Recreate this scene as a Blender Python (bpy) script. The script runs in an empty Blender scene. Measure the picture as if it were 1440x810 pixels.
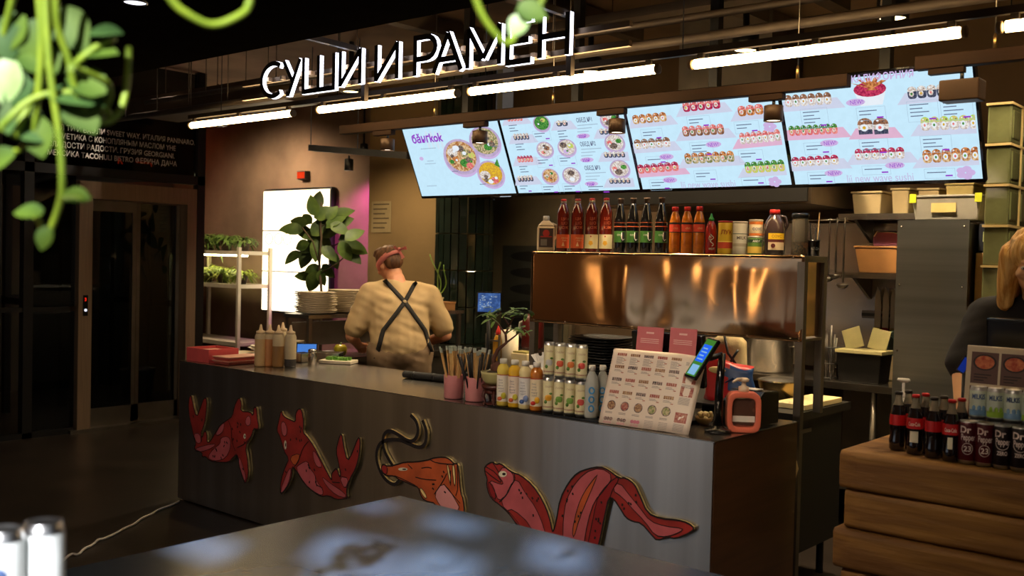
import bpy, bmesh, math, random
from mathutils import Vector, Matrix, noise as mnoise
random.seed(7)
SC = bpy.context.scene
COL = SC.collection
PI = math.pi
# ------------------------------------------------------------------ camera
CAM_LOC = Vector((1.962, -3.557, 1.6))
FPX, YAW, PITCH, ROLL = 1422.3, 0.705866, -0.0281047, 0.0245559
FW = Vector((-math.sin(YAW) * math.cos(PITCH), math.cos(YAW) * math.cos(PITCH), math.sin(PITCH)))
_r = FW.cross(Vector((0, 0, 1))).normalized()
_u = _r.cross(FW)
RT = math.cos(ROLL) * _r + math.sin(ROLL) * _u
UP = -math.sin(ROLL) * _r + math.cos(ROLL) * _u
cam = bpy.data.cameras.new('camera')
cam.sensor_width = 36
cam.lens = FPX * 36 / 1440
cam.clip_start = 0.05
cam.dof.use_dof = True
cam.dof.focus_distance = 5.2
cam.dof.aperture_fstop = 3.2
camo = bpy.data.objects.new('camera', cam)
COL.objects.link(camo)
m3 = Matrix((RT, UP, -FW)).transposed()
camo.matrix_world = Matrix.Translation(CAM_LOC) @ m3.to_4x4()
SC.camera = camo


def at(px, py, **k):
    """point of the photograph on a real plane of the room (x=, y= or z=) """
    d = FW * FPX + RT * (px - 720) - UP * (py - 405)
    (a, v), = k.items()
    if a == 'd':
        return CAM_LOC + d * (v / FPX)
    i = 'xyz'.index(a)
    return CAM_LOC + d * ((v - CAM_LOC[i]) / d[i])


# ------------------------------------------------------------------ world, exposure, daylight
SC.view_settings.view_transform = 'Standard'
SC.view_settings.look = 'None'
SC.view_settings.exposure = 0.0
SC.view_settings.gamma = 1.0
SC.view_settings.use_curve_mapping = False
w = bpy.data.worlds.new('world')
SC.world = w
w.use_nodes = True
bg = w.node_tree.nodes['Background']
bg.inputs[0].default_value = (0.80, 0.90, 1.0, 1)
bg.inputs[1].default_value = 0.68


def lamp(name, kind, loc, energy, color, direction=None, **k):
    l = bpy.data.lights.new(name, kind)
    l.energy = energy
    l.color = color
    for a, b in k.items():
        setattr(l, a, b)
    o = bpy.data.objects.new(name, l)
    COL.objects.link(o)
    o.location = loc
    if direction is not None:
        o.rotation_euler = Vector(direction).to_track_quat('-Z', 'Y').to_euler()
    return o


# daylight that comes through the shop windows behind the camera
SUN_DIR = Vector((-0.90, 1.30, -1.05)).normalized()
lamp('sun', 'SUN', (1, -9, 6), 15.0, (0.98, 0.98, 1.0), SUN_DIR, angle=math.radians(1.2))
SUN_DIR2 = SUN_DIR
SC.cycles.sample_clamp_indirect = 6.0
SC.cycles.max_bounces = 8
SC.cycles.caustics_reflective = False
SC.cycles.caustics_refractive = False


# ------------------------------------------------------------------ materials
def lin(c):
    return tuple(((x / 255) / 12.92 if x / 255 <= 0.04045 else ((x / 255 + 0.055) / 1.055) ** 2.4) for x in c[:3]) + (1,)


MATS = {}


def mat(name, c, rough=0.5, metal=0.0, var=0.12, vs=6.0, emit=None, es=0.0, bump=0.0, bs=40.0, trans=0.0, aniso=0.0, arot=0.0,
        coat=0.0, stretch=None, c2=None, spec=0.5, alpha=1.0):
    if name in MATS:
        return MATS[name]
    m = bpy.data.materials.new(name)
    m.use_nodes = True
    nt = m.node_tree
    b = nt.nodes['Principled BSDF']
    L = nt.links.new
    tc = nt.nodes.new('ShaderNodeTexCoord')
    mp = nt.nodes.new('ShaderNodeMapping')
    L(tc.outputs['Object'], mp.inputs[0])
    if stretch:
        mp.inputs['Scale'].default_value = stretch
    nz = nt.nodes.new('ShaderNodeTexNoise')
    nz.inputs['Scale'].default_value = vs
    nz.inputs['Detail'].default_value = 3
    L(mp.outputs[0], nz.inputs['Vector'])
    mx = nt.nodes.new('ShaderNodeMix')
    mx.data_type = 'RGBA'
    c = lin(c)
    if c2:
        a, d = c, lin(c2)
    else:
        a = tuple(min(1, x * (1 - var)) for x in c[:3]) + (1,)
        d = tuple(min(1, x * (1 + var)) for x in c[:3]) + (1,)
    mx.inputs[6].default_value = a
    mx.inputs[7].default_value = d
    rp = nt.nodes.new('ShaderNodeMapRange')
    rp.inputs[1].default_value = 0.35
    rp.inputs[2].default_value = 0.65
    L(nz.outputs[0], rp.inputs[0])
    L(rp.outputs[0], mx.inputs[0])
    L(mx.outputs[2], b.inputs['Base Color'])
    b.inputs['Roughness'].default_value = rough
    b.inputs['Metallic'].default_value = metal
    b.inputs['Specular IOR Level'].default_value = spec
    if trans:
        b.inputs['Transmission Weight'].default_value = trans
        b.inputs['IOR'].default_value = 1.2
    if coat:
        b.inputs['Coat Weight'].default_value = coat
    if aniso:
        b.inputs['Anisotropic'].default_value = aniso
        b.inputs['Anisotropic Rotation'].default_value = arot
    if emit:
        if emit is True:
            L(mx.outputs[2], b.inputs['Emission Color'])
        else:
            b.inputs['Emission Color'].default_value = lin(emit)
        b.inputs['Emission Strength'].default_value = es
    if bump:
        n2 = nt.nodes.new('ShaderNodeTexNoise')
        n2.inputs['Scale'].default_value = bs
        n2.inputs['Detail'].default_value = 2
        L(mp.outputs[0], n2.inputs['Vector'])
        bn = nt.nodes.new('ShaderNodeBump')
        bn.inputs['Strength'].default_value = bump
        bn.inputs['Distance'].default_value = 0.01
        L(n2.outputs[0], bn.inputs['Height'])
        L(bn.outputs[0], b.inputs['Normal'])
    MATS[name] = m
    return m


def glass(name, tint=(235, 245, 245), gl=0.10, rough=0.02):
    """thin pane: mostly clear with mirror reflection rising at grazing angles"""
    if name in MATS:
        return MATS[name]
    m = bpy.data.materials.new(name)
    m.use_nodes = True
    nt = m.node_tree
    nt.nodes.clear()
    out = nt.nodes.new('ShaderNodeOutputMaterial')
    tr = nt.nodes.new('ShaderNodeBsdfTransparent')
    tr.inputs[0].default_value = lin(tint)
    g = nt.nodes.new('ShaderNodeBsdfGlossy')
    g.inputs['Roughness'].default_value = rough
    g.inputs[0].default_value = (0.9, 0.95, 1, 1)
    lw = nt.nodes.new('ShaderNodeFresnel')
    nz = nt.nodes.new('ShaderNodeTexNoise')
    nz.inputs['Scale'].default_value = 1.5
    mr = nt.nodes.new('ShaderNodeMapRange')
    mr.inputs[3].default_value = 1.4
    mr.inputs[4].default_value = 1.4 + gl
    nt.links.new(nz.outputs[0], mr.inputs[0])
    nt.links.new(mr.outputs[0], lw.inputs[0])
    mx = nt.nodes.new('ShaderNodeMixShader')
    nt.links.new(lw.outputs[0], mx.inputs[0])
    nt.links.new(tr.outputs[0], mx.inputs[1])
    nt.links.new(g.outputs[0], mx.inputs[2])
    nt.links.new(mx.outputs[0], out.inputs[0])
    MATS[name] = m
    return m


def glow(name, c, s=1.0, c2=None, vs=30):
    """surface of a screen or lamp that gives off light, with a little procedural variation"""
    if name in MATS:
        return MATS[name]
    m = bpy.data.materials.new(name)
    m.use_nodes = True
    nt = m.node_tree
    nt.nodes.clear()
    out = nt.nodes.new('ShaderNodeOutputMaterial')
    e = nt.nodes.new('ShaderNodeEmission')
    e.inputs[1].default_value = s
    tc = nt.nodes.new('ShaderNodeTexCoord')
    nz = nt.nodes.new('ShaderNodeTexNoise')
    nz.inputs['Scale'].default_value = vs
    nz.inputs['Detail'].default_value = 3
    nt.links.new(tc.outputs['Object'], nz.inputs[0])
    rp = nt.nodes.new('ShaderNodeMapRange')
    rp.inputs[1].default_value = 0.4
    rp.inputs[2].default_value = 0.6
    nt.links.new(nz.outputs[0], rp.inputs[0])
    mx = nt.nodes.new('ShaderNodeMix')
    mx.data_type = 'RGBA'
    a = lin(c)
    mx.inputs[6].default_value = a
    mx.inputs[7].default_value = lin(c2) if c2 else tuple(x * 0.97 for x in a[:3]) + (1,)
    nt.links.new(rp.outputs[0], mx.inputs[0])
    nt.links.new(mx.outputs[2], e.inputs[0])
    nt.links.new(e.outputs[0], out.inputs[0])
    MATS[name] = m
    return m


# ------------------------------------------------------------------ mesh builder
class MB:
    def __init__(s):
        s.v, s.f, s.m, s.sm = [], [], [], []

    def add(s, vs, fs, m=0, smooth=False):
        o = len(s.v)
        s.v += [tuple(x) for x in vs]
        for i, f in enumerate(fs):
            s.f.append(tuple(o + q for q in f))
            s.m.append(m[i] if isinstance(m, (list, tuple)) else m)
            s.sm.append(smooth)
        return s

    def box(s, x0, x1, y0, y1, z0, z1, m=0, M=None):
        vs = [(x, y, z) for z in (z0, z1) for y in (y0, y1) for x in (x0, x1)]
        if M is not None:
            vs = [tuple(M @ Vector(v)) for v in vs]
        return s.add(vs, [(0, 2, 3, 1), (4, 5, 7, 6), (0, 1, 5, 4), (2, 6, 7, 3), (0, 4, 6, 2), (1, 3, 7, 5)], m)

    def frus(s, c, b, t, z0, z1, m=0):
        """tapered box: bottom half sizes b, top half sizes t"""
        vs = []
        for z, (hx, hy) in ((z0, b), (z1, t)):
            vs += [(c[0] - hx, c[1] - hy, z), (c[0] + hx, c[1] - hy, z), (c[0] + hx, c[1] + hy, z), (c[0] - hx, c[1] + hy, z)]
        return s.add(vs, [(3, 2, 1, 0), (4, 5, 6, 7), (0, 1, 5, 4), (1, 2, 6, 5), (2, 3, 7, 6), (3, 0, 4, 7)], m)

    def lathe(s, prof, n=20, c=(0, 0, 0), m=0, M=None, cap=True, a0=0.0, a1=None, sx=1.0, sy=1.0):
        """prof: list of (r, z) bottom to top; m may be one index per segment"""
        full = a1 is None
        a1_ = a0 + 2 * PI if full else a1
        k = n if full else n + 1
        vs = []
        for r, z in prof:
            for i in range(k):
                a = a0 + (a1_ - a0) * i / n
                v = Vector((c[0] + r * math.cos(a) * sx, c[1] + r * math.sin(a) * sy, c[2] + z))
                vs.append(tuple(M @ v) if M is not None else tuple(v))
        fs, ms = [], []
        for j in range(len(prof) - 1):
            for i in range(n):
                i2 = (i + 1) % k
                fs.append((j * k + i, j * k + i2, (j + 1) * k + i2, (j + 1) * k + i))
                ms.append(m[j] if isinstance(m, (list, tuple)) else m)
        s.add(vs, fs, ms, True)
        if cap and full:
            o = len(s.v) - len(vs)
            if prof[0][0] > 1e-5:
                s.f.append(tuple(o + i for i in reversed(range(k)))); s.m.append(ms[0]); s.sm.append(False)
            if prof[-1][0] > 1e-5:
                s.f.append(tuple(o + (len(prof) - 1) * k + i for i in range(k))); s.m.append(ms[-1]); s.sm.append(False)
        return s

    def tube(s, pts, r, n=8, m=0, cap=True):
        pts = [Vector(p) for p in pts]
        rs = r if isinstance(r, (list, tuple)) else [r] * len(pts)
        vs = []
        prev = None
        for i, p in enumerate(pts):
            t = (pts[min(i + 1, len(pts) - 1)] - pts[max(i - 1, 0)])
            t = t.normalized() if t.length > 1e-9 else Vector((0, 0, 1))
            if prev is None:
                a = Vector((0, 0, 1)) if abs(t.z) < 0.9 else Vector((1, 0, 0))
                e1 = t.cross(a).normalized()
            else:
                e1 = (prev - t * prev.dot(t)).normalized()
            prev = e1
            e2 = t.cross(e1)
            for k in range(n):
                q = 2 * PI * k / n
                vs.append(tuple(p + (e1 * math.cos(q) + e2 * math.sin(q)) * rs[i]))
        fs = []
        for j in range(len(pts) - 1):
            for k in range(n):
                k2 = (k + 1) % n
                fs.append((j * n + k, j * n + k2, (j + 1) * n + k2, (j + 1) * n + k))
        s.add(vs, fs, m, True)
        if cap:
            o = len(s.v) - len(vs)
            s.f.append(tuple(o + k for k in reversed(range(n)))); s.m.append(m); s.sm.append(False)
            s.f.append(tuple(o + (len(pts) - 1) * n + k for k in range(n))); s.m.append(m); s.sm.append(False)
        return s

    def rod(s, a, b, r, n=8, m=0, r2=None):
        return s.tube([a, b], [r, r if r2 is None else r2], n, m)

    def bar(s, a, b, w, h, m=0):
        """rectangular bar from a to b; w across (horizontal), h in the other direction"""
        a, b = Vector(a), Vector(b)
        t = (b - a).normalized()
        z = Vector((0, 0, 1)) if abs(t.z) < 0.95 else Vector((0, 1, 0))
        e1 = t.cross(z).normalized() * (w / 2)
        e2 = e1.cross(t).normalized() * (h / 2)
        vs = [p + sx * e1 + sy * e2 for p in (a, b) for sx, sy in ((-1, -1), (1, -1), (1, 1), (-1, 1))]
        return s.add(vs, [(3, 2, 1, 0), (4, 5, 6, 7), (0, 1, 5, 4), (1, 2, 6, 5), (2, 3, 7, 6), (3, 0, 4, 7)], m)

    def ball(s, c, r, m=0, n=14, k=8, M=None):
        rx, ry, rz = r if isinstance(r, (tuple, list)) else (r, r, r)
        vs = [(0, 0, -1)]
        for j in range(1, k):
            a = -PI / 2 + PI * j / k
            for i in range(n):
                b = 2 * PI * i / n
                vs.append((math.cos(a) * math.cos(b), math.cos(a) * math.sin(b), math.sin(a)))
        vs.append((0, 0, 1))
        out = []
        for v in vs:
            p = Vector((v[0] * rx, v[1] * ry, v[2] * rz))
            if M is not None:
                p = M @ p
            out.append(p + Vector(c))
        fs = [(0, 1 + (i + 1) % n, 1 + i) for i in range(n)]
        for j in range(k - 2):
            for i in range(n):
                i2 = (i + 1) % n
                fs.append((1 + j * n + i, 1 + j * n + i2, 1 + (j + 1) * n + i2, 1 + (j + 1) * n + i))
        t = len(vs) - 1
        b0 = 1 + (k - 2) * n
        fs += [(t, b0 + i, b0 + (i + 1) % n) for i in range(n)]
        return s.add(out, fs, m, True)

    def cap_sule(s, a, b, r1, r2, m=0, n=14):
        """rounded limb from a (radius r1) to b (radius r2)"""
        a, b = Vector(a), Vector(b)
        d = (b - a).length
        M = Matrix.Translation(a) @ (b - a).to_track_quat('Z', 'Y').to_matrix().to_4x4()
        pr = [(r1 * math.sin(q), -r1 * math.cos(q)) for q in (0.02, 0.5, 1.0, PI / 2)]
        pr += [(r2 * math.cos(q), d + r2 * math.sin(q)) for q in (0, 0.55, 1.05, PI / 2 - 0.02)]
        return s.lathe(pr, n, m=m, M=M)

    def poly(s, pts, n_off, m=0, m_side=None):
        """extrude a planar polygon (3d points) by the vector n_off; first cap is the given polygon"""
        n_off = Vector(n_off)
        k = len(pts)
        a = [Vector(p) for p in pts]
        b = [p + n_off for p in a]
        s.add(a + b, [tuple(range(k)), tuple(reversed(range(k, 2 * k)))] + [(i, i + k, (i + 1) % k + k, (i + 1) % k) for i in range(k)],
              [m, m] + [m if m_side is None else m_side] * k)
        return s

    def flat(s, pts, m=0):
        return s.add(pts, [tuple(range(len(pts)))], m)

    def build(s, name, mats, parent=None, world=False, bevel=0.0, seg=2, data_only=False, auto=False):
        me = bpy.data.meshes.new(name)
        vs = s.v
        if world and parent is not None:
            o, q = Vector((0, 0, 0)), parent
            while q is not None:
                o = o + Vector(q.location)
                q = q.parent
            vs = [(x - o[0], y - o[1], z - o[2]) for x, y, z in vs]
        me.from_pydata(vs, [], s.f)
        for mm in (mats if isinstance(mats, (list, tuple)) else [mats]):
            me.materials.append(mm)
        me.polygons.foreach_set('material_index', s.m)
        me.polygons.foreach_set('use_smooth', s.sm)
        me.update()
        ob = bpy.data.objects.new(name, me)
        COL.objects.link(ob)
        if parent is not None:
            ob.parent = parent
        if bevel:
            bv = ob.modifiers.new('bevel', 'BEVEL')
            bv.width = bevel
            bv.segments = seg
            bv.limit_method = 'ANGLE'
        return ob


def tag(o, label, cat, group=None, kind=None):
    o['label'] = label
    o['category'] = cat
    if group:
        o['group'] = group
    if kind:
        o['kind'] = kind
    return o


def thing(name, label, cat, loc=(0, 0, 0), rotz=0.0, group=None):
    o = bpy.data.objects.new(name, None)
    COL.objects.link(o)
    o.empty_display_size = 0.05
    o.location = loc
    o.rotation_euler = (0, 0, rotz)
    return tag(o, label, cat, group)


def struct(name, mb, mats, parent=None, label=None, bevel=0):
    o = mb.build(name, mats, parent, bevel=bevel)
    if parent is None:
        o['kind'] = 'structure'
    if label:
        o['label'] = label
    return o


def dup(root, loc, rotz=None, label=None, group=None, scale=None):
    r = root.copy()
    COL.objects.link(r)
    r.location = loc
    if rotz is not None:
        r.rotation_euler = (0, 0, rotz)
    if label:
        r['label'] = label
    if group:
        r['group'] = group
    if scale:
        r.scale = scale
    for ch in list(root.children):
        c = ch.copy()
        COL.objects.link(c)
        c.parent = r
        for g in ch.children:
            d = g.copy()
            COL.objects.link(d)
            d.parent = c
    return r


_tc = {}
TMP = bpy.data.scenes.new('bake')


def bake(o):
    """evaluated mesh of one object, worked out in an otherwise empty scene"""
    TMP.collection.objects.link(o)
    vl = TMP.view_layers[0]
    vl.update()
    dg = vl.depsgraph
    dg.update()
    me = bpy.data.meshes.new_from_object(o.evaluated_get(dg))
    TMP.collection.objects.unlink(o)
    return me



def text_geo(s, size=1.0, xs=1.0, bold=0.0):
    """flat letters of the built-in face: (verts2d, faces, width, height)"""
    key = (s, bold)
    if key not in _tc:
        c = bpy.data.curves.new('lettering', 'FONT')
        c.body = s
        c.size = 1
        c.resolution_u = 3
        c.offset = bold
        o = bpy.data.objects.new('lettering', c)
        me = bake(o)
        _tc[key] = ([(v.co.x, v.co.y) for v in me.vertices], [tuple(p.vertices) for p in me.polygons])
        bpy.data.objects.remove(o)
        bpy.data.curves.remove(c)
        bpy.data.meshes.remove(me)
    vs, fs = _tc[key]
    x0 = min(v[0] for v in vs); x1 = max(v[0] for v in vs)
    return [((x - x0) * size * xs, y * size) for x, y in vs], fs, (x1 - x0) * size * xs


def put_text(mb, s, O, U, V, size, m=0, width=None, centre=False, bold=0.0, hug=None):
    """letters on the plane O + u U + v V (U, V unit vectors)"""
    vs, fs, wd = text_geo(s, size, bold=bold)
    k = 1.0
    if width:
        k = width / wd
        wd = width
    O, U, V = Vector(O), Vector(U), Vector(V)
    off = -wd / 2 if centre else 0
    mb.add([O + U * (x * k + off) + V * y for x, y in vs], fs, m)


def wrap_text(mb, s, R, ang, z, size, m=0, width=None, bold=0.0, c=(0, 0)):
    """letters wrapped round a cylinder of radius R about the z axis; ang is the direction of their middle"""
    vs, fs, wd = text_geo(s, size, bold=bold)
    k = width / wd if width else 1
    wd *= k
    out = []
    for x, y in vs:
        a = ang + (x * k - wd / 2) / R
        out.append((c[0] + R * math.cos(a), c[1] + R * math.sin(a), z + y))
    mb.add(out, fs, m)


ORD = ['first', 'second', 'third', 'fourth', 'fifth', 'sixth', 'seventh', 'eighth', 'ninth', 'tenth', 'eleventh', 'twelfth', 'thirteenth',
       'fourteenth', 'fifteenth', 'sixteenth', 'seventeenth', 'eighteenth', 'nineteenth', 'twentieth']
VIEW = math.atan2(-FW.y, -FW.x)          # direction from the counter towards the hall


def face(x, y):
    return math.atan2(CAM_LOC.y - y, CAM_LOC.x - x)


# ================================================================== structure
M_floor = mat('floor_concrete', (42, 35, 30), 0.34, var=0.25, vs=2.5, bump=0.05, bs=30)
M_ceil = mat('ceiling_concrete', (140, 116, 94), 0.85, var=0.2, vs=2, bump=0.2, bs=12)
M_dark = mat('dark_paint', (20, 18, 17), 0.6, var=0.2)
M_black = mat('black_metal', (16, 16, 17), 0.4, var=0.2)
M_blackgloss = mat('black_plastic', (14, 14, 15), 0.22, var=0.15)
M_conc = mat('wall_concrete', (120, 98, 80), 0.9, var=0.22, vs=1.8, bump=0.3, bs=15)
M_must = mat('ochre_plaster', (134, 110, 72), 0.9, var=0.1, vs=1.5, bump=0.15, bs=20)
M_brownwall = mat('brown_wall', (92, 72, 50), 0.8, var=0.12, vs=2)
M_steel = mat('brushed_steel', (172, 168, 162), 0.30, 1.0, var=0.10, vs=3, stretch=(60, 60, 0.6), aniso=0.5, bump=0.02, bs=20)
M_steelh = mat('satin_steel', (178, 172, 164), 0.26, 1.0, var=0.08, vs=4, stretch=(0.8, 40, 40))
M_steeld = mat('dull_steel', (128, 122, 114), 0.4, 1.0, var=0.12, vs=5)
M_white = mat('white_plastic', (225, 220, 210), 0.45, var=0.05)
M_brownrail = mat('brown_rail', (40, 24, 13), 0.7, var=0.12, vs=8, stretch=(0.4, 6, 6), spec=0.15)
M_pane = glass('clear_pane')
M_darkpane = glass('smoked_pane', (120, 128, 130), 0.15)

f = MB()
f.box(-13, 7, -9, 6, -0.1, 0)
floor = struct('floor', f, M_floor)
f = MB()
f.box(-13, 7, -2.5, 6, 3.3, 3.45)
struct('ceiling', f, M_ceil)
f = MB()
f.box(-13, 7, -5.25, -2.3, 5.0, 5.15)
struct('ceiling_atrium', f, M_ceil)
f = MB()      # dropped dark bulkhead in front of the sign
f.box(-13, 7, -2.3, -0.25, 2.715, 3.3)
struct('trim_1', f, mat('bulkhead_paint', (20, 17, 15), 1.0, spec=0.0), label='dark dropped bulkhead under the ceiling')
f = MB()
f.box(-3.75, 3.4, 3.1, 3.25, 0, 3.3)
struct('wall_back', f, M_brownwall)
f = MB()
f.box(-5.02, -4.05, 2.6, 3.3, 0, 3.3)
struct('wall_ochre', f, M_must)
f = MB()
f.box(-13, -4.9, 3.35, 3.5, 0, 3.3)
struct('wall_concrete', f, M_conc)
f = MB()
f.box(-13.0, -12.85, -9, 3.5, 0, 3.3)
struct('wall_left', f, M_dark)
f = MB()
f.box(3.4, 3.55, -2.0, 3.25, 0, 3.3)
struct('wall_right', f, mat('wall_right_paint', (70, 58, 48), 0.8))

# unseen wall behind the viewer; openings shaped to drop sun on table and plants
WY = -5.2
wall_holes = []


def sun_hole(px, py, hx, hy):
    p = at(px, py, z=0.75)
    t = (WY - p.y) / SUN_DIR.y
    q = p + SUN_DIR * t
    wall_holes.append((q.x - hx, q.x + hx, q.z - hy, q.z + hy))


sun_hole(295, 768, 0.13, 0.075)
sun_hole(530, 797, 0.13, 0.08)
sun_hole(640, 737, 0.11, 0.05)
sun_hole(795, 775, 0.10, 0.045)
sun_hole(530, 711, 0.08, 0.04)
wall_holes.append((-4.7, -2.6, 0.05, 1.2))  # low openings added for the daylight that the steel front reflects
wall_holes.append((-2.4, -0.6, 0.05, 1.2))
for px, py, d, hx, hy in ((30, 80, 1.25, 0.14, 0.10), (120, 130, 1.25, 0.09, 0.12), (60, 250, 1.3, 0.06, 0.12), (300, 25, 1.1, 0.12, 0.10), (715, 30, 1.2, 0.10, 0.10), (30, 790, 1.33, 0.12, 0.09)):
    p = at(px, py, d=d)
    q = p + SUN_DIR * ((WY - p.y) / SUN_DIR.y)
    wall_holes.append((q.x - hx, q.x + hx, q.z - hy, q.z + hy))
xs = sorted(set([-13.0, 7.0] + [v for q in wall_holes for v in q[:2]]))
zs = sorted(set([0.0, 5.0] + [v for q in wall_holes for v in q[2:]]))
f = MB()
for i in range(len(xs) - 1):
    for j in range(len(zs) - 1):
        cx, cz = (xs[i] + xs[i + 1]) / 2, (zs[j] + zs[j + 1]) / 2
        if any(a < cx < b and c < cz < d for a, b, c, d in wall_holes):
            continue
        f.box(xs[i], xs[i + 1], WY - 0.02, WY, zs[j], zs[j + 1])
struct('wall_front', f, mat('hall_wall', (128, 96, 70), 0.8, var=0.2, vs=1.5), label='unseen wall behind the viewer with openings shaped to cast sun patches')

# ------------------------------------------------------------------ glass lift and partition (plane X = -6.6)
XE = -6.6
f = MB()
for y in (1.86, -0.02, 0.24, -1.5):
    f.box(XE - 0.06, XE + 0.02, y - 0.035, y + 0.045, 0, 3.3)
f.box(XE - 0.06, XE + 0.02, -3, 1.9, 2.235, 2.315)
f.box(XE - 0.05, XE + 0.01, -3, 0.6, 1.06, 1.10)
f.box(XE - 0.07, XE + 0.02, -3, 0.64, 0, 0.045)
wl = struct('wall_glazed', f, M_black, label='black framed glazed partition beside the lift')
for i, (y0, y1, z0, z1) in enumerate(((0.29, 0.66, 0.05, 1.06), (0.29, 0.66, 1.1, 2.23), (-1.45, -0.06, 0.05, 1.06), (-1.45, -0.06, 1.1, 2.23),
                                      (0.29, 1.82, 2.32, 3.28), (-1.45, 0.2, 2.32, 3.28))):
    g = MB()
    g.box(XE - 0.025, XE - 0.017, y0, y1, z0, z1)
    g.build('pane', M_darkpane, wl)
f = MB()
M_print = mat('vinyl_print', (215, 212, 205), 0.7)
lines = ['БАБЛ ТИ И ВАФЛИ SWEET WAY. ИТАЛИЯ PANINARO.', 'КОСМЕТИКА С КОНОПЛЯНЫМ МАСЛОМ YHE', 'СЛАДОСТИ РАДОСТИ. ГРУЗИЯ GEORGIANI.', 'МЕКСИКА TACOHULI BISTRO ФЕРИНА ДАЧА']
wds = [1.40, 1.20, 1.19, 1.215]
for i, (t, wd) in enumerate(zip(lines, wds)):
    put_text(f, t, (XE - 0.012, 0.405, 2.612 - i * 0.073), (0, 1, 0), (0, 0, 1), 0.066, width=wd, bold=0.008)
f.build('lettering', M_print, wl)['kind'] = 'stuff'
f = MB()
put_text(f, 'РОВЕН', (XE - 0.012, 0.56, 2.69), (0, 1, 0), (0, 0, 1), 0.066, bold=0.008)
f.build('lettering', mat('green_vinyl', (30, 90, 60), 0.6), wl)

lift = thing('elevator', 'steel framed glass lift with sliding doors beside the counter', 'elevator', (XE, 1.24, 0))
M_liftst = mat('lift_steel', (150, 128, 106), 0.4, 0.55, var=0.1, stretch=(20, 20, 0.5))
f = MB()
f.box(XE - 0.10, XE + 0.05, 0.66, 0.78, 0, 2.19)
f.build('jamb', M_liftst, lift, True)
f = MB()
f.box(XE - 0.10, XE + 0.05, 1.70, 1.80, 0, 2.19)
f.build('jamb', M_liftst, lift, True)
f = MB()
f.box(XE - 0.10, XE + 0.05, 0.78, 1.70, 2.04, 2.19)
f.build('lintel', M_liftst, lift, True)
f = MB()
f.box(XE - 0.12, XE + 0.06, 0.60, 1.95, 0.0, 0.03)
f.build('sill', M_steeld, lift, True)
for y0, y1, x, hz in ((0.785, 1.235, XE - 0.045, 1.94), (1.26, 1.695, XE - 0.085, 2.03)):
    d = MB()
    d.box(x - 0.015, x + 0.015, y1 - 0.035, y1, 0.04, hz)
    d.box(x - 0.015, x + 0.015, y0, y0 + 0.035, 0.04, hz)
    d.box(x - 0.015, x + 0.015, y0, y1, hz, 2.035)
    d.box(x - 0.015, x + 0.015, y0, y1, 0.03, 0.19)
    db = d.build('door', M_steeld, lift, True)
    g = MB()
    g.box(x - 0.004, x + 0.004, y0 + 0.035 - 0, y1 - 0.035, 0.19, hz)
    g.build('pane', M_darkpane, db, True)
f = MB()
f.box(XE + 0.05, XE + 0.056, 0.70, 0.742, 1.02, 1.20)
cp = f.build('call_panel', M_blackgloss, lift, True)
f = MB()
put_text(f, '3', (XE + 0.0575, 0.712, 1.15), (0, 1, 0), (0, 0, 1), 0.04)
f.build('floor_number', glow('red_digit', (255, 40, 20), 1.5), cp, True)
f = MB()
f.lathe([(0.012, 0), (0.012, 0.006)], 12, M=Matrix.Translation((XE + 0.056, 0.721, 1.07)) @ Matrix.Rotation(PI / 2, 4, 'Y'))
f.build('call_button', glow('button_light', (230, 235, 255), 1.2), cp, True)
f = MB()   # car inside the shaft: dark frame and back glass
for y in (0.7, 1.25, 1.8):
    f.box(-8.1, -8.03, y - 0.03, y + 0.03, 0, 3.3)
f.box(-8.1, -8.04, 0.66, 1.82, 1.06, 1.14)
f.box(-8.1, -8.04, 0.66, 1.82, 2.2, 2.3)
f.box(-8.1, XE - 0.15, 0.66, 0.70, 1.06, 1.12)
f.box(-8.1, XE - 0.15, 1.78, 1.82, 1.06, 1.12)
f.box(-7.35, -7.30, 1.76, 1.82, 0, 2.2)
f.box(-8.1, XE - 0.14, 0.64, 1.84, 2.3, 2.38)
f.build('shaft_frame', M_black, lift, True)
f = MB()
f.box(-6.75, -6.72, 1.30, 1.34, 0.05, 2.02)
f.build('car_edge', M_liftst, lift, True)

f = MB()   # dark lobby behind the glass
f.box(-9.6, -9.5, -3, 3.3, 0, 3.3)
struct('wall_lobby', f, mat('lobby_wall', (48, 40, 34), 0.7, var=0.4, vs=1.2))

# red neon sign glimpsed through the upper glass
f = MB()
f.tube([(-7.9, 1.72, 2.42), (-7.9, 1.74, 2.55), (-7.9, 1.79, 2.45), (-7.9, 1.84, 2.44)], 0.008, 6)
f.tube([(-7.9, 1.92, 2.52), (-7.9, 2.10, 2.52), (-7.9, 2.10, 2.43)], 0.006, 6)
nb = f.build('neon_sign', glow('red_neon', (255, 60, 20), 3.0))
tag(nb, 'small red neon sign glowing behind the lift glass', 'neon sign')

# ------------------------------------------------------------------ lamps over the counter
GLOW_TUBE = glow('tube_glow', (255, 214, 150), 30.0)
YL, ZL = 0.5, 2.51
rail = thing('light_rail', 'long dark ceiling rail carrying the glowing tubes', 'rail', (-1.9, YL, ZL))
f = MB()
f.box(-4.6, 2.2, YL - 0.012, YL + 0.012, ZL + 0.045, ZL + 0.075)
f.build('channel', mat('rail_metal', (46, 38, 32), 0.5, 0.6), rail, True)
for x in (-4.2, -2.95, -1.72, -0.5, 0.9):
    f = MB(); f.rod((x, YL, ZL + 0.05), (x, YL, 3.3), 0.003, 5); f.build('wire', M_black, rail, True)
tubes = [(-4.585, -3.39), (-3.137, -1.927), (-1.842, -0.631), (-0.452, 0.74), (0.865, 2.07)]
tl = ['fixed over the far end of the counter, next to the lift', 'under the first word of the sign', 'under the last word of the sign', 'above the two screens at the till', 'cut off by the picture edge']
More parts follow.
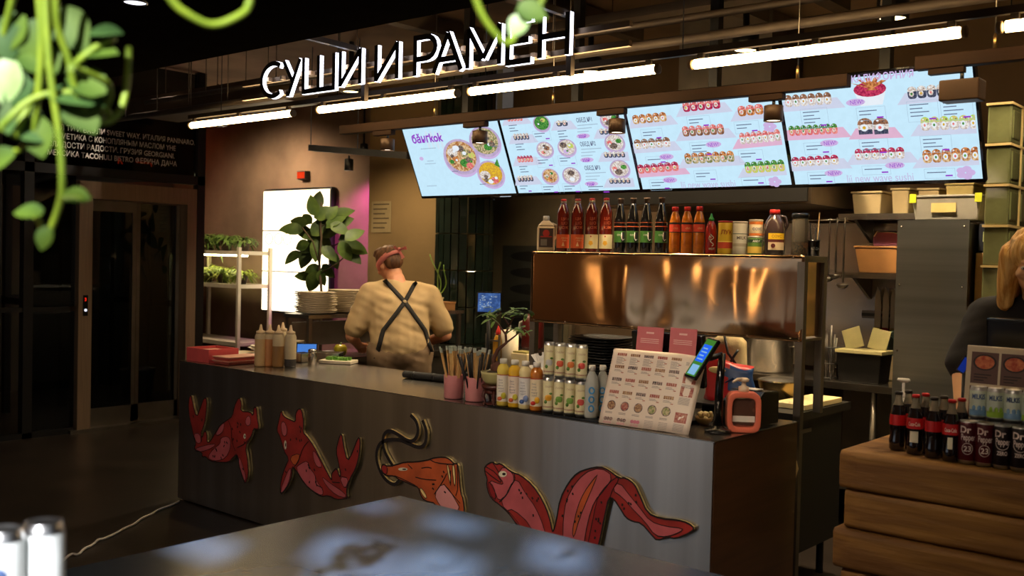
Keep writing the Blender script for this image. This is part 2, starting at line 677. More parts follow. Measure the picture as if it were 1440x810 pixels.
for (a, b), t in zip(tubes, tl):
    r = thing('tube_light', 'warm glowing tube lamp ' + t, 'lamp', ((a + b) / 2, YL, ZL), 0, 'tube lamps on the ceiling rail')
    h = (b - a) / 2
    f = MB()
    RY = Matrix.Rotation(PI / 2, 4, 'Y')
    f.lathe([(0.022, -h + 0.02), (0.022, h - 0.02)], 14, M=RY)
    f.build('glowing_tube', GLOW_TUBE, r)
    for s_ in (-1, 1):
        f = MB()
        f.lathe([(0.020, s_ * h - 0.012), (0.024, s_ * h - 0.006), (0.024, s_ * h + 0.006), (0.015, s_ * h + 0.01)], 14, M=RY)
        f.build('end_cap', mat('lamp_cap', (120, 100, 70), 0.5), r)
    f = MB()
    for x in (-h + 0.05, 0, h - 0.05):
        f = MB(); f.box(x - 0.015, x + 0.015, -0.01, 0.01, 0.022, 0.0445); f.build('holder', MATS['rail_metal'], r)

# brown spot rail in front of the screens
YR = 0.75
for x0, x1, z, lab in ((-3.2, 0.19, 2.415, 'long brown spotlight rail hanging in front of the menu screens'), (0.475, 2.1, 2.455, 'short brown spotlight rail above the last menu screen')):
    r = thing('spot_rail', lab, 'rail', ((x0 + x1) / 2, YR, z))
    f = MB()
    f.box(x0, x1, YR - 0.025, YR + 0.025, z - 0.028, z + 0.028)
    f.build('beam', M_brownrail, r, True, bevel=0.004)
    for x in ([-2.35, -1.45, -0.05] if x1 < 1 else [0.78]):
        f = MB(); f.rod((x, YR, z + 0.028), (x, YR, 3.3), 0.003, 5); f.build('wire', M_steeld, r, True)
        f = MB(); f.lathe([(0.008, 0.028), (0.008, 0.075), (0.004, 0.09)], 8, c=(x, YR, z)); f.build('clamp', mat('brass_clamp', (170, 140, 90), 0.35, 1.0), r, True)
spots = [(545, 197, 'left of the first menu screen'), (675, 186, 'in front of the noodle bowl screen'), (868, 168, 'between the second and third screens'),
         (1088, 149, 'between the third and fourth screens')]
for i, (px, py, t) in enumerate(spots):
    p = at(px, py, y=YR)
    r = thing('spotlight', 'brown round spotlight ' + t, 'spotlight', (p.x, YR, 2.387), 0, 'spotlights under the brown rail')
    f = MB()
    f.box(-0.12, 0.05, -0.02, 0.02, -0.03, 0.0)
    f.build('adapter', M_brownrail, r, bevel=0.004)
    f = MB()
    f.rod((0, 0, -0.06), (0, 0, -0.02), 0.008)
    f.build('swivel', M_black, r)
    f = MB()
    f.lathe([(0.040, -0.125), (0.044, -0.125), (0.044, -0.055), (0.035, -0.052), (0.0, -0.052)], 20, cap=False)
    f.build('shade', mat('spot_shade', (70, 50, 34), 0.5, 0.3), r)
    f = MB()
    f.lathe([(0.0, -0.118), (0.039, -0.118), (0.039, -0.112)], 20, cap=False)
    f.build('bulb', glow('spot_glow', (255, 240, 215), 6), r)
    lamp('spot_lamp', 'SPOT', (p.x, YR, 2.25), 30, (1, 0.78, 0.52), (0.0, 0.10, -1), spot_size=math.radians(75), spot_blend=0.7, shadow_soft_size=0.04)
p = at(1338, 120, y=YR)
r = thing('spotlight', 'black box spotlight at the corner of the last screen', 'spotlight', (p.x, YR, 2.425), 0, 'spotlights under the brown rail')
f = MB(); f.box(-0.09, 0.05, -0.018, 0.018, -0.022, 0); f.build('adapter', M_brownrail, r)
f = MB(); f.rod((0.04, 0, -0.06), (0.04, 0, -0.01), 0.008); f.build('swivel', M_black, r)
f = MB(); f.box(-0.035, 0.12, -0.05, 0.05, -0.14, -0.055); f.build('shade', mat('spot_shade', (70, 50, 34)), r, bevel=0.006)

# lamps inside the kitchen, over the rear worktops and behind the screens
for i, (x, y, e) in enumerate(((-4.3, 1.75, 110), (-2.2, 2.1, 120), (-1.0, 2.05, 170), (0.0, 1.75, 150), (0.9, 1.5, 70))):
    r = thing('kitchen_downlight', 'round kitchen downlight above the %s stretch of rear worktop' % ORD[i], 'lamp', (x, y, 3.0), 0, 'kitchen downlights hidden behind the screens')
    f = MB()
    f.lathe([(0.07, -0.10), (0.08, -0.10), (0.08, 0.0), (0.02, 0.02), (0.02, 0.3)], 18, cap=False)
    f.build('housing', M_black, r)
    f = MB()
    f.lathe([(0.0, -0.09), (0.068, -0.09)], 18, cap=False)
    f.build('diffuser', glow('kitchen_glow', (255, 214, 150), 12), r)
    lamp('kitchen_lamp', 'SPOT', (x, y, 2.88), e, (1, 0.76, 0.46), (0, 0.0, -1), spot_size=math.radians(130), spot_blend=0.6, shadow_soft_size=0.07)

# unseen spotlights added above the picture to fill the counter front
for i, (x, tx, e) in enumerate(((-2.9, -3.1, 28), (-1.9, -2.0, 36), (-0.9, -0.9, 55), (0.1, -0.2, 55), (1.1, 0.9, 34))):
    r = thing('fill_spotlight', 'added black spotlight filling the counter front, %s from the lift end' % ORD[i], 'spotlight', (x, -2.0, 2.715), 0, 'added spotlights above the picture')
    f = MB(); f.lathe([(0.05, -0.16), (0.055, -0.16), (0.055, -0.04), (0.02, -0.03), (0.02, 0.0)], 18, cap=False); f.build('shade', M_black, r)
    f = MB(); f.lathe([(0.0, -0.15), (0.048, -0.15)], 16, cap=False); f.build('bulb', glow('spot_glow', (255, 240, 215), 6), r)
    lamp('counter_fill_lamp', 'SPOT', (x, -2.0, 2.53), e * 1.3, (1, 0.80, 0.58), (tx - x, 2.05, -1.75), spot_size=math.radians(58), spot_blend=0.8, shadow_soft_size=0.06)

r = thing('lift_fill_light', 'added hidden ceiling lamp brightening the lift doors', 'lamp', (-5.6, 1.1, 3.3))  # unseen lamp added to lift the brightness of the elevator front
f = MB(); f.lathe([(0.05, -0.02), (0.06, -0.02), (0.06, 0)], 16, cap=False); f.build('ring', M_black, r)
f = MB(); f.lathe([(0.0, -0.015), (0.05, -0.015)], 16, cap=False); f.build('diffuser', glow('down_glow', (240, 240, 255), 2.0), r)
lamp('lift_fill_lamp', 'SPOT', (-5.6, 1.1, 3.25), 110, (1, 0.82, 0.62), (-0.45, 0, -1), spot_size=math.radians(90), spot_blend=0.8, shadow_soft_size=0.05)

for i, (x, y, e) in enumerate(((-6.6, -4.3, 30), (-4.6, -4.4, 30), (-3.0, -4.3, 30), (-1.4, -4.4, 30), (0.2, -4.5, 20))):  # unseen globes added to streak the rippled steel and warm the wall
    r = thing('reflected_globe', 'added glowing globe behind the viewer for steel reflections, %s from the lift' % ORD[i], 'lamp', (x, y, 1.55), 0, 'added globes behind the viewer')
    f = MB(); f.ball((0, 0, 0), 0.09); f.build('globe', glow('reflected_globe_glow', (255, 206, 140), 22), r)
    f = MB(); f.rod((0, 0, 0.09), (0, 0, 3.45), 0.006, 6); f.build('cord', M_black, r)

# small downlight in the dark ceiling near the plant
p = at(190, 1, z=2.715)
r = thing('ceiling_downlight', 'tiny lit downlight in the dark bulkhead beside the hanging plant', 'lamp', (p.x, p.y, 2.715))
f = MB(); f.lathe([(0.05, -0.012), (0.055, -0.012), (0.055, 0), (0.0, 0)], 18, cap=False); f.build('ring', M_black, r)
f = MB(); f.lathe([(0.0, -0.008), (0.048, -0.008)], 18, cap=False); f.build('diffuser', glow('down_glow', (240, 240, 255), 2.0), r)

# ------------------------------------------------------------------ ceiling services
M_pipe = mat('painted_pipe', (74, 64, 56), 0.6, 0.2)
M_duct = mat('duct_metal', (96, 82, 68), 0.5, 0.5)


def xpipe(name, label, px, py, y, x0, x1, r, m=M_pipe, box=None):
    p = at(px, py, y=y)
    p.z = min(p.z, 3.10 if box else 3.2)
    f = MB()
    if box:
        f.box(x0, x1, y - box[0] / 2, y + box[0] / 2, p.z - box[1] / 2, p.z + box[1] / 2)
    else:
        f.tube([(x0, y, p.z), (x1, y, p.z)], r, 10)
    for k in range(5):     # hangers belong to the run
        x = x0 + (x1 - x0) * (k + 0.5) / 5
        f.rod((x, y, p.z), (x, y, 3.298), 0.004, 5)
    o = f.build(name, m)
    tag(o, label, 'pipe' if not box else 'duct')
    return p.z


xpipe('ceiling_pipe', 'thin grey pipe under the ceiling running behind the sign top', 880, 39, 0.95, -6, 3, 0.02)
xpipe('ceiling_pipe', 'thick grey pipe under the ceiling above the tube lamps', 880, 67, 0.8, -6, 3, 0.024)
xpipe('cable_tray', 'flat dark cable tray high above the menu screens', 900, 24, 1.55, -2.6, 0.6, 0, M_pipe, (0.22, 0.05))
xpipe('air_duct', 'wide dark ventilation duct behind the sign', 330, 140, 1.25, -6.4, -4.4, 0, M_duct, (0.5, 0.14))
xpipe('ceiling_pipe', 'slim dark pipe above the far tube lamp', 300, 150, 0.85, -6.4, -3.9, 0.018)
for i, (px, py) in enumerate(((1000, 20), (1240, 60), (640, 70), (760, 30))):
    p = at(px, py, z=3.1)
    f = MB()
    f.box(p.x - 0.05, p.x + 0.05, -0.2, 2.5, 3.17, 3.28)
    tag(f.build('cross_tray', M_pipe), 'dark cross beam under the ceiling, %s from the till end' % ORD[[1, 0, 3, 2][i]], 'beam', 'cross beams under the ceiling')
# angular steel bracket track seen over the worker
a, b = at(437, 208, y=1.7), at(575, 219, y=1.7)
f = MB()
f.bar(a, b, 0.05, 0.05)
f.rod((a + b) / 2, ((a + b) / 2) + Vector((0, 0, 1.0)), 0.004, 5)
f.rod(a, a + Vector((0, 0, 1.0)), 0.004, 5)
tr = f.build('kitchen_track', mat('grey_track', (70, 74, 82), 0.5, 0.3))
tag(tr, 'dark grey lamp track hanging over the worker', 'rail')
c = (a + b) / 2
lamp('plant_fill_lamp', 'SPOT', (c.x - 0.1, c.y, c.z - 0.15), 45, (1, 0.8, 0.55), (at(450, 340, y=2.15) - c), spot_size=math.radians(60), spot_blend=0.7, shadow_soft_size=0.04)  # light added at the track spot to brighten the rubber plant
r = thing('track_spot', 'small black spotlight on the grey track', 'spotlight', (c.x - 0.1, c.y, c.z - 0.025))
f = MB(); f.lathe([(0.03, -0.12), (0.036, -0.12), (0.036, -0.03), (0.0, -0.02)], 16, cap=False); f.build('shade', M_black, r)
f = MB(); f.rod((0, 0, -0.03), (0, 0, 0.0), 0.008); f.build('swivel', M_black, r)

# ================================================================== illuminated sign
sign = thing('letter_sign', 'illuminated black letters reading СУШИ И РАМЕН above the counter', 'sign', (-2.2, 0.3, 2.57))
GLOW_SIGN = glow('sign_glow', (235, 238, 255), 4.0)
SY, SZ0, SZ1, SD = 0.30, 2.572, 2.806, 0.027
LET = [('С', 365.5, 396), ('У', 397, 424), ('Ш', 424.5, 471.5), ('И', 476, 508.5), ('И', 526, 560.5), ('Р', 580.5, 614.5), ('А', 608, 651), ('М', 654, 704.5), ('Е', 710, 749), ('Н', 755, 800)]


def letter_strokes(ch):
    """stroke polylines on a unit cell (x 0..1, y 0..1)"""
    if ch == 'С':
        pts = []
        for k in range(19):
            a = math.radians(52 + k * (256 / 18))
            pts.append((0.5 + 0.46 * math.cos(a) / 0.98, 0.5 + 0.5 * math.sin(a)))
        x0 = max(p[0] for p in pts)
        return [[(p[0] / x0, p[1]) for p in pts]]
    if ch == 'У': return [[(0, 1), (0.52, 0.38)], [(1, 1), (0.32, 0), (0.16, 0)]]
    if ch == 'Ш': return [[(0, 1), (0, 0), (1, 0), (1, 1)], [(0.5, 1), (0.5, 0)]]
    if ch == 'И': return [[(0, 1), (0, 0)], [(0, 0.03), (1, 0.97)], [(1, 1), (1, 0)]]
    if ch == 'Р':
        q = [(0.55 + 0.45 * math.cos(a), 0.715 + 0.285 * math.sin(a)) for a in [PI / 2 - k * PI / 8 for k in range(9)]]
        return [[(0, 0), (0, 1)] + q + [(0, 0.43)]]
    if ch == 'А': return [[(0, 0), (0.5, 1)], [(0.5, 1), (1, 0)], [(0.2, 0.33), (0.8, 0.33)]]
    if ch == 'М': return [[(0, 0), (0, 1)], [(0, 1), (0.5, 0.2)], [(0.5, 0.2), (1, 1)], [(1, 1), (1, 0)]]
    if ch == 'Е': return [[(1, 1), (0, 1), (0, 0), (1, 0)], [(0, 0.5), (0.9, 0.5)]]
    return [[(0, 0), (0, 1)], [(1, 0), (1, 1)], [(0, 0.5), (1, 0.5)]]


def ribbon(pts, hw):
    """outline of a flat stroke of half width hw with mitred joints"""
    P = [Vector((p[0], p[1])) for p in pts]
    Lf, Rt = [], []
    for i, p in enumerate(P):
        a = (P[i] - P[i - 1]).normalized() if i > 0 else None
        b = (P[i + 1] - P[i]).normalized() if i < len(P) - 1 else None
        if a is None: a = b
        if b is None: b = a
        n1, n2 = Vector((-a.y, a.x)), Vector((-b.y, b.x))
        n = n1 + n2
        n = n.normalized() if n.length > 1e-6 else n1
        k = hw / max(0.45, n.dot(n1))
        Lf.append(p + n * k)
        Rt.append(p - n * k)
    return Lf, Rt


HW = 0.0150
for ch, p0, p1 in LET:
    x0 = at(p0, 100, y=SY).x + HW
    x1 = at(p1, 100, y=SY).x - HW
    if ch in 'СА':
        x0 -= 0.006
    f = MB()
    for pl in letter_strokes(ch):
        pts = [(x0 + (x1 - x0) * u, SZ0 + HW + (SZ1 - SZ0 - 2 * HW) * v) for u, v in pl]
        Lf, Rt = ribbon(pts, HW)
        k = len(pts)
        vs = [(q.x, y, q.y) for y in (SY, SY + SD) for side in (Lf, Rt) for q in side]
        fs, ms = [], []
        for i in range(k - 1):
            fs += [(i, i + 1, k + i + 1, k + i), (2 * k + i, 3 * k + i, 3 * k + i + 1, 2 * k + i + 1)]
            ms += [0, 0]
            fs += [(i, 2 * k + i, 2 * k + i + 1, i + 1), (k + i, k + i + 1, 3 * k + i + 1, 3 * k + i)]
            ms += [1, 1]
        fs += [(0, k, 3 * k, 2 * k), (k - 1, 3 * k - 1, 4 * k - 1, 2 * k - 1)]
        ms += [1, 1]
        f.add(vs, fs, ms)
    f.build('letter', [mat('letter_face', (22, 20, 22), 0.5), GLOW_SIGN], sign, True)
for z in (2.615, 2.705):
    f = MB(); f.box(-3.75, -0.7, SY + SD + 0.03, SY + SD + 0.055, z - 0.014, z + 0.014); f.build('support_rail', mat('sign_rail', (110, 92, 74), 0.4, 0.7), sign, True)
for ch, p0, p1 in LET:
    for p in (p0 + 6, p1 - 6):
        x = at(p, 100, y=SY).x
        for z in (2.615, 2.705):
            f = MB(); f.box(x - 0.012, x + 0.012, SY + SD, SY + SD + 0.03, z - 0.012, z + 0.012); f.build('standoff', mat('sign_standoff', (190, 160, 130), 0.35, 0.5), sign, True)
for x in (-2.55, -1.05):
    f = MB()
    f.bar((x, SY + SD + 0.045, 2.50), (x, SY + SD + 0.045, 2.80), 0.03, 0.03)
    f.bar((x, SY + SD + 0.03, 2.79), (x, -0.20, 2.80), 0.03, 0.03)
    f.bar((x, -0.20, 2.785), (x, -0.20, 3.3), 0.03, 0.03)
    f.build('hanger', mat('hanger_metal', (70, 60, 52), 0.45, 0.6), sign, True)

# ================================================================== main counter
CW, CD, CH = 3.86, 0.758, 0.90
ctr = thing('service_counter', 'long brushed steel service counter with fish cutouts on its front', 'counter', (-CW / 2, CD / 2, 0))
M_front = mat('counter_front_steel', (200, 200, 200), 0.30, 1.0, var=0.10, vs=1.4, stretch=(7, 7, 0.15), aniso=0.75, arot=0.25, bump=0.07, bs=2.2)
M_side = mat('counter_side_laminate', (74, 46, 28), 0.34, 0.0, var=0.25, vs=2, stretch=(1, 1, 12), coat=0.3)
f = MB()
f.box(-CW, -0.004, 0.0, 0.012, 0.012, CH - 0.004)
f.build('front_panel', M_front, ctr, True)
f = MB()
f.box(-0.012, 0.0, 0.012, CD, 0.02, CH - 0.004)
f.build('side_panel', M_side, ctr, True)
f = MB()
f.box(-CW, -CW + 0.012, 0.012, CD, 0.012, CH - 0.004)
f.build('side_panel', M_front, ctr, True)
f = MB()
f.box(-CW, 0.002, -0.002, CD, CH - 0.004, CH)
f.build('worktop', M_steelh, ctr, True)
f = MB()
f.box(-CW + 0.06, -0.03, 0.06, CD - 0.05, 0, 0.06)
f.build('plinth', M_black, ctr, True)
f = MB()
f.box(-CW + 0.02, -0.02, CD - 0.02, CD - 0.008, 0.06, CH - 0.004)
f.build('back_panel', M_steeld, ctr, True)

# ---- painted plywood sea creatures on the counter front
M_ply = mat('plywood_edge', (238, 208, 140), 0.6, var=0.2, vs=40)
M_red = mat('cutout_red', (150, 40, 36), 0.55, var=0.22, vs=9)
M_pink = mat('cutout_pink', (186, 88, 96), 0.55, var=0.12, vs=10)
M_ora = mat('cutout_orange', (184, 84, 42), 0.55, var=0.2, vs=9)
M_pal = mat('cutout_palepink', (222, 150, 150), 0.55, var=0.1)
M_ink = mat('cutout_ink', (22, 12, 12), 0.6)
M_crim = mat('cutout_crimson', (140, 26, 30), 0.55, var=0.15)
M_bone = mat('cutout_white', (220, 214, 190), 0.6)
CUTM = [M_red, M_ply, M_pink, M_ink, M_ora, M_pal, M_bone, M_crim]
YF, YB = -0.018, -0.003


class Cut:
    def __init__(s, ox, oy, sc):
        s.k = (ox, oy, sc)

    def p(s, c, y=YF):
        q = at(s.k[0] + c[0] / s.k[2], s.k[1] + c[1] / s.k[2], y=0.0)
        return Vector((q.x, y, q.z))


def smooth_line(pts, closed=False, it=1):
    for _ in range(it):
        q = []
        n = len(pts)
        rng = range(n if closed else n - 1)
        if not closed: q.append(pts[0])
        for i in rng:
            a, b = pts[i], pts[(i + 1) % n]
            q.append((a[0] * 0.75 + b[0] * 0.25, a[1] * 0.75 + b[1] * 0.25))
            q.append((a[0] * 0.25 + b[0] * 0.75, a[1] * 0.25 + b[1] * 0.75))
        if not closed: q.append(pts[-1])
        pts = q
    return pts


def cutout(C, label, outlines, base, patches=(), inks=(), dots=(), eye=None, wires=()):
    """outlines: boards; patches: (material, polygon, level); inks: open pen lines; wires: painted antennae cut from the board"""
    c0 = C.p(outlines[0][0])
    r = thing('seafood_cutout', label, 'wall art', (c0.x, 0, c0.z), 0, 'painted plywood cutouts on the counter front')
    f = MB()
    pen = MB()
    lay = MB()

    def penline(pts, w, y):
        P = [C.p(q) for q in pts]
        Lf, Rt = ribbon([(q.x, q.z) for q in P], w)
        k = len(P)
        pen.add([(q.x, y, q.y) for q in Lf] + [(q.x, y, q.y) for q in Rt], [(i, i + 1, k + i + 1, k + i) for i in range(k - 1)], 3)

    for o in outlines:
        o = smooth_line(o, True)
        P = [C.p(q, YF) for q in o]
        f.poly(P, (0, YB - YF, 0), base, 1)
        penline(o + [o[0]], 0.0035, YF - 0.0016)
    for wpts in wires:
        q = smooth_line(wpts, False, 2)
        P = [C.p(z) for z in q]
        Lf, Rt = ribbon([(z.x, z.z) for z in P], 0.0095)
        poly_ = [(z.x, z.y) for z in Lf] + [(z.x, z.y) for z in reversed(Rt)]
        k = len(P)
        vs = [(z.x, y, z.y) for y in (YF, YB) for side in (Lf, Rt) for z in side]
        fs, ms = [], []
        for i in range(k - 1):
            fs += [(i, i + 1, k + i + 1, k + i), (2 * k + i, 3 * k + i, 3 * k + i + 1, 2 * k + i + 1), (i, 2 * k + i, 2 * k + i + 1, i + 1), (k + i, k + i + 1, 3 * k + i + 1, 3 * k + i)]
            ms += [3, 3, 1, 1]
        fs += [(0, k, 3 * k, 2 * k), (k - 1, 3 * k - 1, 4 * k - 1, 2 * k - 1)]
        ms += [1, 1]
        f.add(vs, fs, ms)
    for j, (m_, pl, lv) in enumerate(patches):
        pl = smooth_line(pl, True)
        one = MB()
        one.flat([C.p(q, YF - 0.0006 - 0.0004 * lv) for q in pl], 0)
        one.build('paint_patch', CUTM[m_], r, True)
        penline(pl + [pl[0]], 0.0018, YF - 0.002)
    for pl in inks:
        penline(smooth_line(pl, False), 0.0024, YF - 0.0022)
    def inside(x, y):
        o, c = outlines[0], False
        for i in range(len(o)):
            (x1, y1), (x2, y2) = o[i - 1], o[i]
            if (y1 > y) != (y2 > y) and x < (x2 - x1) * (y - y1) / (y2 - y1) + x1:
                c = not c
        return c
    for (x, y, a) in dots:
        if not all(inside(x + i, y + j) for i in (-9, 9) for j in (-11, 11)):
            continue
        dx, dy = 7 * math.cos(a) * C.k[2] / 4.1, 7 * math.sin(a) * C.k[2] / 4.1
        penline([(x - dx, y - dy), (x + dx, y + dy)], 0.0042, YF - 0.0022)
    if eye:
        (x, y), (rx, ry) = eye
        lay.flat([C.p((x + rx * math.cos(q * PI / 6), y + ry * math.sin(q * PI / 6)), YF - 0.0026) for q in range(12)], 6)
        lay.flat([C.p((x + rx * 0.3 + rx * 0.45 * math.cos(q * PI / 4), y + ry * 0.45 * math.sin(q * PI / 4)), YF - 0.003) for q in range(8)], 3)
    f.build('board', CUTM, r, True)
    if lay.v:
        lay.build('painted_eye', CUTM, r, True)
    pen.build('ink_lines', CUTM, r, True)['kind'] = 'stuff'
    return r


def rdots(box, n, seed):
    R = random.Random(seed)
    return [(R.uniform(box[0], box[2]), R.uniform(box[1], box[3]), R.uniform(0.9, 2.0)) for _ in range(n)]


C1 = Cut(240, 520, 4.05)
F1 = [(132, 137), (140, 185), (162, 275), (188, 205), (205, 158), (222, 162), (216, 270), (200, 330), (186, 362), (196, 385), (210, 342), (222, 360), (222, 412), (240, 408), (268, 360), (300, 310), (340, 284), (368, 262), (378, 205),
      (405, 150), (420, 190), (412, 236), (470, 238), (486, 262), (488, 210), (505, 212), (508, 270), (518, 330), (505, 338), (488, 330), (470, 392), (440, 432), (455, 520), (458, 600), (442, 648), (428, 622), (405, 540),
      (396, 474), (368, 500), (345, 526), (290, 524), (240, 518), (215, 490), (195, 495), (195, 468), (150, 452), (152, 432), (160, 425), (145, 370), (130, 300), (118, 240), (117, 170)]
cutout(C1, 'red koi cutout with raised tail nearest the lift end of the counter', [F1], 0,
       [(2, [(228, 490), (262, 445), (298, 420), (300, 385), (340, 375), (357, 400), (355, 450), (330, 500), (280, 518), (240, 510)], 1), (2, [(152, 445), (262, 416), (272, 430), (220, 458), (160, 466)], 2),
        (2, [(144, 362), (180, 358), (192, 412), (164, 420)], 1), (2, [(438, 300), (450, 262), (468, 262), (474, 300), (456, 322)], 1), (2, [(268, 368), (300, 312), (322, 296), (318, 344), (290, 372)], 1),
        (2, [(405, 490), (420, 520), (446, 610), (438, 636), (424, 600), (404, 530)], 1)],
       [[(345, 288), (362, 330), (362, 400), (384, 460)], [(395, 440), (440, 420), (478, 372)], [(190, 365), (192, 410)]],
       rdots((255, 410, 345, 505), 9, 1) + rdots((365, 260, 440, 420), 9, 2) + rdots((410, 500, 440, 600), 4, 3) + rdots((130, 220, 200, 300), 4, 4), ((438, 376), (7, 15)))
F2 = [(645, 226), (655, 262), (700, 285), (728, 296), (726, 250), (742, 220), (762, 224), (774, 300), (768, 355), (790, 375), (830, 430), (870, 510), (900, 570), (935, 632), (930, 590), (948, 568), (962, 556), (976, 606), (986, 600),
      (970, 520), (957, 460), (970, 400), (988, 350), (1000, 430), (1022, 522), (1050, 470), (1082, 383), (1096, 390), (1090, 480), (1070, 560), (1035, 620), (1015, 690), (1024, 728), (1000, 732), (960, 736), (915, 712), (870, 720),
      (830, 692), (780, 650), (725, 562), (707, 547), (707, 600), (690, 650), (650, 708), (637, 690), (645, 620), (670, 545), (690, 505), (660, 460), (640, 380), (618, 342), (632, 285)]
cutout(C1, 'red koi cutout with tail up on the side next to the shrimp', [F2], 0,
       [(2, [(725, 556), (760, 530), (795, 515), (810, 560), (835, 590), (850, 635), (886, 682), (880, 716), (830, 690), (780, 646)], 1), (2, [(872, 600), (920, 640), (1010, 700), (1016, 728), (960, 712), (905, 662)], 2),
        (2, [(975, 605), (1032, 612), (1010, 684)], 1), (2, [(645, 300), (662, 290), (680, 330), (676, 372), (656, 376), (646, 340)], 1), (2, [(825, 452), (850, 480), (882, 552), (850, 552), (830, 510)], 1),
        (2, [(690, 560), (704, 560), (690, 640), (652, 700), (640, 690), (664, 620)], 1), (4, [(690, 495), (750, 470), (748, 515), (722, 550)], 1)],
       [[(802, 404), (770, 440), (746, 512), (720, 552)], [(840, 600), (842, 650), (880, 670)], [(935, 636), (980, 640)]],
       rdots((735, 540, 850, 670), 11, 5) + rdots((690, 300, 780, 420), 9, 6) + rdots((650, 570, 700, 690), 4, 7) + rdots((965, 430, 1080, 580), 7, 8), ((670, 425), (7, 26)))
C3 = Cut(500, 560, 4.765)
SH = [(190, 455), (205, 436), (235, 455), (300, 440), (350, 424), (420, 424), (500, 412), (520, 404), (545, 396), (610, 390), (650, 404), (676, 436), (703, 434), (712, 500), (722, 630), (740, 672), (748, 760), (735, 830), (650, 870), (590, 800),
      (560, 700), (480, 684), (452, 640), (440, 592), (400, 580), (350, 556), (305, 540), (280, 516), (220, 516), (196, 490)]
cutout(C3, 'orange shrimp cutout with long black antennae', [SH], 4,
       [(5, [(545, 640), (600, 562), (650, 612), (690, 680), (722, 740), (640, 780), (580, 710)], 1), (0, [(190, 458), (206, 440), (234, 458), (228, 512), (200, 492)], 1), (1, [(628, 440), (642, 444), (660, 560), (650, 570)], 1),
        (1, [(664, 444), (682, 444), (690, 560), (680, 590)], 1), (1, [(444, 600), (466, 600), (500, 660), (482, 668)], 1)],
       [[(630, 500), (600, 560), (545, 640)], [(420, 525), (480, 540), (560, 545)], [(460, 465), (500, 458), (530, 465)], [(370, 440), (400, 470)], [(520, 410), (560, 430), (660, 440), (690, 436)], [(610, 570), (650, 620), (720, 700)],
        [(280, 515), (340, 540), (420, 580)], [(655, 480), (655, 580)], [(700, 440), (705, 600), (690, 650)]],
       [(540, 572, 0), (538, 602, 0.8), (618, 625, 0.7), (610, 490, 1), (600, 520, 1)], ((337, 472), (32, 11)),
       [[(268, 452), (240, 410), (205, 340), (198, 270), (215, 225), (250, 214), (300, 240), (370, 288), (415, 280), (440, 220), (425, 150), (385, 110)],
        [(312, 545), (275, 585), (200, 530), (155, 420), (160, 330), (200, 280), (300, 270), (370, 300), (440, 332), (485, 310), (496, 220), (465, 145)]])
C4 = Cut(660, 620, 4.114)
E1 = [(105, 142), (150, 116), (170, 135), (195, 126), (235, 160), (270, 182), (310, 193), (380, 250), (440, 340), (480, 440), (495, 520), (510, 600), (560, 690), (660, 760), (740, 720), (760, 610), (780, 520), (800, 420), (820, 325), (850, 330),
      (890, 390), (920, 440), (960, 462), (1010, 470), (1070, 540), (1100, 572), (1160, 553), (1215, 560), (1280, 532), (1320, 503), (1280, 470), (1220, 452), (1120, 445), (1045, 415), (1000, 310), (970, 245), (920, 210), (880, 212), (820, 165),
      (770, 145), (700, 158), (640, 180), (590, 235), (540, 330), (520, 450), (503, 516), (490, 620), (430, 690), (350, 600), (285, 470), (240, 410), (185, 360), (160, 345), (130, 310), (115, 250), (120, 215), (105, 180)]
E1 = [(105, 142), (150, 116), (170, 135), (195, 126), (235, 160), (270, 182), (310, 193), (380, 250), (440, 340), (480, 440), (495, 518), (503, 516), (520, 450), (540, 330), (590, 235), (640, 180), (700, 158), (770, 145), (820, 165), (880, 212), (920, 210), (970, 245),
      (1000, 310), (1045, 415), (1120, 445), (1220, 452), (1280, 470), (1320, 503), (1280, 532), (1215, 560), (1160, 553), (1100, 572), (1070, 540), (1010, 470), (960, 462), (920, 440), (890, 390), (850, 330), (820, 325), (800, 420), (780, 520), (762, 610), (740, 720),
      (660, 790), (540, 800), (420, 740), (350, 600), (285, 470), (240, 410), (185, 360), (160, 345), (130, 310), (115, 250), (120, 215), (105, 180)]
cutout(C4, 'large pink and red eel cutout curling at the till end of the counter', [E1], 0,
       [(2, [(190, 355), (240, 300), (255, 260), (290, 210), (340, 300), (400, 380), (450, 500), (470, 600), (420, 640), (340, 540), (280, 440)], 1),
        (2, [(555, 660), (560, 400), (600, 280), (680, 180), (775, 150), (850, 200), (790, 290), (740, 340), (700, 460), (670, 640)], 1),
        (2, [(840, 280), (880, 230), (950, 320), (1000, 380), (1060, 460), (1150, 490), (1250, 500), (1240, 520), (1160, 550), (1090, 545), (1030, 460), (960, 390), (900, 320)], 1),
        (2, [(125, 220), (200, 250), (215, 240), (180, 190), (215, 140), (270, 185), (275, 235), (240, 280), (230, 310), (185, 345), (165, 290)], 2),
        (0, [(230, 400), (270, 390), (370, 480), (380, 560), (320, 510)], 2), (4, [(610, 520), (640, 380), (680, 290), (740, 210), (760, 190), (700, 330), (650, 450), (620, 560)], 2),
        (7, [(775, 290), (860, 205), (885, 215), (830, 300), (780, 520), (745, 660), (690, 640), (720, 500), (750, 350)], 2), (7, [(120, 225), (160, 260), (172, 340), (140, 315)], 3)],
       [[(108, 170), (150, 205), (210, 245), (170, 180), (110, 145)], [(275, 185), (282, 220), (250, 260), (240, 300), (190, 350)], [(150, 120), (200, 200)]],
       rdots((330, 260, 440, 440), 8, 9) + rdots((290, 270, 340, 340), 3, 19) + rdots((540, 250, 610, 470), 6, 10) + rdots((740, 330, 790, 560), 7, 11) + rdots((600, 300, 700, 500), 4, 12) + rdots((890, 340, 960, 450), 5, 13) + rdots((930, 250, 1000, 400), 4, 14), ((210, 188), (24, 18)))

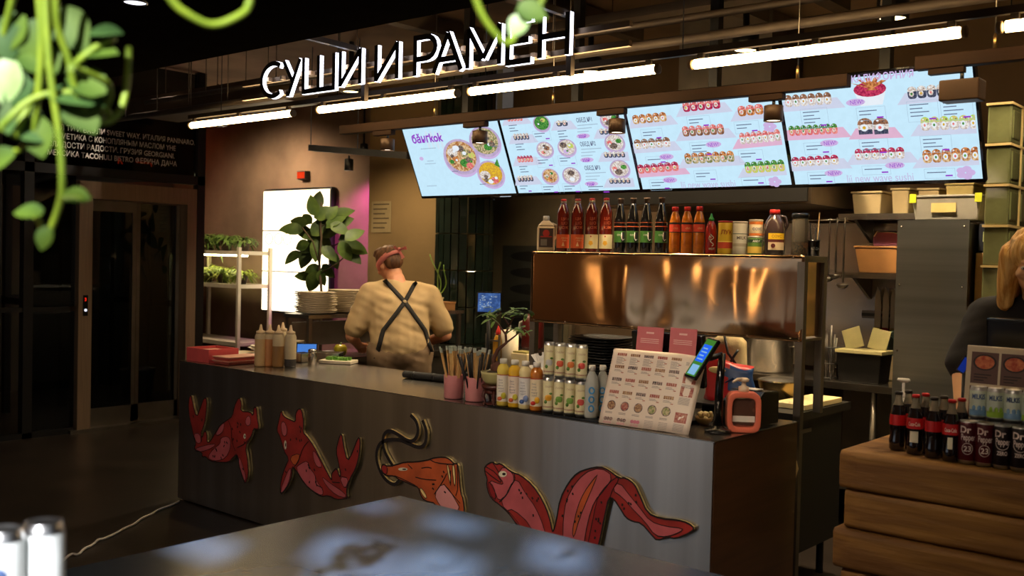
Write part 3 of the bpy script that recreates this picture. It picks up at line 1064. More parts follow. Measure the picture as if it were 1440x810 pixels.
# ================================================================== menu screens
SB = [(-2.907, -2.070), (-2.062, -1.167), (-1.159, -0.266), (-0.258, 0.633)]
SBY, SBZ, STY, STZ = 1.20, 2.005, 0.985, 2.475
SV = Vector((0, STY - SBY, STZ - SBZ))
SH_ = SV.length
SV.normalize()
SN = Vector((0, SV.z * -1, SV.y)).normalized()      # faces the hall and slightly down
SU = Vector((1, 0, 0))
DISP = glow('display_glow', (196, 230, 248), 1.05)
G = {'orange': glow('g_orange', (222, 150, 90), 1, (150, 80, 40), 90), 'rice': glow('g_rice', (236, 232, 226), 1, (190, 170, 160), 110), 'nori': glow('g_nori', (50, 58, 80), 1, (90, 90, 110), 120),
     'salmon': glow('g_salmon', (236, 150, 140), 1, (214, 96, 100), 100), 'tuna': glow('g_tuna', (206, 66, 100), 1, (150, 30, 70), 100), 'green': glow('g_green', (96, 160, 70), 1, (40, 110, 50), 110),
     'lime': glow('g_lime', (170, 214, 90), 1, (220, 190, 120), 110), 'brown': glow('g_brown', (170, 120, 90), 1, (110, 76, 60), 110), 'lilac': glow('g_lilac', (206, 180, 226), 1), 'bowl': glow('g_bowl', (196, 176, 206), 1, (180, 160, 196)),
     'tray': glow('g_tray', (206, 212, 234), 1), 'pinktray': glow('g_pinktray', (224, 180, 208), 1), 'violet': glow('g_violet', (150, 60, 200), 1), 'ink': glow('g_ink', (104, 114, 142), 1), 'grey': glow('g_grey', (168, 192, 212), 1),
     'yellow': glow('g_yellow', (230, 190, 50), 1, (200, 150, 60), 90), 'broth': glow('g_broth', (226, 196, 150), 1, (170, 110, 60), 70), 'white': glow('g_white', (232, 240, 248), 1), 'mixed': glow('g_mixed', (214, 190, 150), 1, (110, 120, 70), 90),
     'dark': glow('g_dark', (70, 60, 70), 1, (150, 130, 110), 120), 'ltext': glow('g_ltext', (196, 190, 226), 1), 'ring': glow('g_ring', (210, 230, 246), 1)}
GK = list(G)
GM = [G[k] for k in GK]
screens = []
SL = ['showing a noodle soup bowl and a violet logo', 'listing lunch sets and bowls', 'with sushi rolls in three columns, beside the lunch set screen', 'with a prawn cocktail bowl and sushi rolls, nearest the glass blocks']
for (x0, x1), t in zip(SB, SL):
    r = thing('menu_screen', 'hanging menu screen ' + t, 'screen', ((x0 + x1) / 2, SBY, SBZ), 0, 'menu screens above the counter')
    f = MB()
    O = Vector((x0, SBY, SBZ))
    b = -SN * 0.035

    def quad(a0, a1, v0, v1, off):
        return [O + SU * a + SV * v + SN * off for a, v in ((a0, v0), (a1, v0), (a1, v1), (a0, v1))]
    W = x1 - x0
    f.poly(quad(-0.004, W + 0.004, -0.014, SH_ + 0.012, -0.002), b)
    f.build('casing', M_blackgloss, r, True)
    f = MB()
    f.flat(quad(0.006, W - 0.006, 0.004, SH_ - 0.004, 0.0))
    f.build('display', DISP, r, True)
    f = MB()
    c = O + SU * W / 2 + SV * SH_ * 0.7 + SN * -0.037
    f.bar(c, c + Vector((0, 0.12, 0.02)), 0.2, 0.2)
    f.bar(c + Vector((0, 0.10, 0)), Vector((c.x, c.y + 0.10, 3.3)), 0.05, 0.05)
    f.build('mount', M_black, r, True)
    r['O'] = list(O)
    screens.append((r, O, W, MB(), MB()))


class Scr:
    """drawing on one screen; positions are given by where they appear, sizes in metres"""
    def __init__(s, i):
        s.r, s.O, s.W, s.g, s.t = screens[i]
        s.lv = 0

    def uv(s, px, py):
        d = FW * FPX + RT * (px - 720) - UP * (py - 405)
        t = (s.O - CAM_LOC).dot(SN) / d.dot(SN)
        q = CAM_LOC + d * t - s.O
        return q.dot(SU), q.dot(SV)

    def pt(s, u, v):
        u = min(max(u, 0.006), s.W - 0.006)
        v = min(max(v, 0.004), SH_ - 0.004)
        return s.O + SU * u + SV * v + SN * (0.0006 + 0.00012 * s.lv)

    def poly(s, pts, c):
        s.lv += 1
        s.g.flat([s.pt(*q) for q in pts], GK.index(c))

    def ell(s, u, v, ru, rv, c, n=20, a0=0.0, a1=2 * PI):
        s.poly([(u + ru * math.cos(a0 + (a1 - a0) * k / n), v + rv * math.sin(a0 + (a1 - a0) * k / n)) for k in range(n)], c)

    def rect(s, u0, u1, v0, v1, c):
        s.poly([(u0, v0), (u1, v0), (u1, v1), (u0, v1)], c)

    def text(s, t, px, py, size, c, width=None, bold=0.0, centre=False, wpx=None):
        u, v = s.uv(px, py)
        if wpx:
            width = s.uv(px + wpx, py)[0] - u
        s.lv += 1
        put_text(s.t, t, s.O + SU * u + SV * v + SN * (0.0006 + 0.00012 * s.lv), SU, SV, size, GK.index(c), width=width, bold=bold, centre=centre)

    def small(s, px, py, n=2, w=0.11, price=True, box=True):
        """caption block: thin text bars in a hairline box with a price"""
        u, v = s.uv(px, py)
        if box:
            for a in ((u - 0.012, u + w + 0.012, v + 0.018, v + 0.0195), (u - 0.012, u + w + 0.012, v - n * 0.017 - 0.009, v - n * 0.017 - 0.0075), (u - 0.012, u - 0.0105, v - n * 0.017 - 0.009, v + 0.018), (u + w + 0.0105, u + w + 0.012, v - n * 0.017 - 0.009, v + 0.018)):
                s.rect(*a, 'grey')
        for k in range(n):
            s.rect(u, u + w * (0.75 if k % 2 == 0 else 0.5), v - k * 0.017, v - k * 0.017 + 0.0045, 'ink')
        if price:
            s.rect(u + w * 0.72, u + w, v - n * 0.017 - 0.001, v - n * 0.017 + 0.006, 'violet')

    def bowl(s, px, py, r, food, top=(), rim='bowl'):
        u, v = s.uv(px, py)
        q_ = r * 1.2
        s.ell(u, v - r * 0.10, q_ * 1.02, r * 0.98, 'lilac', 28)
        s.ell(u, v, q_, r * 0.95, rim, 28)
        s.ell(u, v + r * 0.03, q_ * 0.85, r * 0.80, food, 24)
        for k, (c, a, d, q) in enumerate(top):
            s.ell(u + q_ * d * math.cos(a), v + r * d * math.sin(a), q_ * q, r * q * 0.8, c, 10)
            s.ell(u + q_ * d * math.cos(a + 0.35), v + r * (d - 0.1) * math.sin(a + 0.35), q_ * q * 0.4, r * q * 0.35, ('dark', 'white', 'green', 'brown')[k % 4], 7)

    def rolls(s, pxa, pya, pxb, pyb, n, hgt, side, top, band=None, tray='tray', flip=False):
        ua, va = s.uv(pxa, pya)
        ub, vb = s.uv(pxb, pyb)
        s.poly([(ua - 0.05, va - 0.022), (ub + 0.06, vb - 0.022), (ub + 0.025, vb + 0.03), (ua - 0.01, va + 0.03)], tray)
        w_ = (ub - ua) / n
        for k in range(n):
            u = ua + w_ * (k + 0.5)
            v = va + (vb - va) * (k + 0.5) / n
            s.poly([(u + w_ * 0.49 * math.copysign(abs(math.cos(t)) ** 0.6, math.cos(t)), v + hgt * (0.5 + 0.5 * math.copysign(abs(math.sin(t)) ** 0.6, math.sin(t)))) for t in [q * PI / 7 for q in range(14)]], side)
            s.poly([(u + w_ * 0.5 * math.cos(t), v + hgt * (0.62 + 0.42 * math.sin(t))) for t in [q * PI / 7 for q in range(8)]], top)
            if band:
                s.poly([(u - w_ * 0.47, v), (u + w_ * 0.42, v), (u + w_ * 0.42, v + hgt * 0.3), (u - w_ * 0.47, v + hgt * 0.3)], band)
            s.ell(u - w_ * 0.08, v + hgt * 0.42, w_ * 0.26, hgt * 0.24, 'rice' if side not in ('rice', 'broth') else 'white', 9)
            s.ell(u - w_ * 0.08, v + hgt * 0.42, w_ * 0.12, hgt * 0.11, ('salmon', 'green', 'yellow')[(k + n) % 3], 7)
            for q in range(2):
                s.ell(u + w_ * (0.22 - 0.4 * q), v + hgt * (0.80 + 0.06 * q), w_ * 0.09, hgt * 0.06, 'white' if q else 'dark', 6)

    def new(s, px, py):
        u, v = s.uv(px, py)
        s.ell(u, v, 0.045, 0.017, 'lilac', 16)
        s.text('NEW!', px - 7, py + 3.2, 0.028, 'violet', width=0.06)

    def done(s):
        s.g.build('food_print', GM, s.r, True)['kind'] = 'stuff'
        if s.t.v:
            s.t.build('lettering', GM, s.r, True)['kind'] = 'stuff'


s = Scr(0)
for k in range(8):
    u, v = s.uv(600 + k * 3.2, 190 + (k % 2) * 14)
    s.ell(u, v, 0.012, 0.03, 'ring', 8)
s.text('бăнгkok', 581, 201.5, 0.078, 'violet', wpx=44, bold=0.03)
s.rect(*[q for q in (s.uv(592, 210)[0], s.uv(592, 210)[0] + 0.14, s.uv(592, 210)[1], s.uv(592, 210)[1] + 0.005)], 'grey')
s.ell(*s.uv(593, 223), 0.018, 0.013, 'lilac')
for px, py, w_ in ((601, 227, 0.06), (598, 231, 0.10), (601, 262, 0.09)):
    u, v = s.uv(px, py); s.rect(u, u + w_, v, v + 0.005, 'grey')
T = [('rice', 2.6, 0.5, 0.3), ('mixed', 0.5, 0.35, 0.3), ('green', -1.2, 0.35, 0.28), ('dark', 1.4, 0.45, 0.22), ('dark', -0.4, 0.45, 0.2), ('orange', 3.4, 0.35, 0.18), ('salmon', -0.9, 0.6, 0.2), ('green', 3.5, 0.62, 0.14), ('lime', 0.1, 0.62, 0.2), ('white', 1.9, 0.5, 0.2)]
s.bowl(682, 199, 0.105, 'mixed', T[1:5])
s.bowl(649, 220.5, 0.125, 'broth', T)
s.bowl(691, 244, 0.092, 'yellow', [('rice', 3.3, 0.45, 0.4), ('salmon', -1.2, 0.5, 0.3), ('dark', 3.9, 0.6, 0.18), ('white', -1.8, 0.55, 0.2)])
u, v = s.uv(699, 229); s.poly([(u - 0.02, v - 0.01), (u + 0.022, v - 0.03), (u + 0.016, v + 0.03)], 'green')
for px, py in ((637, 241), (693, 206), (676, 259)):
    s.small(px, py, 1, 0.07, False, False)
s.done()
s = Scr(1)
for k, (px, py, side, top, n) in enumerate(((714, 171, 'salmon', 'tuna', 5), (724, 197, 'nori', 'rice', 5), (730, 228, 'salmon', 'tuna', 5), (731, 255, 'nori', 'rice', 5))):
    s.rolls(px, py, px + 22, py - 1.5, n, 0.04, side, top)
    s.small(px + 2, py + 6, 3 if k < 3 else 2, 0.085, k == 3, False)
BW = [(764, 172, 0.052, 'green', [('lime', 1, .4, .3), ('green', 3, .4, .3)]), (769, 209, 0.052, 'rice', [('brown', 0.6, .3, .35), ('dark', 1.5, .4, .25), ('salmon', 4, .4, .25)]), (800, 206, 0.055, 'rice', [('dark', 2.4, .45, .4), ('lime', 0.4, .45, .35), ('lilac', 4.3, .45, .3)]),
      (777, 246, 0.052, 'broth', [('orange', 4.5, .35, .3), ('green', 1, .4, .2), ('rice', 3, .4, .25)]), (807, 245, 0.055, 'rice', [('dark', 1.5, .3, .4), ('white', 4.7, .4, .3)])]
for b in BW:
    s.bowl(*b)
    s.small(b[0] - 10, b[1] + 15.5, 2, 0.105)
s.rolls(787, 176, 803, 175, 2, 0.035, 'nori', 'rice')
s.small(788, 183, 4, 0.085, False, False)
for k, (px, py, pr, qx, qy) in enumerate(((815, 170, '300₽', 862, 166), (821, 203, '350₽', 869, 198), (828, 236, '750₽', 877, 234))):
    s.text('ОБЕД №%d' % (k + 1), px, py, 0.034, 'ink', bold=0.02, wpx=22)
    for j in range(3):
        u, v = s.uv(px + 1, py + 5 + j * 4.5)
        s.rect(u, u + (0.14, 0.10, 0.08)[j], v, v + 0.005, 'grey')
    u, v = s.uv(px + 9, py + 19)
    s.ell(u, v, 0.047, 0.015, 'lilac', 16)
    s.text(pr, px + 3, py + 22, 0.026, 'violet', width=0.055, bold=0.02)
    s.bowl(qx, qy, 0.056, 'rice', [('dark', 4.2, .35, .4), ('salmon', 3, .5, .25), ('green', 0.4, .45, .3)])
    s.rolls(qx - 14, qy + 21, qx + 16, qy + 20, 5, 0.035, 'nori', 'rice')
s.small(833, 259.5, 2, 0.14, True, False)
s.done()
s = Scr(2)
for a in ((891, 175, 939, 170, 5, 0.05, 'broth', 'orange'), (894, 210, 945, 206, 5, 0.055, 'rice', 'brown'), (899, 244, 957, 239, 6, 0.052, 'salmon', 'tuna'), (963, 157, 1016, 151, 5, 0.052, 'tuna', 'salmon'), (963, 191, 1022, 187, 6, 0.055, 'brown', 'salmon'),
          (967, 229, 1037, 225, 7, 0.058, 'mixed', 'orange'), (1042, 162, 1078, 158, 3, 0.052, 'orange', 'salmon'), (1045, 201, 1103, 195, 7, 0.06, 'rice', 'salmon'), (1053, 241, 1109, 237, 6, 0.06, 'lime', 'green')):
    s.rolls(*a, tray='pinktray' if a[0] in (1045, 899) else 'tray')
for px, py, n in ((909, 184, 2), (916, 222, 1), (921, 254, 2), (974, 166, 2), (978, 202, 3), (984, 241, 2), (1041, 173, 2), (1047, 213, 2), (1051, 250, 1)):
    s.small(px, py, n)
for px, py in ((943, 216.5), (948, 249), (1009, 199)):
    s.new(px, py)
for px, py in ((1088, 174), (1095, 251)):
    u, v = s.uv(px, py)
    for q in range(5):
        s.ell(u + 0.02 * math.cos(q * 1.257), v + 0.016 * math.sin(q * 1.257), 0.017, 0.013, 'lilac', 10)
s.text('lïi new wave sushi', 965, 260.5, 0.055, 'ltext', wpx=76)
s.done()
s = Scr(3)
for a in ((1105, 151, 1171, 146, 6, 0.058, 'rice', 'brown'), (1111, 191, 1180, 187, 8, 0.05, 'salmon', 'green'), (1116, 234, 1182, 230, 6, 0.05, 'rice', 'tuna'), (1205, 224, 1275, 221, 6, 0.055, 'rice', 'tuna'), (1279, 138, 1334, 133, 4, 0.055, 'nori', 'rice'),
          (1298, 182, 1380, 178, 6, 0.062, 'rice', 'lime'), (1301, 227, 1383, 222, 6, 0.062, 'broth', 'orange')):
    s.rolls(*a, tray='pinktray' if a[0] in (1111,) else 'tray')
s.rolls(1211, 186, 1255, 185, 2, 0.075, 'rice', 'brown', 'nori', 'pinktray')
u, v = s.uv(1228, 133)
s.poly([(u - 0.075, v + 0.035), (u + 0.075, v + 0.035), (u + 0.05, v - 0.04), (u - 0.05, v - 0.04)], 'white')
s.ell(u, v + 0.035, 0.075, 0.035, 'tuna', 18)
for k in range(5):
    a = 0.6 + k * 0.5
    s.poly([(u - 0.02 + k * 0.01, v + 0.03), (u + 0.0 + k * 0.01, v + 0.03), (u + 0.085 * math.cos(a) + 0.01, v + 0.04 + 0.05 * math.sin(a)), (u + 0.085 * math.cos(a) - 0.012, v + 0.045 + 0.05 * math.sin(a))], 'orange')
for px, py, n in ((1133, 156, 4), (1138, 203, 2), (1143, 244, 2), (1212, 154, 2), (1216, 198, 3), (1220, 235, 1), (1283, 145, 4), (1330, 142, 4), (1302, 193, 3), (1308, 239, 1)):
    s.small(px, py, n)
for px, py in ((1171, 197), (1177, 239), (1263, 228), (1208, 140)):
    s.new(px, py)
u, v = s.uv(1362, 238)
for q in range(5):
    s.ell(u + 0.022 * math.cos(q * 1.257), v + 0.018 * math.sin(q * 1.257), 0.02, 0.015, 'lilac', 10)
s.text('lïi new wave sushi', 1197, 252, 0.055, 'ltext', wpx=93)
s.text('КАЛИФОРНИЯ', 1203, 112.5, 0.045, 'lilac', wpx=88, bold=0.02)
s.done()

# ================================================================== back of house: tables, rack, wall units
ret = thing('side_worktop', 'steel worktop turning back from the far end of the counter', 'worktop', (-3.56, 1.6, 0))
f = MB(); f.box(-3.86, -3.37, 0.775, 2.36, 0.86, 0.90); f.build('top', M_steelh, ret, True)
f = MB(); f.box(-3.84, -3.40, 0.80, 2.34, 0.1, 0.86); f.build('cabinet', M_steeld, ret, True)
f = MB(); f.box(-3.80, -3.45, 0.82, 2.32, 0.0, 0.1); f.build('plinth', M_black, ret, True)

bt = thing('black_cabinet', 'black cabinet worktop behind the steel counter', 'cabinet', (-1.2, 1.28, 0))
f = MB(); f.box(-2.3, -0.10, 0.95, 1.62, 0.86, 0.90); f.build('top', mat('black_laminate', (24, 22, 20), 0.4), bt, True)
f = MB(); f.box(-2.26, -0.13, 0.99, 1.58, 0.20, 0.86); f.build('body', mat('black_side', (12, 11, 10), 0.5), bt, True)
for x in (-2.2, -0.2):
    for y in (1.05, 1.52):
        f = MB(); f.rod((x, y, 0), (x, y, 0.2), 0.02); f.build('leg', M_black, bt, True)
f = MB(); f.box(-0.13, -0.122, 1.05, 1.19, 0.79, 0.81); f.build('handle', M_steeld, bt, True)

rt = thing('rear_worktop', 'long steel worktop along the kitchen back wall', 'worktop', (-1.5, 2.75, 0))
f = MB(); f.box(-3.3, -0.12, 2.42, 3.08, 0.86, 0.90); f.build('top', M_steelh, rt, True)
f = MB(); f.box(-3.3, -0.12, 2.44, 3.06, 0.25, 0.29); f.build('shelf', M_steeld, rt, True)
for x in (-3.2, -2.2, -1.2, -0.3):
    for y in (2.47, 3.0):
        f = MB(); f.rod((x, y, 0), (x, y, 0.86), 0.02); f.build('leg', M_steeld, rt, True)
f = MB(); f.box(-0.70, -0.14, 2.99, 3.0, 0.3, 0.86); f.build('back_sheet', M_steeld, rt, True)
spl = MB(); spl.box(-1.7, 0.35, 3.085, 3.098, 0.92, 1.9)
tag(spl.build('splash_panel', M_steelh), 'shiny steel splash panel on the wall behind the ladles', 'panel')

# pass rack: rippled steel front, shelf and posts
PX0, PX1, PYF, PYB, PZ0, PZ1 = -1.665, -0.040, 0.862, 1.12, 1.252, 1.652
rack = thing('pass_shelf', 'rippled steel pass shelf standing behind the counter', 'shelf', ((PX0 + PX1) / 2, 1.0, 0))
f = MB()
nx, nz = 90, 24
vs, fs = [], []
for j in range(nz + 1):
    for i in range(nx + 1):
        u, v = i / nx, j / nz
        x = PX0 + (PX1 - PX0) * u
        z = PZ0 + (PZ1 - PZ0) * v
        e = min(1, 6 * v) * min(1, 6 * (1 - v))
        k = max(0, min(1, (u - 0.18) * 4))
        d = e * k * 0.010 * mnoise.noise(Vector((x * 4.2 + 2, z * 1.6, 0.3))) + e * k * 0.0035 * mnoise.noise(Vector((x * 9, z * 3.5, 5)))
        vs.append((x, PYF + d, z))
for j in range(nz):
    for i in range(nx):
        a = j * (nx + 1) + i
        fs.append((a, a + 1, a + nx + 2, a + nx + 1))
f.add(vs, fs, 0, True)
M_mirror = mat('rippled_steel', (190, 154, 118), 0.13, 1.0, var=0.04, aniso=0.6, arot=0.25)
fp = f.build('front_sheet', M_mirror, rack, True)
sd = fp.modifiers.new('thick', 'SOLIDIFY'); sd.thickness = 0.003; sd.offset = -1
f = MB(); f.box(PX0, PX1, PYF + 0.01, PYB, PZ1 - 0.03, PZ1 - 0.002); f.build('shelf_board', M_steeld, rack, True)
f = MB(); f.box(PX0, PX1, PYF + 0.012, PYB, PZ0, PZ0 + 0.012); f.build('lower_board', M_steeld, rack, True)
for x, z0 in ((PX0 + 0.015, 0.9), (PX1 - 0.015, 0.0)):
    for y in (PYF + 0.02, PYB - 0.02):
        b = 0.9 if (y > 0.95) else 0.0
        f = MB(); f.box(x - 0.018, x + 0.018, y - 0.018, y + 0.018, b, PZ1 - 0.03); f.build('post', M_steeld, rack, True)
f = MB(); f.box(PX1 - 0.02, PX1 - 0.017, PYF + 0.03, PYB - 0.02, PZ0 + 0.02, PZ1 - 0.03); f.build('end_sheet', M_mirror, rack, True)
for x in [PX0 + 0.03 + k * 0.22 for k in range(8)]:
    for z in (PZ0 + 0.012, PZ1 - 0.012):
        f = MB(); f.ball((x, PYF - 0.001, z), 0.005, n=8, k=4); f.build('screw', M_steelh, rack, True)
f = MB()
q = at(1122, 640, y=0.86); q2 = at(1118, 700, y=0.86)
f.poly([(q.x - 0.02, 0.845, q.z + 0.04), (q.x + 0.012, 0.845, q.z - 0.06), (q.x - 0.02, 0.845, q.z - 0.17)], (0, 0.002, 0))
tag(f.build('paper_scrap', mat('paper', (220, 196, 140), 0.8)), 'torn paper scrap stuck on the rack post at the counter end', 'paper')

# exhaust hood behind the bottles
hd = thing('exhaust_hood', 'dark kitchen exhaust hood behind the bottle shelf', 'exhaust hood', (-1.4, 2.7, 1.97))
f = MB()
f.box(-2.2, -0.66, 2.3, 2.32, 1.985, 2.16)
f.add([(-2.2, 2.32, 2.16), (-0.66, 2.32, 2.16), (-0.68, 3.08, 2.6), (-2.2, 3.08, 2.6), (-2.2, 2.3, 1.985), (-0.66, 2.3, 1.985), (-0.68, 3.08, 1.985), (-2.2, 3.08, 1.985)], [(0, 1, 2, 3), (1, 5, 6, 2), (0, 3, 7, 4), (4, 7, 6, 5)])
f.build('canopy', mat('hood_steel', (120, 104, 84), 0.45, 0.8), hd, True)
f = MB(); f.box(-2.2, -0.68, 2.285, 2.30, 2.0, 2.15); f.build('front_band', mat('hood_dark', (22, 20, 18), 0.5), hd, True)
f = MB(); f.box(-1.8, -1.1, 2.6, 3.08, 2.6, 3.28); f.build('flue', M_steeld, hd, True)

# tall steel panel and tan cabinet beside it
sp = thing('steel_partition', 'tall grey steel panel with corner screws at the end of the worktop', 'panel', (0.095, 2.25, 0))
f = MB(); f.box(-0.097, 0.287, 2.20, 2.212, 0, 1.876); f.build('sheet', mat('grey_steel', (120, 122, 120), 0.38, 0.9, var=0.12, vs=2, stretch=(0.3, 1, 9)), sp, True)
f = MB(); f.box(-0.09, 0.28, 2.215, 2.9, 0, 1.86); f.build('cabinet', M_steeld, sp, True)
for x in (-0.075, 0.262):
    for z in (1.84, 1.51, 1.14):
        f = MB(); f.ball((x, 2.198, z), 0.006, n=8, k=4); f.build('screw', M_steelh, sp, True)
fr = thing('tan_cabinet', 'tan cabinet squeezed between steel panel and glass blocks', 'cabinet', (0.36, 2.6, 0))
f = MB(); f.box(0.295, 0.437, 2.3, 2.95, 0, 1.70); f.build('body', mat('tan_panel', (190, 150, 100), 0.5), fr, True, bevel=0.006)
f = MB(); f.box(0.36, 0.368, 2.292, 2.3, 0.1, 1.66); f.build('door_gap', M_black, fr, True)
f = MB(); f.box(0.30, 0.435, 2.32, 2.7, 1.702, 1.86)
tag(f.build('dark_case', mat('dark_blue', (26, 30, 44), 0.5), bevel=0.008), 'dark blue case on top of the tan cabinet', 'case')
f = MB(); f.box(0.33, 0.435, 2.3, 2.318, 1.76, 1.80); f.box(0.33, 0.435, 2.303, 2.318, 1.80, 1.815)
tag(f.build('folded_papers', mat('paper_green', (200, 214, 150), 0.6)), 'pale green folded papers in front of the dark blue case', 'paper')

# glass block wall
gbw = MB()
BH, BL = 0.203, 0.2
for j in range(13):
    z = min(2.44, j * BH)
    gbw.box(0.449, 0.571, 1.85, 3.06, z - 0.006, z + 0.006)
for i in range(1, 7):
    y = 1.852 + i * BL
    gbw.box(0.449, 0.571, y - 0.006, y + 0.006, 0, 2.44)
gw = struct('wall_glass_block', gbw, mat('block_mortar', (200, 176, 120), 0.7), label='glass block wall behind the till')
M_gb = mat('block_glass', (120, 124, 84), 0.12, 0.0, var=0.25, vs=5, trans=0.35, bump=0.3, bs=14, coat=0.5)
bm_ = MB()
bm_.box(-0.056, 0.056, -0.093, 0.093, -0.096, 0.096)
bm_.box(-0.061, 0.061, -0.07, 0.07, -0.073, 0.073)
b0 = bm_.build('glass_block', M_gb, gw, bevel=0.008)
b0.location = (0.51, 1.952, 0.1015)
for j in range(12):
    for i in range(6):
        if i == j == 0: continue
        c = b0.copy(); COL.objects.link(c); c.parent = gw
        c.location = (0.51, 1.952 + i * BL, 0.1015 + j * BH)

# dark green tiled column
CX, CY, CR = -3.84, 2.62, 0.235
cg = MB(); cg.lathe([(CR - 0.012, 0), (CR - 0.012, 3.3)], 40, c=(CX, CY, 0))
colm = struct('column_tiled', cg, mat('tile_grout', (120, 104, 72), 0.8), label='round column clad in dark glossy green tiles')
M_tile = mat('green_tile', (26, 36, 30), 0.08, 0.0, var=0.4, vs=4, coat=0.6)
NT, TH = 22, 0.30
tb = MB()
da = 2 * PI / NT
w2 = CR * math.tan(da / 2) - 0.004
tb.box(-w2, w2, -0.012, 0.003, -TH / 2 + 0.004, TH / 2 - 0.004)
t0 = None
for j in range(11):
    for i in range(NT):
        a = -PI + (i + 0.5) * PI / NT * 1.16 - 0.25
        a = i * da
        if math.cos(a - math.atan2(-3.557 - CY, 1.962 - CX)) < -0.25:
            continue
        if t0 is None:
            t0 = tb.build('tile', M_tile, colm, bevel=0.002); o = t0
        else:
            o = t0.copy(); COL.objects.link(o); o.parent = colm
        R_ = random.uniform(-0.025, 0.025)
        o.location = (CX + (CR - 0.002) * math.cos(a), CY + (CR - 0.002) * math.sin(a), 0.15 + j * TH)
        o.rotation_euler = (random.uniform(-0.015, 0.015), 0, a + PI / 2 + R_)

# poster behind glass in the alcove
ps = thing('wall_poster', 'dim framed poster with dark fish drawings behind glass', 'poster', (-3.4, 3.09, 1.2))
f = MB(); f.box(-3.93, -3.02, 3.05, 3.095, 0.6, 2.14); f.build('frame', mat('poster_frame', (120, 106, 86), 0.4, 0.3), ps, True)
f = MB(); f.box(-3.90, -3.05, 3.046, 3.050, 0.63, 2.11); f.build('sheet', mat('poster_sheet', (104, 96, 76), 0.4, coat=0.5), ps, True)
f = MB(); f.box(-3.78, -3.10, 3.043, 3.0455, 0.85, 1.72); f.build('print_ground', mat('poster_dark', (54, 56, 52), 0.4), ps, True)
for k in range(6):
    f = MB()
    z = 0.93 + k * 0.14
    pts = []
    for q in range(24):
        a = 2 * PI * q / 24
        pts.append((-3.42 + 0.27 * math.cos(a) + (0.05 if abs(a) < 0.3 else 0), 3.0425, z + 0.035 * math.sin(a) * (1.3 if math.cos(a) < 0 else 0.8)))
    f.flat(pts)
    f.build('fish_drawing', mat('poster_fish', (22, 24, 24), 0.5), ps, True)

# light box, shelf with plants, pink lamp
lb = thing('light_box', 'tall white glowing light box on the concrete wall', 'light box', (-7.0, 3.3, 0.95))
lx0, lx1 = at(369, 350, y=3.27).x, at(463, 350, y=3.27).x
lz0, lz1 = 0.965, 2.30
f = MB(); f.box(lx0 - 0.02, lx1 + 0.02, 3.275, 3.345, lz0 - 0.02, lz1 + 0.02); f.build('case', M_black, lb, True, bevel=0.03, seg=4)
f = MB()
zs_ = [lz0, lz0 + 0.44, lz0 + 0.89, lz1]
for k in range(3):
    f = MB()
    f.box(lx0 + 0.01, lx1 - 0.01, 3.264, 3.274, zs_[k] + 0.006, zs_[k + 1] - 0.006)
    f.build('glowing_panel', glow('lightbox_glow', (255, 238, 205), 3.2, (255, 232, 190), 2), lb, True, bevel=0.02)
f = MB()
z = lz0 + 0.80
for k, x in enumerate((lx0 + 0.13, lx0 + 0.30, lx0 + 0.46)):
    f = MB(); f.tube([(x + 0.07 * math.cos(a), 3.262, z + 0.06 * math.sin(a)) for a in [q * PI / 8 for q in range(17)]], 0.004, 5); f.build('scribble', mat('green_scribble', (120, 170, 60), 0.6), lb, True)
f = MB()
for k in range(8):
    f.box(lx0 + 0.05, lx0 + 0.2 + 0.05 * (k % 3), 3.2625, 3.2635, lz0 + 0.06 + 0.032 * k, lz0 + 0.064 + 0.032 * k)
f.build('small_print', mat('pale_print', (200, 180, 120), 0.7), lb, True)['kind'] = 'stuff'

shelfp = thing('plant_shelf', 'pale metal shelf with ferns beside the concrete wall', 'shelf', (-7.6, 2.9, 0))
M_pale = mat('pale_metal', (196, 186, 166), 0.45, 0.2)
sx0, sx1 = -8.6, -7.24
for x in (sx0, -8.42 + 0.0, sx1):
    for y in (2.75, 3.15):
        f = MB(); f.box(x - 0.018, x + 0.018, y - 0.018, y + 0.018, 0, 1.66); f.build('post', M_pale, shelfp, True)
for z in (1.60, 1.24, 0.62):
    f = MB(); f.box(sx0, sx1, 2.73, 3.17, z - 0.02, z + 0.02); f.build('board', M_pale, shelfp, True)
f = MB(); f.box(sx0 + 0.1, sx1 - 0.1, 2.9, 2.93, 1.562, 1.578); f.build('grow_light', glow('grow_glow', (255, 240, 170), 30), shelfp, True)
f = MB(); f.box(sx0, sx1, 3.12, 3.14, 0.05, 0.55); f.build('lower_panel', mat('panel_brown', (110, 84, 56), 0.6), shelfp, True)

M_fern = mat('fern_green', (96, 122, 46), 0.55, c2=(58, 90, 34), vs=14)
M_lime = mat('lime_green', (150, 160, 50), 0.55, c2=(96, 128, 40), vs=14)


def blade(mb, p, d, L, w, droop, m=0, n=5):
    """arching strap leaf"""
    p = Vector(p); d = Vector(d).normalized()
    side = d.cross(Vector((0, 0, 1)))
    side = side.normalized() if side.length > 1e-3 else Vector((1, 0, 0))
    vs = []
    for i in range(n + 1):
        t = i / n
        c = p + d * (L * t) + Vector((0, 0, -droop * L * t * t))
        ww = w * (0.5 + 1.6 * t) * (1 - t) ** 0.7 + 0.001
        vs += [c - side * ww, c + Vector((0, 0, ww * 0.3)), c + side * ww]
    fs = []
    for i in range(n):
        for q in (0, 1):
            fs.append((i * 3 + q, i * 3 + q + 1, i * 3 + q + 4, i * 3 + q + 3))
    mb.add(vs, fs, m, True)


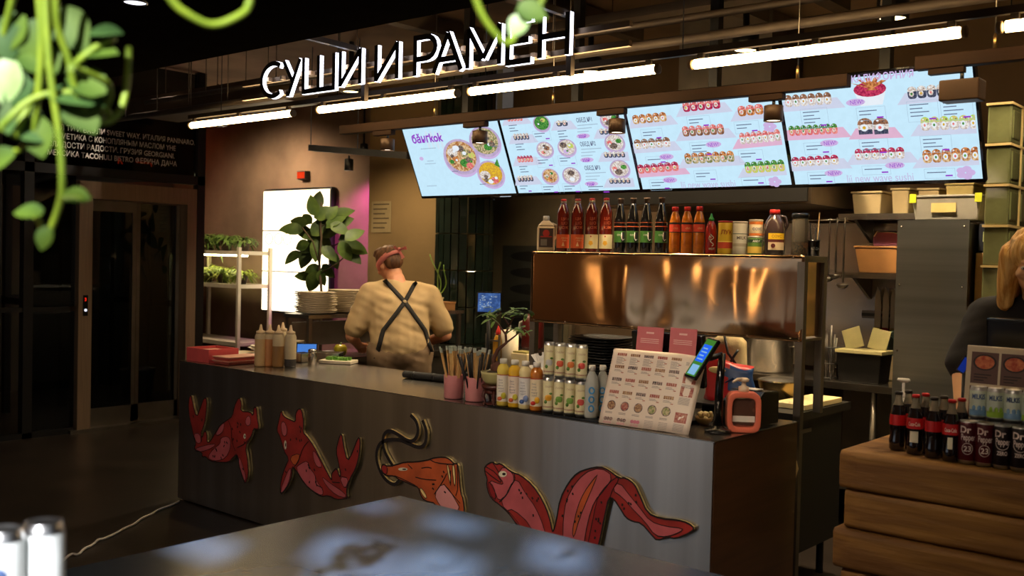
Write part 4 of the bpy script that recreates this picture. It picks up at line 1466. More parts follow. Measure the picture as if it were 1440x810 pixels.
def fern(label, loc, n, L, m, up=0.8, seed=0):
    R = random.Random(seed)
    r = thing('potted_fern', label, 'plant', loc, 0, 'ferns on the plant shelf')
    f = MB(); f.lathe([(0.05, 0), (0.07, 0.10), (0.075, 0.11), (0.066, 0.105)], 14); f.build('pot', mat('fern_pot', (70, 56, 44), 0.7), r)
    f = MB()
    for k in range(n):
        a = R.uniform(0, 2 * PI)
        d = (math.cos(a), math.sin(a) * 0.8, R.uniform(0.2, up) * 1.5)
        blade(f, (R.uniform(-0.04, 0.04), R.uniform(-0.04, 0.04), 0.09), d, L * R.uniform(0.6, 1.1), 0.012, R.uniform(0.4, 1.1), 0)
        if k % 3 == 0:      # small leaflets along the blade
            for q in range(6):
                t = 0.3 + q * 0.11
                c = Vector(d).normalized() * L * t + Vector((0, 0, 0.09 - 0.6 * L * t * t))
                b = a + (PI / 2 if q % 2 else -PI / 2)
                blade(f, c, (math.cos(b), math.sin(b), 0.2), L * 0.25, 0.012, 0.5, 0, 2)
    o = f.build('foliage', m, r)
    o['kind'] = 'stuff'
    return r


for k, (x, z, m, L, n) in enumerate(((-8.45, 1.62, M_fern, 0.42, 60), (-8.1, 1.62, M_fern, 0.36, 50), (-7.75, 1.62, M_fern, 0.30, 44), (-7.42, 1.62, M_fern, 0.22, 36),
                                     (-8.45, 1.26, M_lime, 0.30, 70), (-8.12, 1.26, M_lime, 0.32, 80), (-7.8, 1.26, M_lime, 0.30, 70), (-7.45, 1.26, M_lime, 0.24, 60))):
    fern('%s fern on the %s board of the pale shelf, %s along it' % ('dark green' if z > 1.5 else 'yellow-green', 'top' if z > 1.5 else 'middle', ORD[k % 4]), (x, 2.93, z), n, L, m, seed=k)
q = MB(); put_text(q, 'GUMA', (-8.36, 2.728, 0.45), (1, 0, 0), (0, 0, 1), 0.12)
q.box(-8.38, -7.9, 2.729, 2.735, 0.2, 0.58)
tag(q.build('shelf_board_sign', [mat('board_brown', (90, 72, 52), 0.7)]), 'brown lettered board under the plant shelf', 'board')

lamp('pink_lamp', 'SPOT', (-5.45, 2.9, 2.55), 130, (1.0, 0.14, 0.75), (-0.45, 0.42, -0.75), spot_size=math.radians(70), spot_blend=0.6, shadow_soft_size=0.05)
r = thing('pink_lamp_holder', 'small lamp that washes the corner with pink light', 'lamp', (-5.45, 2.9, 2.62))
f = MB(); f.lathe([(0.035, -0.03), (0.04, -0.03), (0.04, 0.05), (0.01, 0.06), (0.01, 0.66)], 14, cap=False); f.build('shade', M_black, r)
lamp('red_lamp', 'POINT', (-8.9, 2.6, 2.5), 3, (1.0, 0.16, 0.06), shadow_soft_size=0.06)
r = thing('exit_lamp', 'small red glowing lamp on the concrete wall', 'lamp', (-6.9, 3.32, 2.45))
f = MB(); f.box(-0.07, 0.07, -0.04, 0.025, -0.04, 0.05); f.build('case', M_black, r)
f = MB(); f.box(-0.06, 0.06, -0.044, -0.04, -0.03, 0.04); f.build('window', glow('exit_glow', (255, 70, 30), 0.9), r)

# lamp added to brighten the concrete wall beside the light box
r = thing('wall_fill_light', 'added dark lamp brightening the concrete wall', 'lamp', (-7.0, 2.3, 3.0))
f = MB(); f.lathe([(0.09, -0.12), (0.10, -0.12), (0.06, 0.0), (0.01, 0.02), (0.01, 0.3)], 16, cap=False); f.build('shade', M_black, r)
lamp('wall_fill_lamp', 'SPOT', (-7.0, 2.3, 2.86), 140, (1, 0.75, 0.48), (-0.1, 0.55, -0.8), spot_size=math.radians(140), spot_blend=0.7, shadow_soft_size=0.05)

# ================================================================== plates on the riser shelf
rs = thing('riser_shelf', 'steel riser shelf holding stacks of square plates', 'shelf', (-3.7, 1.5, 0.9))
f = MB(); f.box(-3.85, -3.57, 0.80, 2.35, 1.160, 1.185); f.build('board', M_steelh, rs, True)
for y in (0.83, 2.32):
    for x in (-3.83, -3.60):
        f = MB(); f.box(x - 0.014, x + 0.014, y - 0.014, y + 0.014, 0.9, 1.16); f.build('leg', M_steeld, rs, True)
f = MB(); f.box(-3.84, -3.83, 0.86, 2.3, 0.95, 1.12); f.build('back_sheet', M_steeld, rs, True)
M_plate = mat('plate_white', (226, 214, 190), 0.35, var=0.05, coat=0.3)


def plate_mesh(hx, hy, h):
    """square plate: flat base, flared rim"""
    b = MB()
    rings = [(0.55, 0, 0), (0.62, 0.0, 0), (1.0, h * 0.8, 0), (1.0, h, 0), (0.9, h * 0.75, 0), (0.6, h * 0.35, 0), (0.0, h * 0.35, 0)]
    n = 16
    vs = []
    for k, z, _ in rings:
        for i in range(n):
            a = 2 * PI * (i + 0.5) / n
            c, s_ = math.cos(a), math.sin(a)
            q = max(abs(c), abs(s_)) ** 0.85
            vs.append((hx * k * c / q, hy * k * s_ / q, z))
    fs = []
    for j in range(len(rings) - 1):
        for i in range(n):
            i2 = (i + 1) % n
            fs.append((j * n + i, j * n + i2, (j + 1) * n + i2, (j + 1) * n + i))
    fs.append(tuple(reversed(range(n))))
    b.add(vs, fs, 0, True)
    return b


def stack(name, x, y, z, n, hx, hy, h, pitch, label, group, cat='plate', m=None, rz=0.0, jit=0.006):
    first = None
    for k in range(n):
        loc = (x + random.uniform(-jit, jit), y + random.uniform(-jit, jit), z + k * pitch)
        lab = label + (', lowest of the stack' if k == 0 else ', topmost of the stack' if k == n - 1 else ', %s from the bottom' % ORD[k])
        if first is None:
            o = plate_mesh(hx, hy, h).build(name, m or M_plate)
            first = o
        else:
            o = first.copy(); COL.objects.link(o)
        o.location = loc
        o.rotation_euler = (0, 0, rz + random.uniform(-0.03, 0.03))
        tag(o, lab, cat, group)


stack('square_plate', -3.70, 0.96, 1.186, 12, 0.125, 0.125, 0.016, 0.0125, 'white square plate in the riser stack closest to the lift', 'riser plates, lift side')
stack('square_plate', -3.72, 1.26, 1.186, 13, 0.125, 0.125, 0.016, 0.0125, 'white square plate in the riser middle stack', 'riser plates, middle')
stack('square_plate', -3.70, 1.54, 1.186, 12, 0.125, 0.125, 0.016, 0.0125, 'white square plate in the riser stack next to the worker', 'riser plates, worker side')
stack('sushi_plate', -3.70, 0.33, 0.902, 4, 0.075, 0.12, 0.014, 0.011, 'white plate in the low pile behind the pink box', 'low plate pile', rz=0.3, jit=0.012)
stack('sushi_plate', -3.70, 0.56, 0.902, 6, 0.075, 0.11, 0.016, 0.013, 'white plate in the middle pile behind the pink trays', 'middle plate pile', rz=-0.2, jit=0.014)
stack('sushi_plate', -3.55, 0.62, 0.902, 8, 0.07, 0.10, 0.016, 0.0145, 'white plate in the tall pile beside the sauce bottles', 'tall plate pile', rz=0.1, jit=0.01)
for k, (y, w_, h_, c, nm, lb_) in enumerate(((2.14, 0.06, 0.09, (206, 190, 150), 'carton', 'cream carton on the riser shelf behind the worker'), (2.27, 0.07, 0.05, (170, 120, 72), 'wooden_box', 'small wooden box at the end of the riser shelf'))):
    f = MB(); f.box(-3.77, -3.65, y - w_, y + w_ - 0.012, 1.186, 1.186 + h_); f.box(-3.775, -3.645, y - w_ - 0.004, y + w_ - 0.008, 1.186 + h_, 1.186 + h_ + 0.012)
    tag(f.build(nm, mat(nm + '_mat', c, 0.7)), lb_, 'box')

# pink box and trays at the far end of the counter
M_pinkb = mat('pink_plastic', (214, 88, 88), 0.45)
r = thing('pink_box', 'pink open box at the far corner of the counter', 'box', (-3.72, 0.15, 0.901))
f = MB()
for b in ((-0.125, 0.125, -0.11, -0.10), (-0.125, 0.125, 0.10, 0.11), (-0.125, -0.115, -0.10, 0.10), (0.115, 0.125, -0.10, 0.10)):
    f.box(b[0], b[1], b[2], b[3], 0, 0.085)
f.build('sides', M_pinkb, r)
f = MB(); f.box(-0.115, 0.115, -0.10, 0.10, 0, 0.01); f.build('bottom', M_pinkb, r)
f = MB(); f.box(-0.10, 0.10, -0.085, 0.085, 0.012, 0.07); f.build('napkin_fill', mat('napkin', (220, 150, 130), 0.8), r)
for k in range(2):
    r = thing('pink_tray', 'pink rimmed serving tray, %s of the pair beside the pink box' % ('lower' if k == 0 else 'upper'), 'tray', (-3.49, 0.19, 0.901 + k * 0.025), 0.05, 'pink trays')
    f = MB(); f.frus((0, 0), (0.07, 0.125), (0.085, 0.14), 0, 0.02); f.build('body', mat('tray_pink', (206, 96, 84), 0.45), r, bevel=0.003)
    f = MB(); f.frus((0, 0), (0.083, 0.138), (0.085, 0.14), 0.02, 0.0245); f.build('rim', mat('tray_rim', (226, 170, 150), 0.45), r)

# squeeze bottles
def squeeze(loc, c, fill, label):
    r = thing('squeeze_bottle', label, 'bottle', loc, 0, 'sauce squeeze bottles on the counter')
    f = MB()
    f.lathe([(0.034, 0), (0.036, 0.01), (0.036, fill), (0.036, 0.185), (0.030, 0.20), (0.026, 0.205)], 18, m=[0, 0, 1, 1, 1])
    f.build('body', [mat('sauce_%d_%d' % c[:2], c, 0.4), mat('squeeze_white', (214, 196, 160), 0.45, trans=0.2)], r)
    f = MB(); f.lathe([(0.028, 0.203), (0.028, 0.218), (0.012, 0.225), (0.005, 0.26), (0.0, 0.26)], 14); f.build('nozzle', mat('squeeze_cap', (226, 200, 160), 0.45), r)


for px, py, c, fl, lb_ in ((366, 515, (214, 180, 130), 0.17, 'cream squeeze bottle at the lift end of its row'), (379, 515, (206, 140, 84), 0.17, 'orange sauce squeeze bottle in the row'), (391, 516, (150, 110, 62), 0.13, 'brown sauce squeeze bottle in the middle of the row'),
                           (408, 516, (60, 56, 54), 0.05, 'squeeze bottle with a little dark sauce, nearest the worker'), (397, 510, (214, 186, 140), 0.16, 'squeeze bottle standing behind the row')):
    p = at(px, py, z=0.901)
    squeeze((p.x, p.y, 0.901), c, fl, lb_)

# tablet, shaker, pans and plate with greens
r = thing('tablet', 'small tablet with blue screen leaning behind sauce bottles', 'tablet', (-3.36, 0.62, 0.901), 0.85)
f = MB(); M_ = Matrix.Rotation(-0.6, 4, 'X'); f.box(-0.07, 0.07, -0.006, 0.006, 0.02, 0.13, M=M_); f.build('case', M_blackgloss, r)
f = MB(); f.box(-0.062, 0.062, -0.008, -0.0062, 0.028, 0.122, M=M_); f.build('display', glow('tablet_glow', (80, 140, 230), 0.8), r)
f = MB(); f.box(-0.05, 0.05, 0.0, 0.12, 0, 0.02); f.build('foot', M_black, r)
p = at(439, 513, z=0.9)
r = thing('steel_shaker', 'steel shaker in front of the small pans', 'shaker', (p.x, p.y, 0.901))
f = MB(); f.lathe([(0.027, 0), (0.027, 0.075), (0.025, 0.078)], 18); f.build('cup', M_steelh, r)
f = MB(); f.lathe([(0.028, 0.078), (0.028, 0.094), (0.02, 0.1)], 18); f.build('lid', M_steelh, r)


def pan(px, py, hx, hy, h, label, rz=0.0, fill=None):
    p = at(px, py, z=0.9)
    r = thing('steel_pan', label, 'pan', (p.x, p.y, 0.901), rz, 'steel pans beside the shaker')
    f = MB()
    t = 0.004
    for b in ((-hx, hx, -hy, -hy + t), (-hx, hx, hy - t, hy), (-hx, -hx + t, -hy, hy), (hx - t, hx, -hy, hy)):
        f.box(*b, 0, h)
    f.box(-hx, hx, -hy, hy, 0, t)
    f.build('basin', M_steelh, r)
    f = MB()
    for b in ((-hx - 0.008, hx + 0.008, -hy - 0.008, -hy), (-hx - 0.008, hx + 0.008, hy, hy + 0.008), (-hx - 0.008, -hx, -hy, hy), (hx, hx + 0.008, -hy, hy)):
        f.box(*b, h - 0.003, h)
    f.build('rim', M_steelh, r)
    if fill:
        f = MB(); f.box(-hx + t, hx - t, -hy + t, hy - t, h * 0.5, h * 0.75); f.build('filling', mat('pan_fill', fill, 0.7), r)


pan(425, 509, 0.045, 0.045, 0.06, 'small square steel pan left of the shaker')
pan(463, 508, 0.08, 0.055, 0.06, 'wide steel pan right of the shaker', 0.6, (90, 70, 40))
r = thing('cutting_board', 'pale board with chopped green onion by the worker', 'cutting board', (-3.13, 0.70, 0.901), 0.5)
f = MB(); f.box(-0.11, 0.11, -0.07, 0.07, 0, 0.022); f.build('board', M_plate, r, bevel=0.004)
f = MB()
for k in range(60):
    f.box(*[v for c_, h_ in ((random.uniform(-0.08, 0.08), 0.008), (random.uniform(-0.045, 0.045), 0.008)) for v in (c_ - h_, c_ + h_)], 0.0225, 0.0225 + random.uniform(0.006, 0.02))
o = f.build('chopped_greens', mat('greens', (96, 150, 50), 0.6), r); o['kind'] = 'stuff'
r = thing('green_pepper', 'yellow-green pepper on the side worktop by the worker', 'vegetable', (-3.47, 1.0, 0.901))
f = MB(); f.lathe([(0.0, 0.0), (0.03, 0.005), (0.045, 0.03), (0.045, 0.06), (0.03, 0.082), (0.008, 0.075)], 16); f.build('body', mat('pepper', (190, 180, 40), 0.3, coat=0.4), r)
f = MB(); f.tube([(0, 0, 0.075), (0.005, 0, 0.095)], 0.006, 6); f.build('stem', M_fern, r)
r = thing('knife_roll', 'black rolled knife case lying on the counter', 'case', (-2.13, 0.50, 0.902), 0.15)
f = MB(); f.lathe([(0.02, -0.15), (0.026, -0.145), (0.026, 0.145), (0.02, 0.15)], 14, M=Matrix.Translation((0, 0, 0.022)) @ Matrix.Rotation(PI / 2, 4, 'Y'), sx=0.8); f.build('roll', mat('black_cloth', (26, 25, 26), 0.8, bump=0.3), r)
f = MB(); f.box(-0.15, 0.15, 0.0, 0.075, 0.0, 0.012); f.build('flap', MATS['black_cloth'], r, bevel=0.004)
for x in (-0.07, 0.07):
    f = MB(); f.lathe([(0.0275, -0.008), (0.0275, 0.008)], 14, M=Matrix.Translation((x, 0, 0.022)) @ Matrix.Rotation(PI / 2, 4, 'Y'), sx=0.8); f.build('strap', M_black, r)

# ================================================================== bottles on the pass shelf
SHZ = PZ1
SHY = 0.985


def sx_(px, y=SHY):
    return at(px, 357, y=y).x


def put(obj_fn, name, label, cat, px, group=None, y=SHY, z=SHZ, rz=None):
    r = thing(name, label, cat, (sx_(px, y), y, z), VIEW if rz is None else rz, group)
    obj_fn(r)
    return r


def lab_patch(f, R, z0, z1, a, m, n=10):
    """label patch wrapped round the +x side of a bottle, half angle a"""
    f.lathe([(R, z0), (R, z1)], n, m=m, a0=-a, a1=a, cap=False)


def red_bottle(lab):
    def fn(r):
        f = MB(); f.lathe([(0.032, 0), (0.034, 0.006), (0.034, 0.175), (0.0335, 0.195), (0.029, 0.218), (0.018, 0.238), (0.0145, 0.25)], 18)
        f.build('body', mat('red_vinegar', (104, 26, 12), 0.12, coat=0.6, var=0.3), r)
        f = MB(); f.lathe([(0.0155, 0.247), (0.0155, 0.262), (0.013, 0.266)], 14, m=[0, 1]); f.build('cap', [mat('cap_white', (214, 200, 180), 0.4), mat('cap_red', (200, 40, 26), 0.4)], r)
        f = MB(); f.lathe([(0.0158, 0.258), (0.0158, 0.267), (0.012, 0.270)], 14); f.build('cap_top', mat('cap_red', (200, 40, 26), 0.4), r)
        f = MB(); f.lathe([(0.0348, 0.018), (0.0348, 0.088)], 18, cap=False)
        lb_ = f.build('label', mat('label_orange', (212, 92, 44), 0.5) if lab else mat('label_cream', (214, 198, 150), 0.5), r)
        f = MB()
        if lab:
            for k in range(5):
                q = k * 0.45 - 0.9
                put_text(f, 'АЦ', (0.0355, q * 0.012, 0.066 - (k % 2) * 0.012), (0, 1, 0), (0, 0, 1), 0.011)
            f.add([(0.0357, -0.008, 0.028), (0.0357, 0.008, 0.028), (0.0357, 0, 0.052)], [(0, 1, 2)], 0)
        else:
            f.lathe([(0.0, 0), (0.013, 0)], 5, M=Matrix.Translation((0.0355, -0.006, 0.045)) @ Matrix.Rotation(PI / 2, 4, 'Y'), cap=False, m=1)
            f.lathe([(0.0, 0), (0.004, 0)], 8, M=Matrix.Translation((0.0356, -0.006, 0.078)) @ Matrix.Rotation(PI / 2, 4, 'Y'), cap=False, m=2)
        f.build('label_print', [mat('print_pale', (236, 196, 150), 0.5), mat('print_gold', (214, 160, 40), 0.5), mat('print_red', (160, 40, 30), 0.5)], lb_)
        f = MB()
        for k in range(3):
            put_text(f, ('ЦИ', 'ШО', 'ЮЖ')[k], (0.0345, -0.012, 0.16 - k * 0.022), (0, 1, 0), (0, 0, 1), 0.02, 0)
        f.build('embossing', mat('print_amber', (190, 90, 50), 0.4), r)
    return fn


for px, l, t in ((791, 1, 'with orange label beside the white jug'), (811, 1, 'with orange label next to a cream labelled one'), (831, 0, 'with cream label next to an orange labelled one'), (851, 0, 'with cream label next to the dark soy bottles')):
    put(red_bottle(l), 'vinegar_bottle', 'red vinegar bottle ' + t, 'bottle', px, 'red vinegar bottles').scale = (1.04, 1.04, 1.1)


def jug_white(r):
    f = MB(); f.frus((0, 0), (0.035, 0.045), (0.035, 0.045), 0, 0.125); f.frus((0, 0), (0.035, 0.045), (0.018, 0.018), 0.125, 0.155)
    f.build('body', mat('jug_cream', (200, 180, 150), 0.4), r, bevel=0.008)
    f = MB(); f.lathe([(0.017, 0.153), (0.017, 0.175), (0.014, 0.178)], 14); f.build('cap', M_white, r)
    f = MB(); f.box(0.0352, 0.037, -0.036, 0.036, 0.02, 0.115); lb_ = f.build('label', mat('jug_label', (60, 46, 40), 0.5), r)
    f = MB(); f.box(0.0372, 0.0378, -0.03, 0.03, 0.07, 0.076, 0); f.lathe([(0.0, 0), (0.018, 0)], 12, M=Matrix.Translation((0.0375, 0, 0.09)) @ Matrix.Rotation(PI / 2, 4, 'Y'), cap=False); f.box(0.0372, 0.0378, -0.028, 0.005, 0.028, 0.06, 1)
    f.build('label_print', [mat('print_red', (160, 40, 30), 0.5), mat('print_grey', (120, 116, 110), 0.5)], lb_)
    f = MB(); f.tube([(0, 0.03, 0.14), (0, 0.055, 0.13), (0, 0.058, 0.08), (0, 0.04, 0.06)], 0.007, 8); f.build('handle', MATS['jug_cream'], r)


put(jug_white, 'sauce_jug', 'cream plastic sauce jug at the end of the bottle row', 'jug', 767).scale = (1.1, 1.1, 1.14)


def soy(r):
    f = MB(); f.lathe([(0.030, 0), (0.0325, 0.006), (0.0325, 0.15), (0.028, 0.18), (0.015, 0.23), (0.0125, 0.242)], 18)
    f.build('body', mat('soy_dark', (16, 14, 13), 0.12, coat=0.6), r)
    f = MB(); f.lathe([(0.014, 0.24), (0.014, 0.258), (0.017, 0.258), (0.017, 0.266)], 14); f.build('cap', mat('soy_cap', (110, 84, 64), 0.4), r)
    f = MB(); f.lathe([(0.0332, 0.05), (0.0332, 0.105)], 18, cap=False); lb_ = f.build('label', mat('label_green', (56, 104, 36), 0.5), r)
    f = MB()
    put_text(f, 'соус', (0.0338, -0.018, 0.082), (0, 1, 0), (0, 0, 1), 0.015, 0)
    f.box(0.0334, 0.034, 0.004, 0.022, 0.055, 0.10, 1)
    f.tube([(0.0345, 0.006, 0.098), (0.0345, 0.006, 0.07), (0.0345, 0.012, 0.06), (0.0345, 0.02, 0.066)], 0.002, 5, 0)
    f.build('label_print', [mat('print_white', (226, 222, 210), 0.5), mat('print_black', (20, 20, 20), 0.5)], lb_)
    f = MB(); f.lathe([(0.033, 0.125), (0.033, 0.129)], 18, cap=False); f.lathe([(0.0331, 0.145), (0.0331, 0.147)], 18, cap=False); f.build('neck_line', MATS['print_amber'], r)


for k, px in enumerate((871, 889, 908, 929)):
    put(soy, 'soy_bottle', 'dark soy sauce bottle with green label, %s from the vinegar bottles' % ORD[k], 'bottle', px, 'dark soy sauce bottles').scale = (1, 1, 1.1)


def chili(r):
    f = MB(); f.lathe([(0.026, 0), (0.029, 0.006), (0.029, 0.165), (0.024, 0.19), (0.0155, 0.212), (0.015, 0.222)], 16)
    f.build('body', mat('chili_amber', (190, 106, 22), 0.15, coat=0.5, var=0.2, vs=30), r)
    f = MB(); f.lathe([(0.0175, 0.218), (0.0175, 0.237), (0.016, 0.242)], 14); f.build('cap', mat('cap_bright_red', (206, 44, 36), 0.4), r)
    f = MB(); f.lathe([(0.0296, 0.11), (0.0296, 0.15), (0.0296, 0.16)], 16, cap=False, m=[0, 1]); f.lathe([(0.0297, 0.108), (0.0297, 0.112)], 16, cap=False, m=1)
    lb_ = f.build('label', [mat('label_red', (214, 72, 44), 0.5), mat('print_black', (20, 20, 20), 0.5)], r)
    f = MB(); put_text(f, 'chili', (0.0305, -0.012, 0.125), (0, 1, 0), (0, 0, 1), 0.016); f.build('label_print', MATS['print_pale'], lb_)


for k, px in enumerate((948, 965, 982)):
    put(chili, 'chili_sauce_bottle', 'amber sweet chili bottle with red cap, %s from the soy bottles' % ORD[k], 'bottle', px, 'sweet chili bottles')


def sriracha(r):
    f = MB(); f.lathe([(0.026, 0), (0.0285, 0.006), (0.0285, 0.12), (0.022, 0.15), (0.012, 0.17)], 16); f.build('body', mat('sriracha_red', (150, 26, 14), 0.25), r)
    f = MB(); f.lathe([(0.014, 0.168), (0.014, 0.178), (0.008, 0.186), (0.003, 0.205), (0, 0.205)], 12); f.build('cap', mat('cap_green', (40, 150, 40), 0.4), r)
    f = MB()
    f.tube([(0.0292, 0.008 * math.sin(q * 1.1), 0.04 + q * 0.006) for q in range(11)], 0.002, 5)
    f.tube([(0.0292, -0.010 + 0.005 * math.cos(q), 0.08 + 0.012 * math.sin(q)) for q in range(7)], 0.002, 5)
    put_text(f, 'HOT', (0.0295, -0.014, 0.022), (0, 1, 0), (0, 0, 1), 0.014)
    f.build('label_print', MATS['print_white'], r)


put(sriracha, 'hot_sauce_bottle', 'red hot sauce bottle with a green cap', 'bottle', 999)


def tin(R, h, c, bands, lid=None, pr=None):
    def fn(r):
        f = MB(); f.lathe([(R - 0.002, 0), (R, 0.003), (R, h - 0.003), (R - 0.002, h)], 20); f.build('body', mat('tin_%d_%d' % c[:2], c, 0.4), r)
        for k, (z0, z1, c_) in enumerate(bands):
            f = MB(); f.lathe([(R + 0.0005, z0), (R + 0.0005, z1)], 20, cap=False); lb_ = f.build('label', mat('band_%d_%d_%d' % c_, c_, 0.5), r)
        if pr:
            f = MB(); wrap_text(f, pr[0], R + 0.001, 0, pr[1], pr[2], 0, bold=0.02); f.build('label_print', mat('tp_%d_%d_%d' % pr[3], pr[3], 0.5), lb_)
        f = MB(); f.lathe([(R, h), (R + 0.001, h + 0.002), (R + 0.001, h + 0.008), (R - 0.004, h + 0.009)], 20); f.build('lid', mat('tinlid_%d' % (lid or (170, 160, 140))[0], lid or (170, 160, 140), 0.4), r)
    return fn


put(tin(0.036, 0.158, (206, 170, 40), [(0.03, 0.06, (180, 60, 30)), (0.062, 0.066, (240, 220, 120))], (176, 40, 24), ('ЛУК', 0.10, 0.03, (150, 60, 20))), 'powder_tin', 'yellow powder tin with red lid beside the hot sauce', 'tin', 1019)
put(tin(0.036, 0.155, (186, 180, 160), [(0.04, 0.055, (150, 140, 120)), (0.10, 0.104, (70, 90, 80))], (200, 190, 170), ('MILK', 0.075, 0.022, (70, 60, 60))), 'powder_tin', 'pale grey tin between the yellow tin and the stacked cans', 'tin', 1040)
put(tin(0.035, 0.083, (84, 116, 44), [(0.06, 0.075, (40, 60, 40)), (0.008, 0.04, (206, 170, 70))], None, ('AROY', 0.062, 0.014, (240, 236, 220))), 'food_can', 'green coconut can under the orange can', 'can', 1061)
put(tin(0.033, 0.07, (214, 190, 150), [(0.0, 0.012, (206, 110, 40)), (0.055, 0.068, (206, 110, 40))], None, ('СОУС', 0.026, 0.018, (70, 90, 130))), 'food_can', 'small orange and white can stacked on the green can', 'can', 1062, z=SHZ + 0.0935)


def bigjug(r):
    f = MB(); f.lathe([(0.045, 0), (0.052, 0.008), (0.052, 0.12), (0.045, 0.16), (0.026, 0.192), (0.02, 0.2)], 20); f.build('body', mat('jug_dark_glass', (60, 44, 40), 0.15, coat=0.6), r)
    f = MB(); f.lathe([(0.025, 0.197), (0.025, 0.216), (0.023, 0.22)], 16); f.build('cap', mat('cap_bright_red', (206, 44, 36), 0.4), r)
    f = MB(); f.tube([(0, 0.02, 0.19), (0, 0.05, 0.185), (0, 0.063, 0.15), (0, 0.05, 0.12)], 0.008, 8); f.build('handle', MATS['jug_dark_glass'], r)
    f = MB(); lab_patch(f, 0.0528, 0.025, 0.075, 0.8, 1); lab_patch(f, 0.0528, 0.075, 0.105, 0.8, 0); lab_patch(f, 0.053, 0.062, 0.076, 0.8, 2)
    lb_ = f.build('label', [mat('jl_yellow', (222, 180, 30), 0.5), mat('jl_cream', (214, 190, 150), 0.5), mat('jl_brown', (90, 30, 24), 0.5)], r)
    f = MB(); wrap_text(f, 'СОУС', 0.0535, 0, 0.084, 0.018); f.lathe([(0, 0), (0.011, 0)], 10, M=Matrix.Translation((0.0532, -0.018, 0.045)) @ Matrix.Rotation(PI / 2, 4, 'Y'), cap=False); f.build('label_print', MATS['jl_brown'], lb_)


put(bigjug, 'sauce_jug', 'big dark glass sauce jug with red cap and yellow label', 'jug', 1088)


def jar(r):
    f = MB(); f.lathe([(0.036, 0), (0.038, 0.006), (0.038, 0.165), (0.034, 0.18)], 20); f.build('glass', mat('jar_glass', (150, 140, 120), 0.08, trans=0.75), r)
    f = MB(); f.lathe([(0.034, 0.006), (0.034, 0.062), (0.0, 0.066)], 16); f.build('filling', mat('jar_spice', (170, 90, 44), 0.8, c2=(90, 40, 20), vs=120), r)
    f = MB(); f.lathe([(0.038, 0.178), (0.042, 0.182), (0.042, 0.196), (0.038, 0.2)], 20); f.build('lid', M_blackgloss, r)


put(jar, 'spice_jar', 'tall glass jar with dark lid and brown spice', 'jar', 1124)


def cupblack(r):
    f = MB(); f.lathe([(0.026, 0), (0.028, 0.07), (0.030, 0.075), (0.025, 0.07)], 16); f.build('cup', M_blackgloss, r)
    for k in range(5):
        f = MB(); a = k * 1.25
        f.rod((0.01 * math.cos(a), 0.01 * math.sin(a), 0.01), (0.024 * math.cos(a), 0.024 * math.sin(a), 0.11 + 0.012 * k), 0.003, 6)
        f.build('pen', M_black, r)
    f = MB(); f.rod((0.005, 0.012, 0.01), (0.002, 0.022, 0.205), 0.003, 6); f.build('stick', mat('stick_wood', (190, 150, 96), 0.6), r)
    f = MB(); wrap_text(f, 'КЕДЬ', 0.0298, 0, 0.03, 0.015); f.build('lettering', MATS['print_grey'], r)


put(cupblack, 'utensil_cup', 'small black cup with pens at the shelf end', 'cup', 1144, y=1.02)

# ================================================================== along the counter's front edge
def cpos(px, py, z=0.901):
    p = at(px, py, z=z)
    return p


M_pinkcup = mat('pink_cup', (214, 138, 140), 0.4, coat=0.2)
M_stick = mat('chopstick_wood', (228, 186, 120), 0.6, var=0.15)
M_straw = mat('black_straw', (30, 30, 32), 0.35)
M_wrap = mat('wrap_film', (236, 234, 222), 0.3, trans=0.5, c2=(200, 222, 210), vs=40)
cups = []
for k, (px, t) in enumerate(((628, 'holding wooden chopsticks'), (658, 'holding black straws'))):
    p = cpos(px, 561 + k * 4)
    r = thing('pink_cup', 'pink cup ' + t, 'cup', (p.x, p.y + 0.052, 0.901), VIEW, 'pink cups on the counter edge')
    f = MB(); f.lathe([(0.045, 0), (0.049, 0.004), (0.053, 0.115), (0.053, 0.118), (0.049, 0.116), (0.044, 0.01), (0, 0.008)], 24); f.build('cup', M_pinkcup, r)
    cups.append(r.location.copy())
R = random.Random(4)
wd = st = None
for k in range(26):
    ci = 0 if k < 18 else 1
    c = cups[ci]
    a, b = R.uniform(0, 2 * PI), R.uniform(0.2, 1)
    base = Vector((0.026 * b * math.cos(a), 0.026 * b * math.sin(a), 0.012))
    d = Vector((0.32 * b * math.cos(a), 0.32 * b * math.sin(a), 1)).normalized()
    if wd is None:
        wd = thing('chopsticks', 'x', 'chopsticks', (0, 0, 0))
        f = MB(); f.bar((-0.003, 0, 0), (-0.003, 0, 0.235), 0.0055, 0.005); f.bar((0.0045, 0, 0), (0.0045, 0, 0.235), 0.0055, 0.005); f.build('sticks', M_stick, wd)
        f = MB(); f.box(-0.0075, 0.0075, -0.0035, 0.0035, 0.228, 0.250); f.build('wrapper', M_wrap, wd)
        o = wd
    else:
        o = dup(wd, (0, 0, 0))
    o.location = c + base
    o.rotation_euler = d.to_track_quat('Z', 'Y').to_euler()
    o['label'] = 'paired wooden chopsticks in a clear wrapper in the pink cup ' + ('nearer the worker' if ci == 0 else 'beside the bonsai stand')
    o['group'] = 'wooden chopsticks, ' + ('first cup' if ci == 0 else 'second cup')
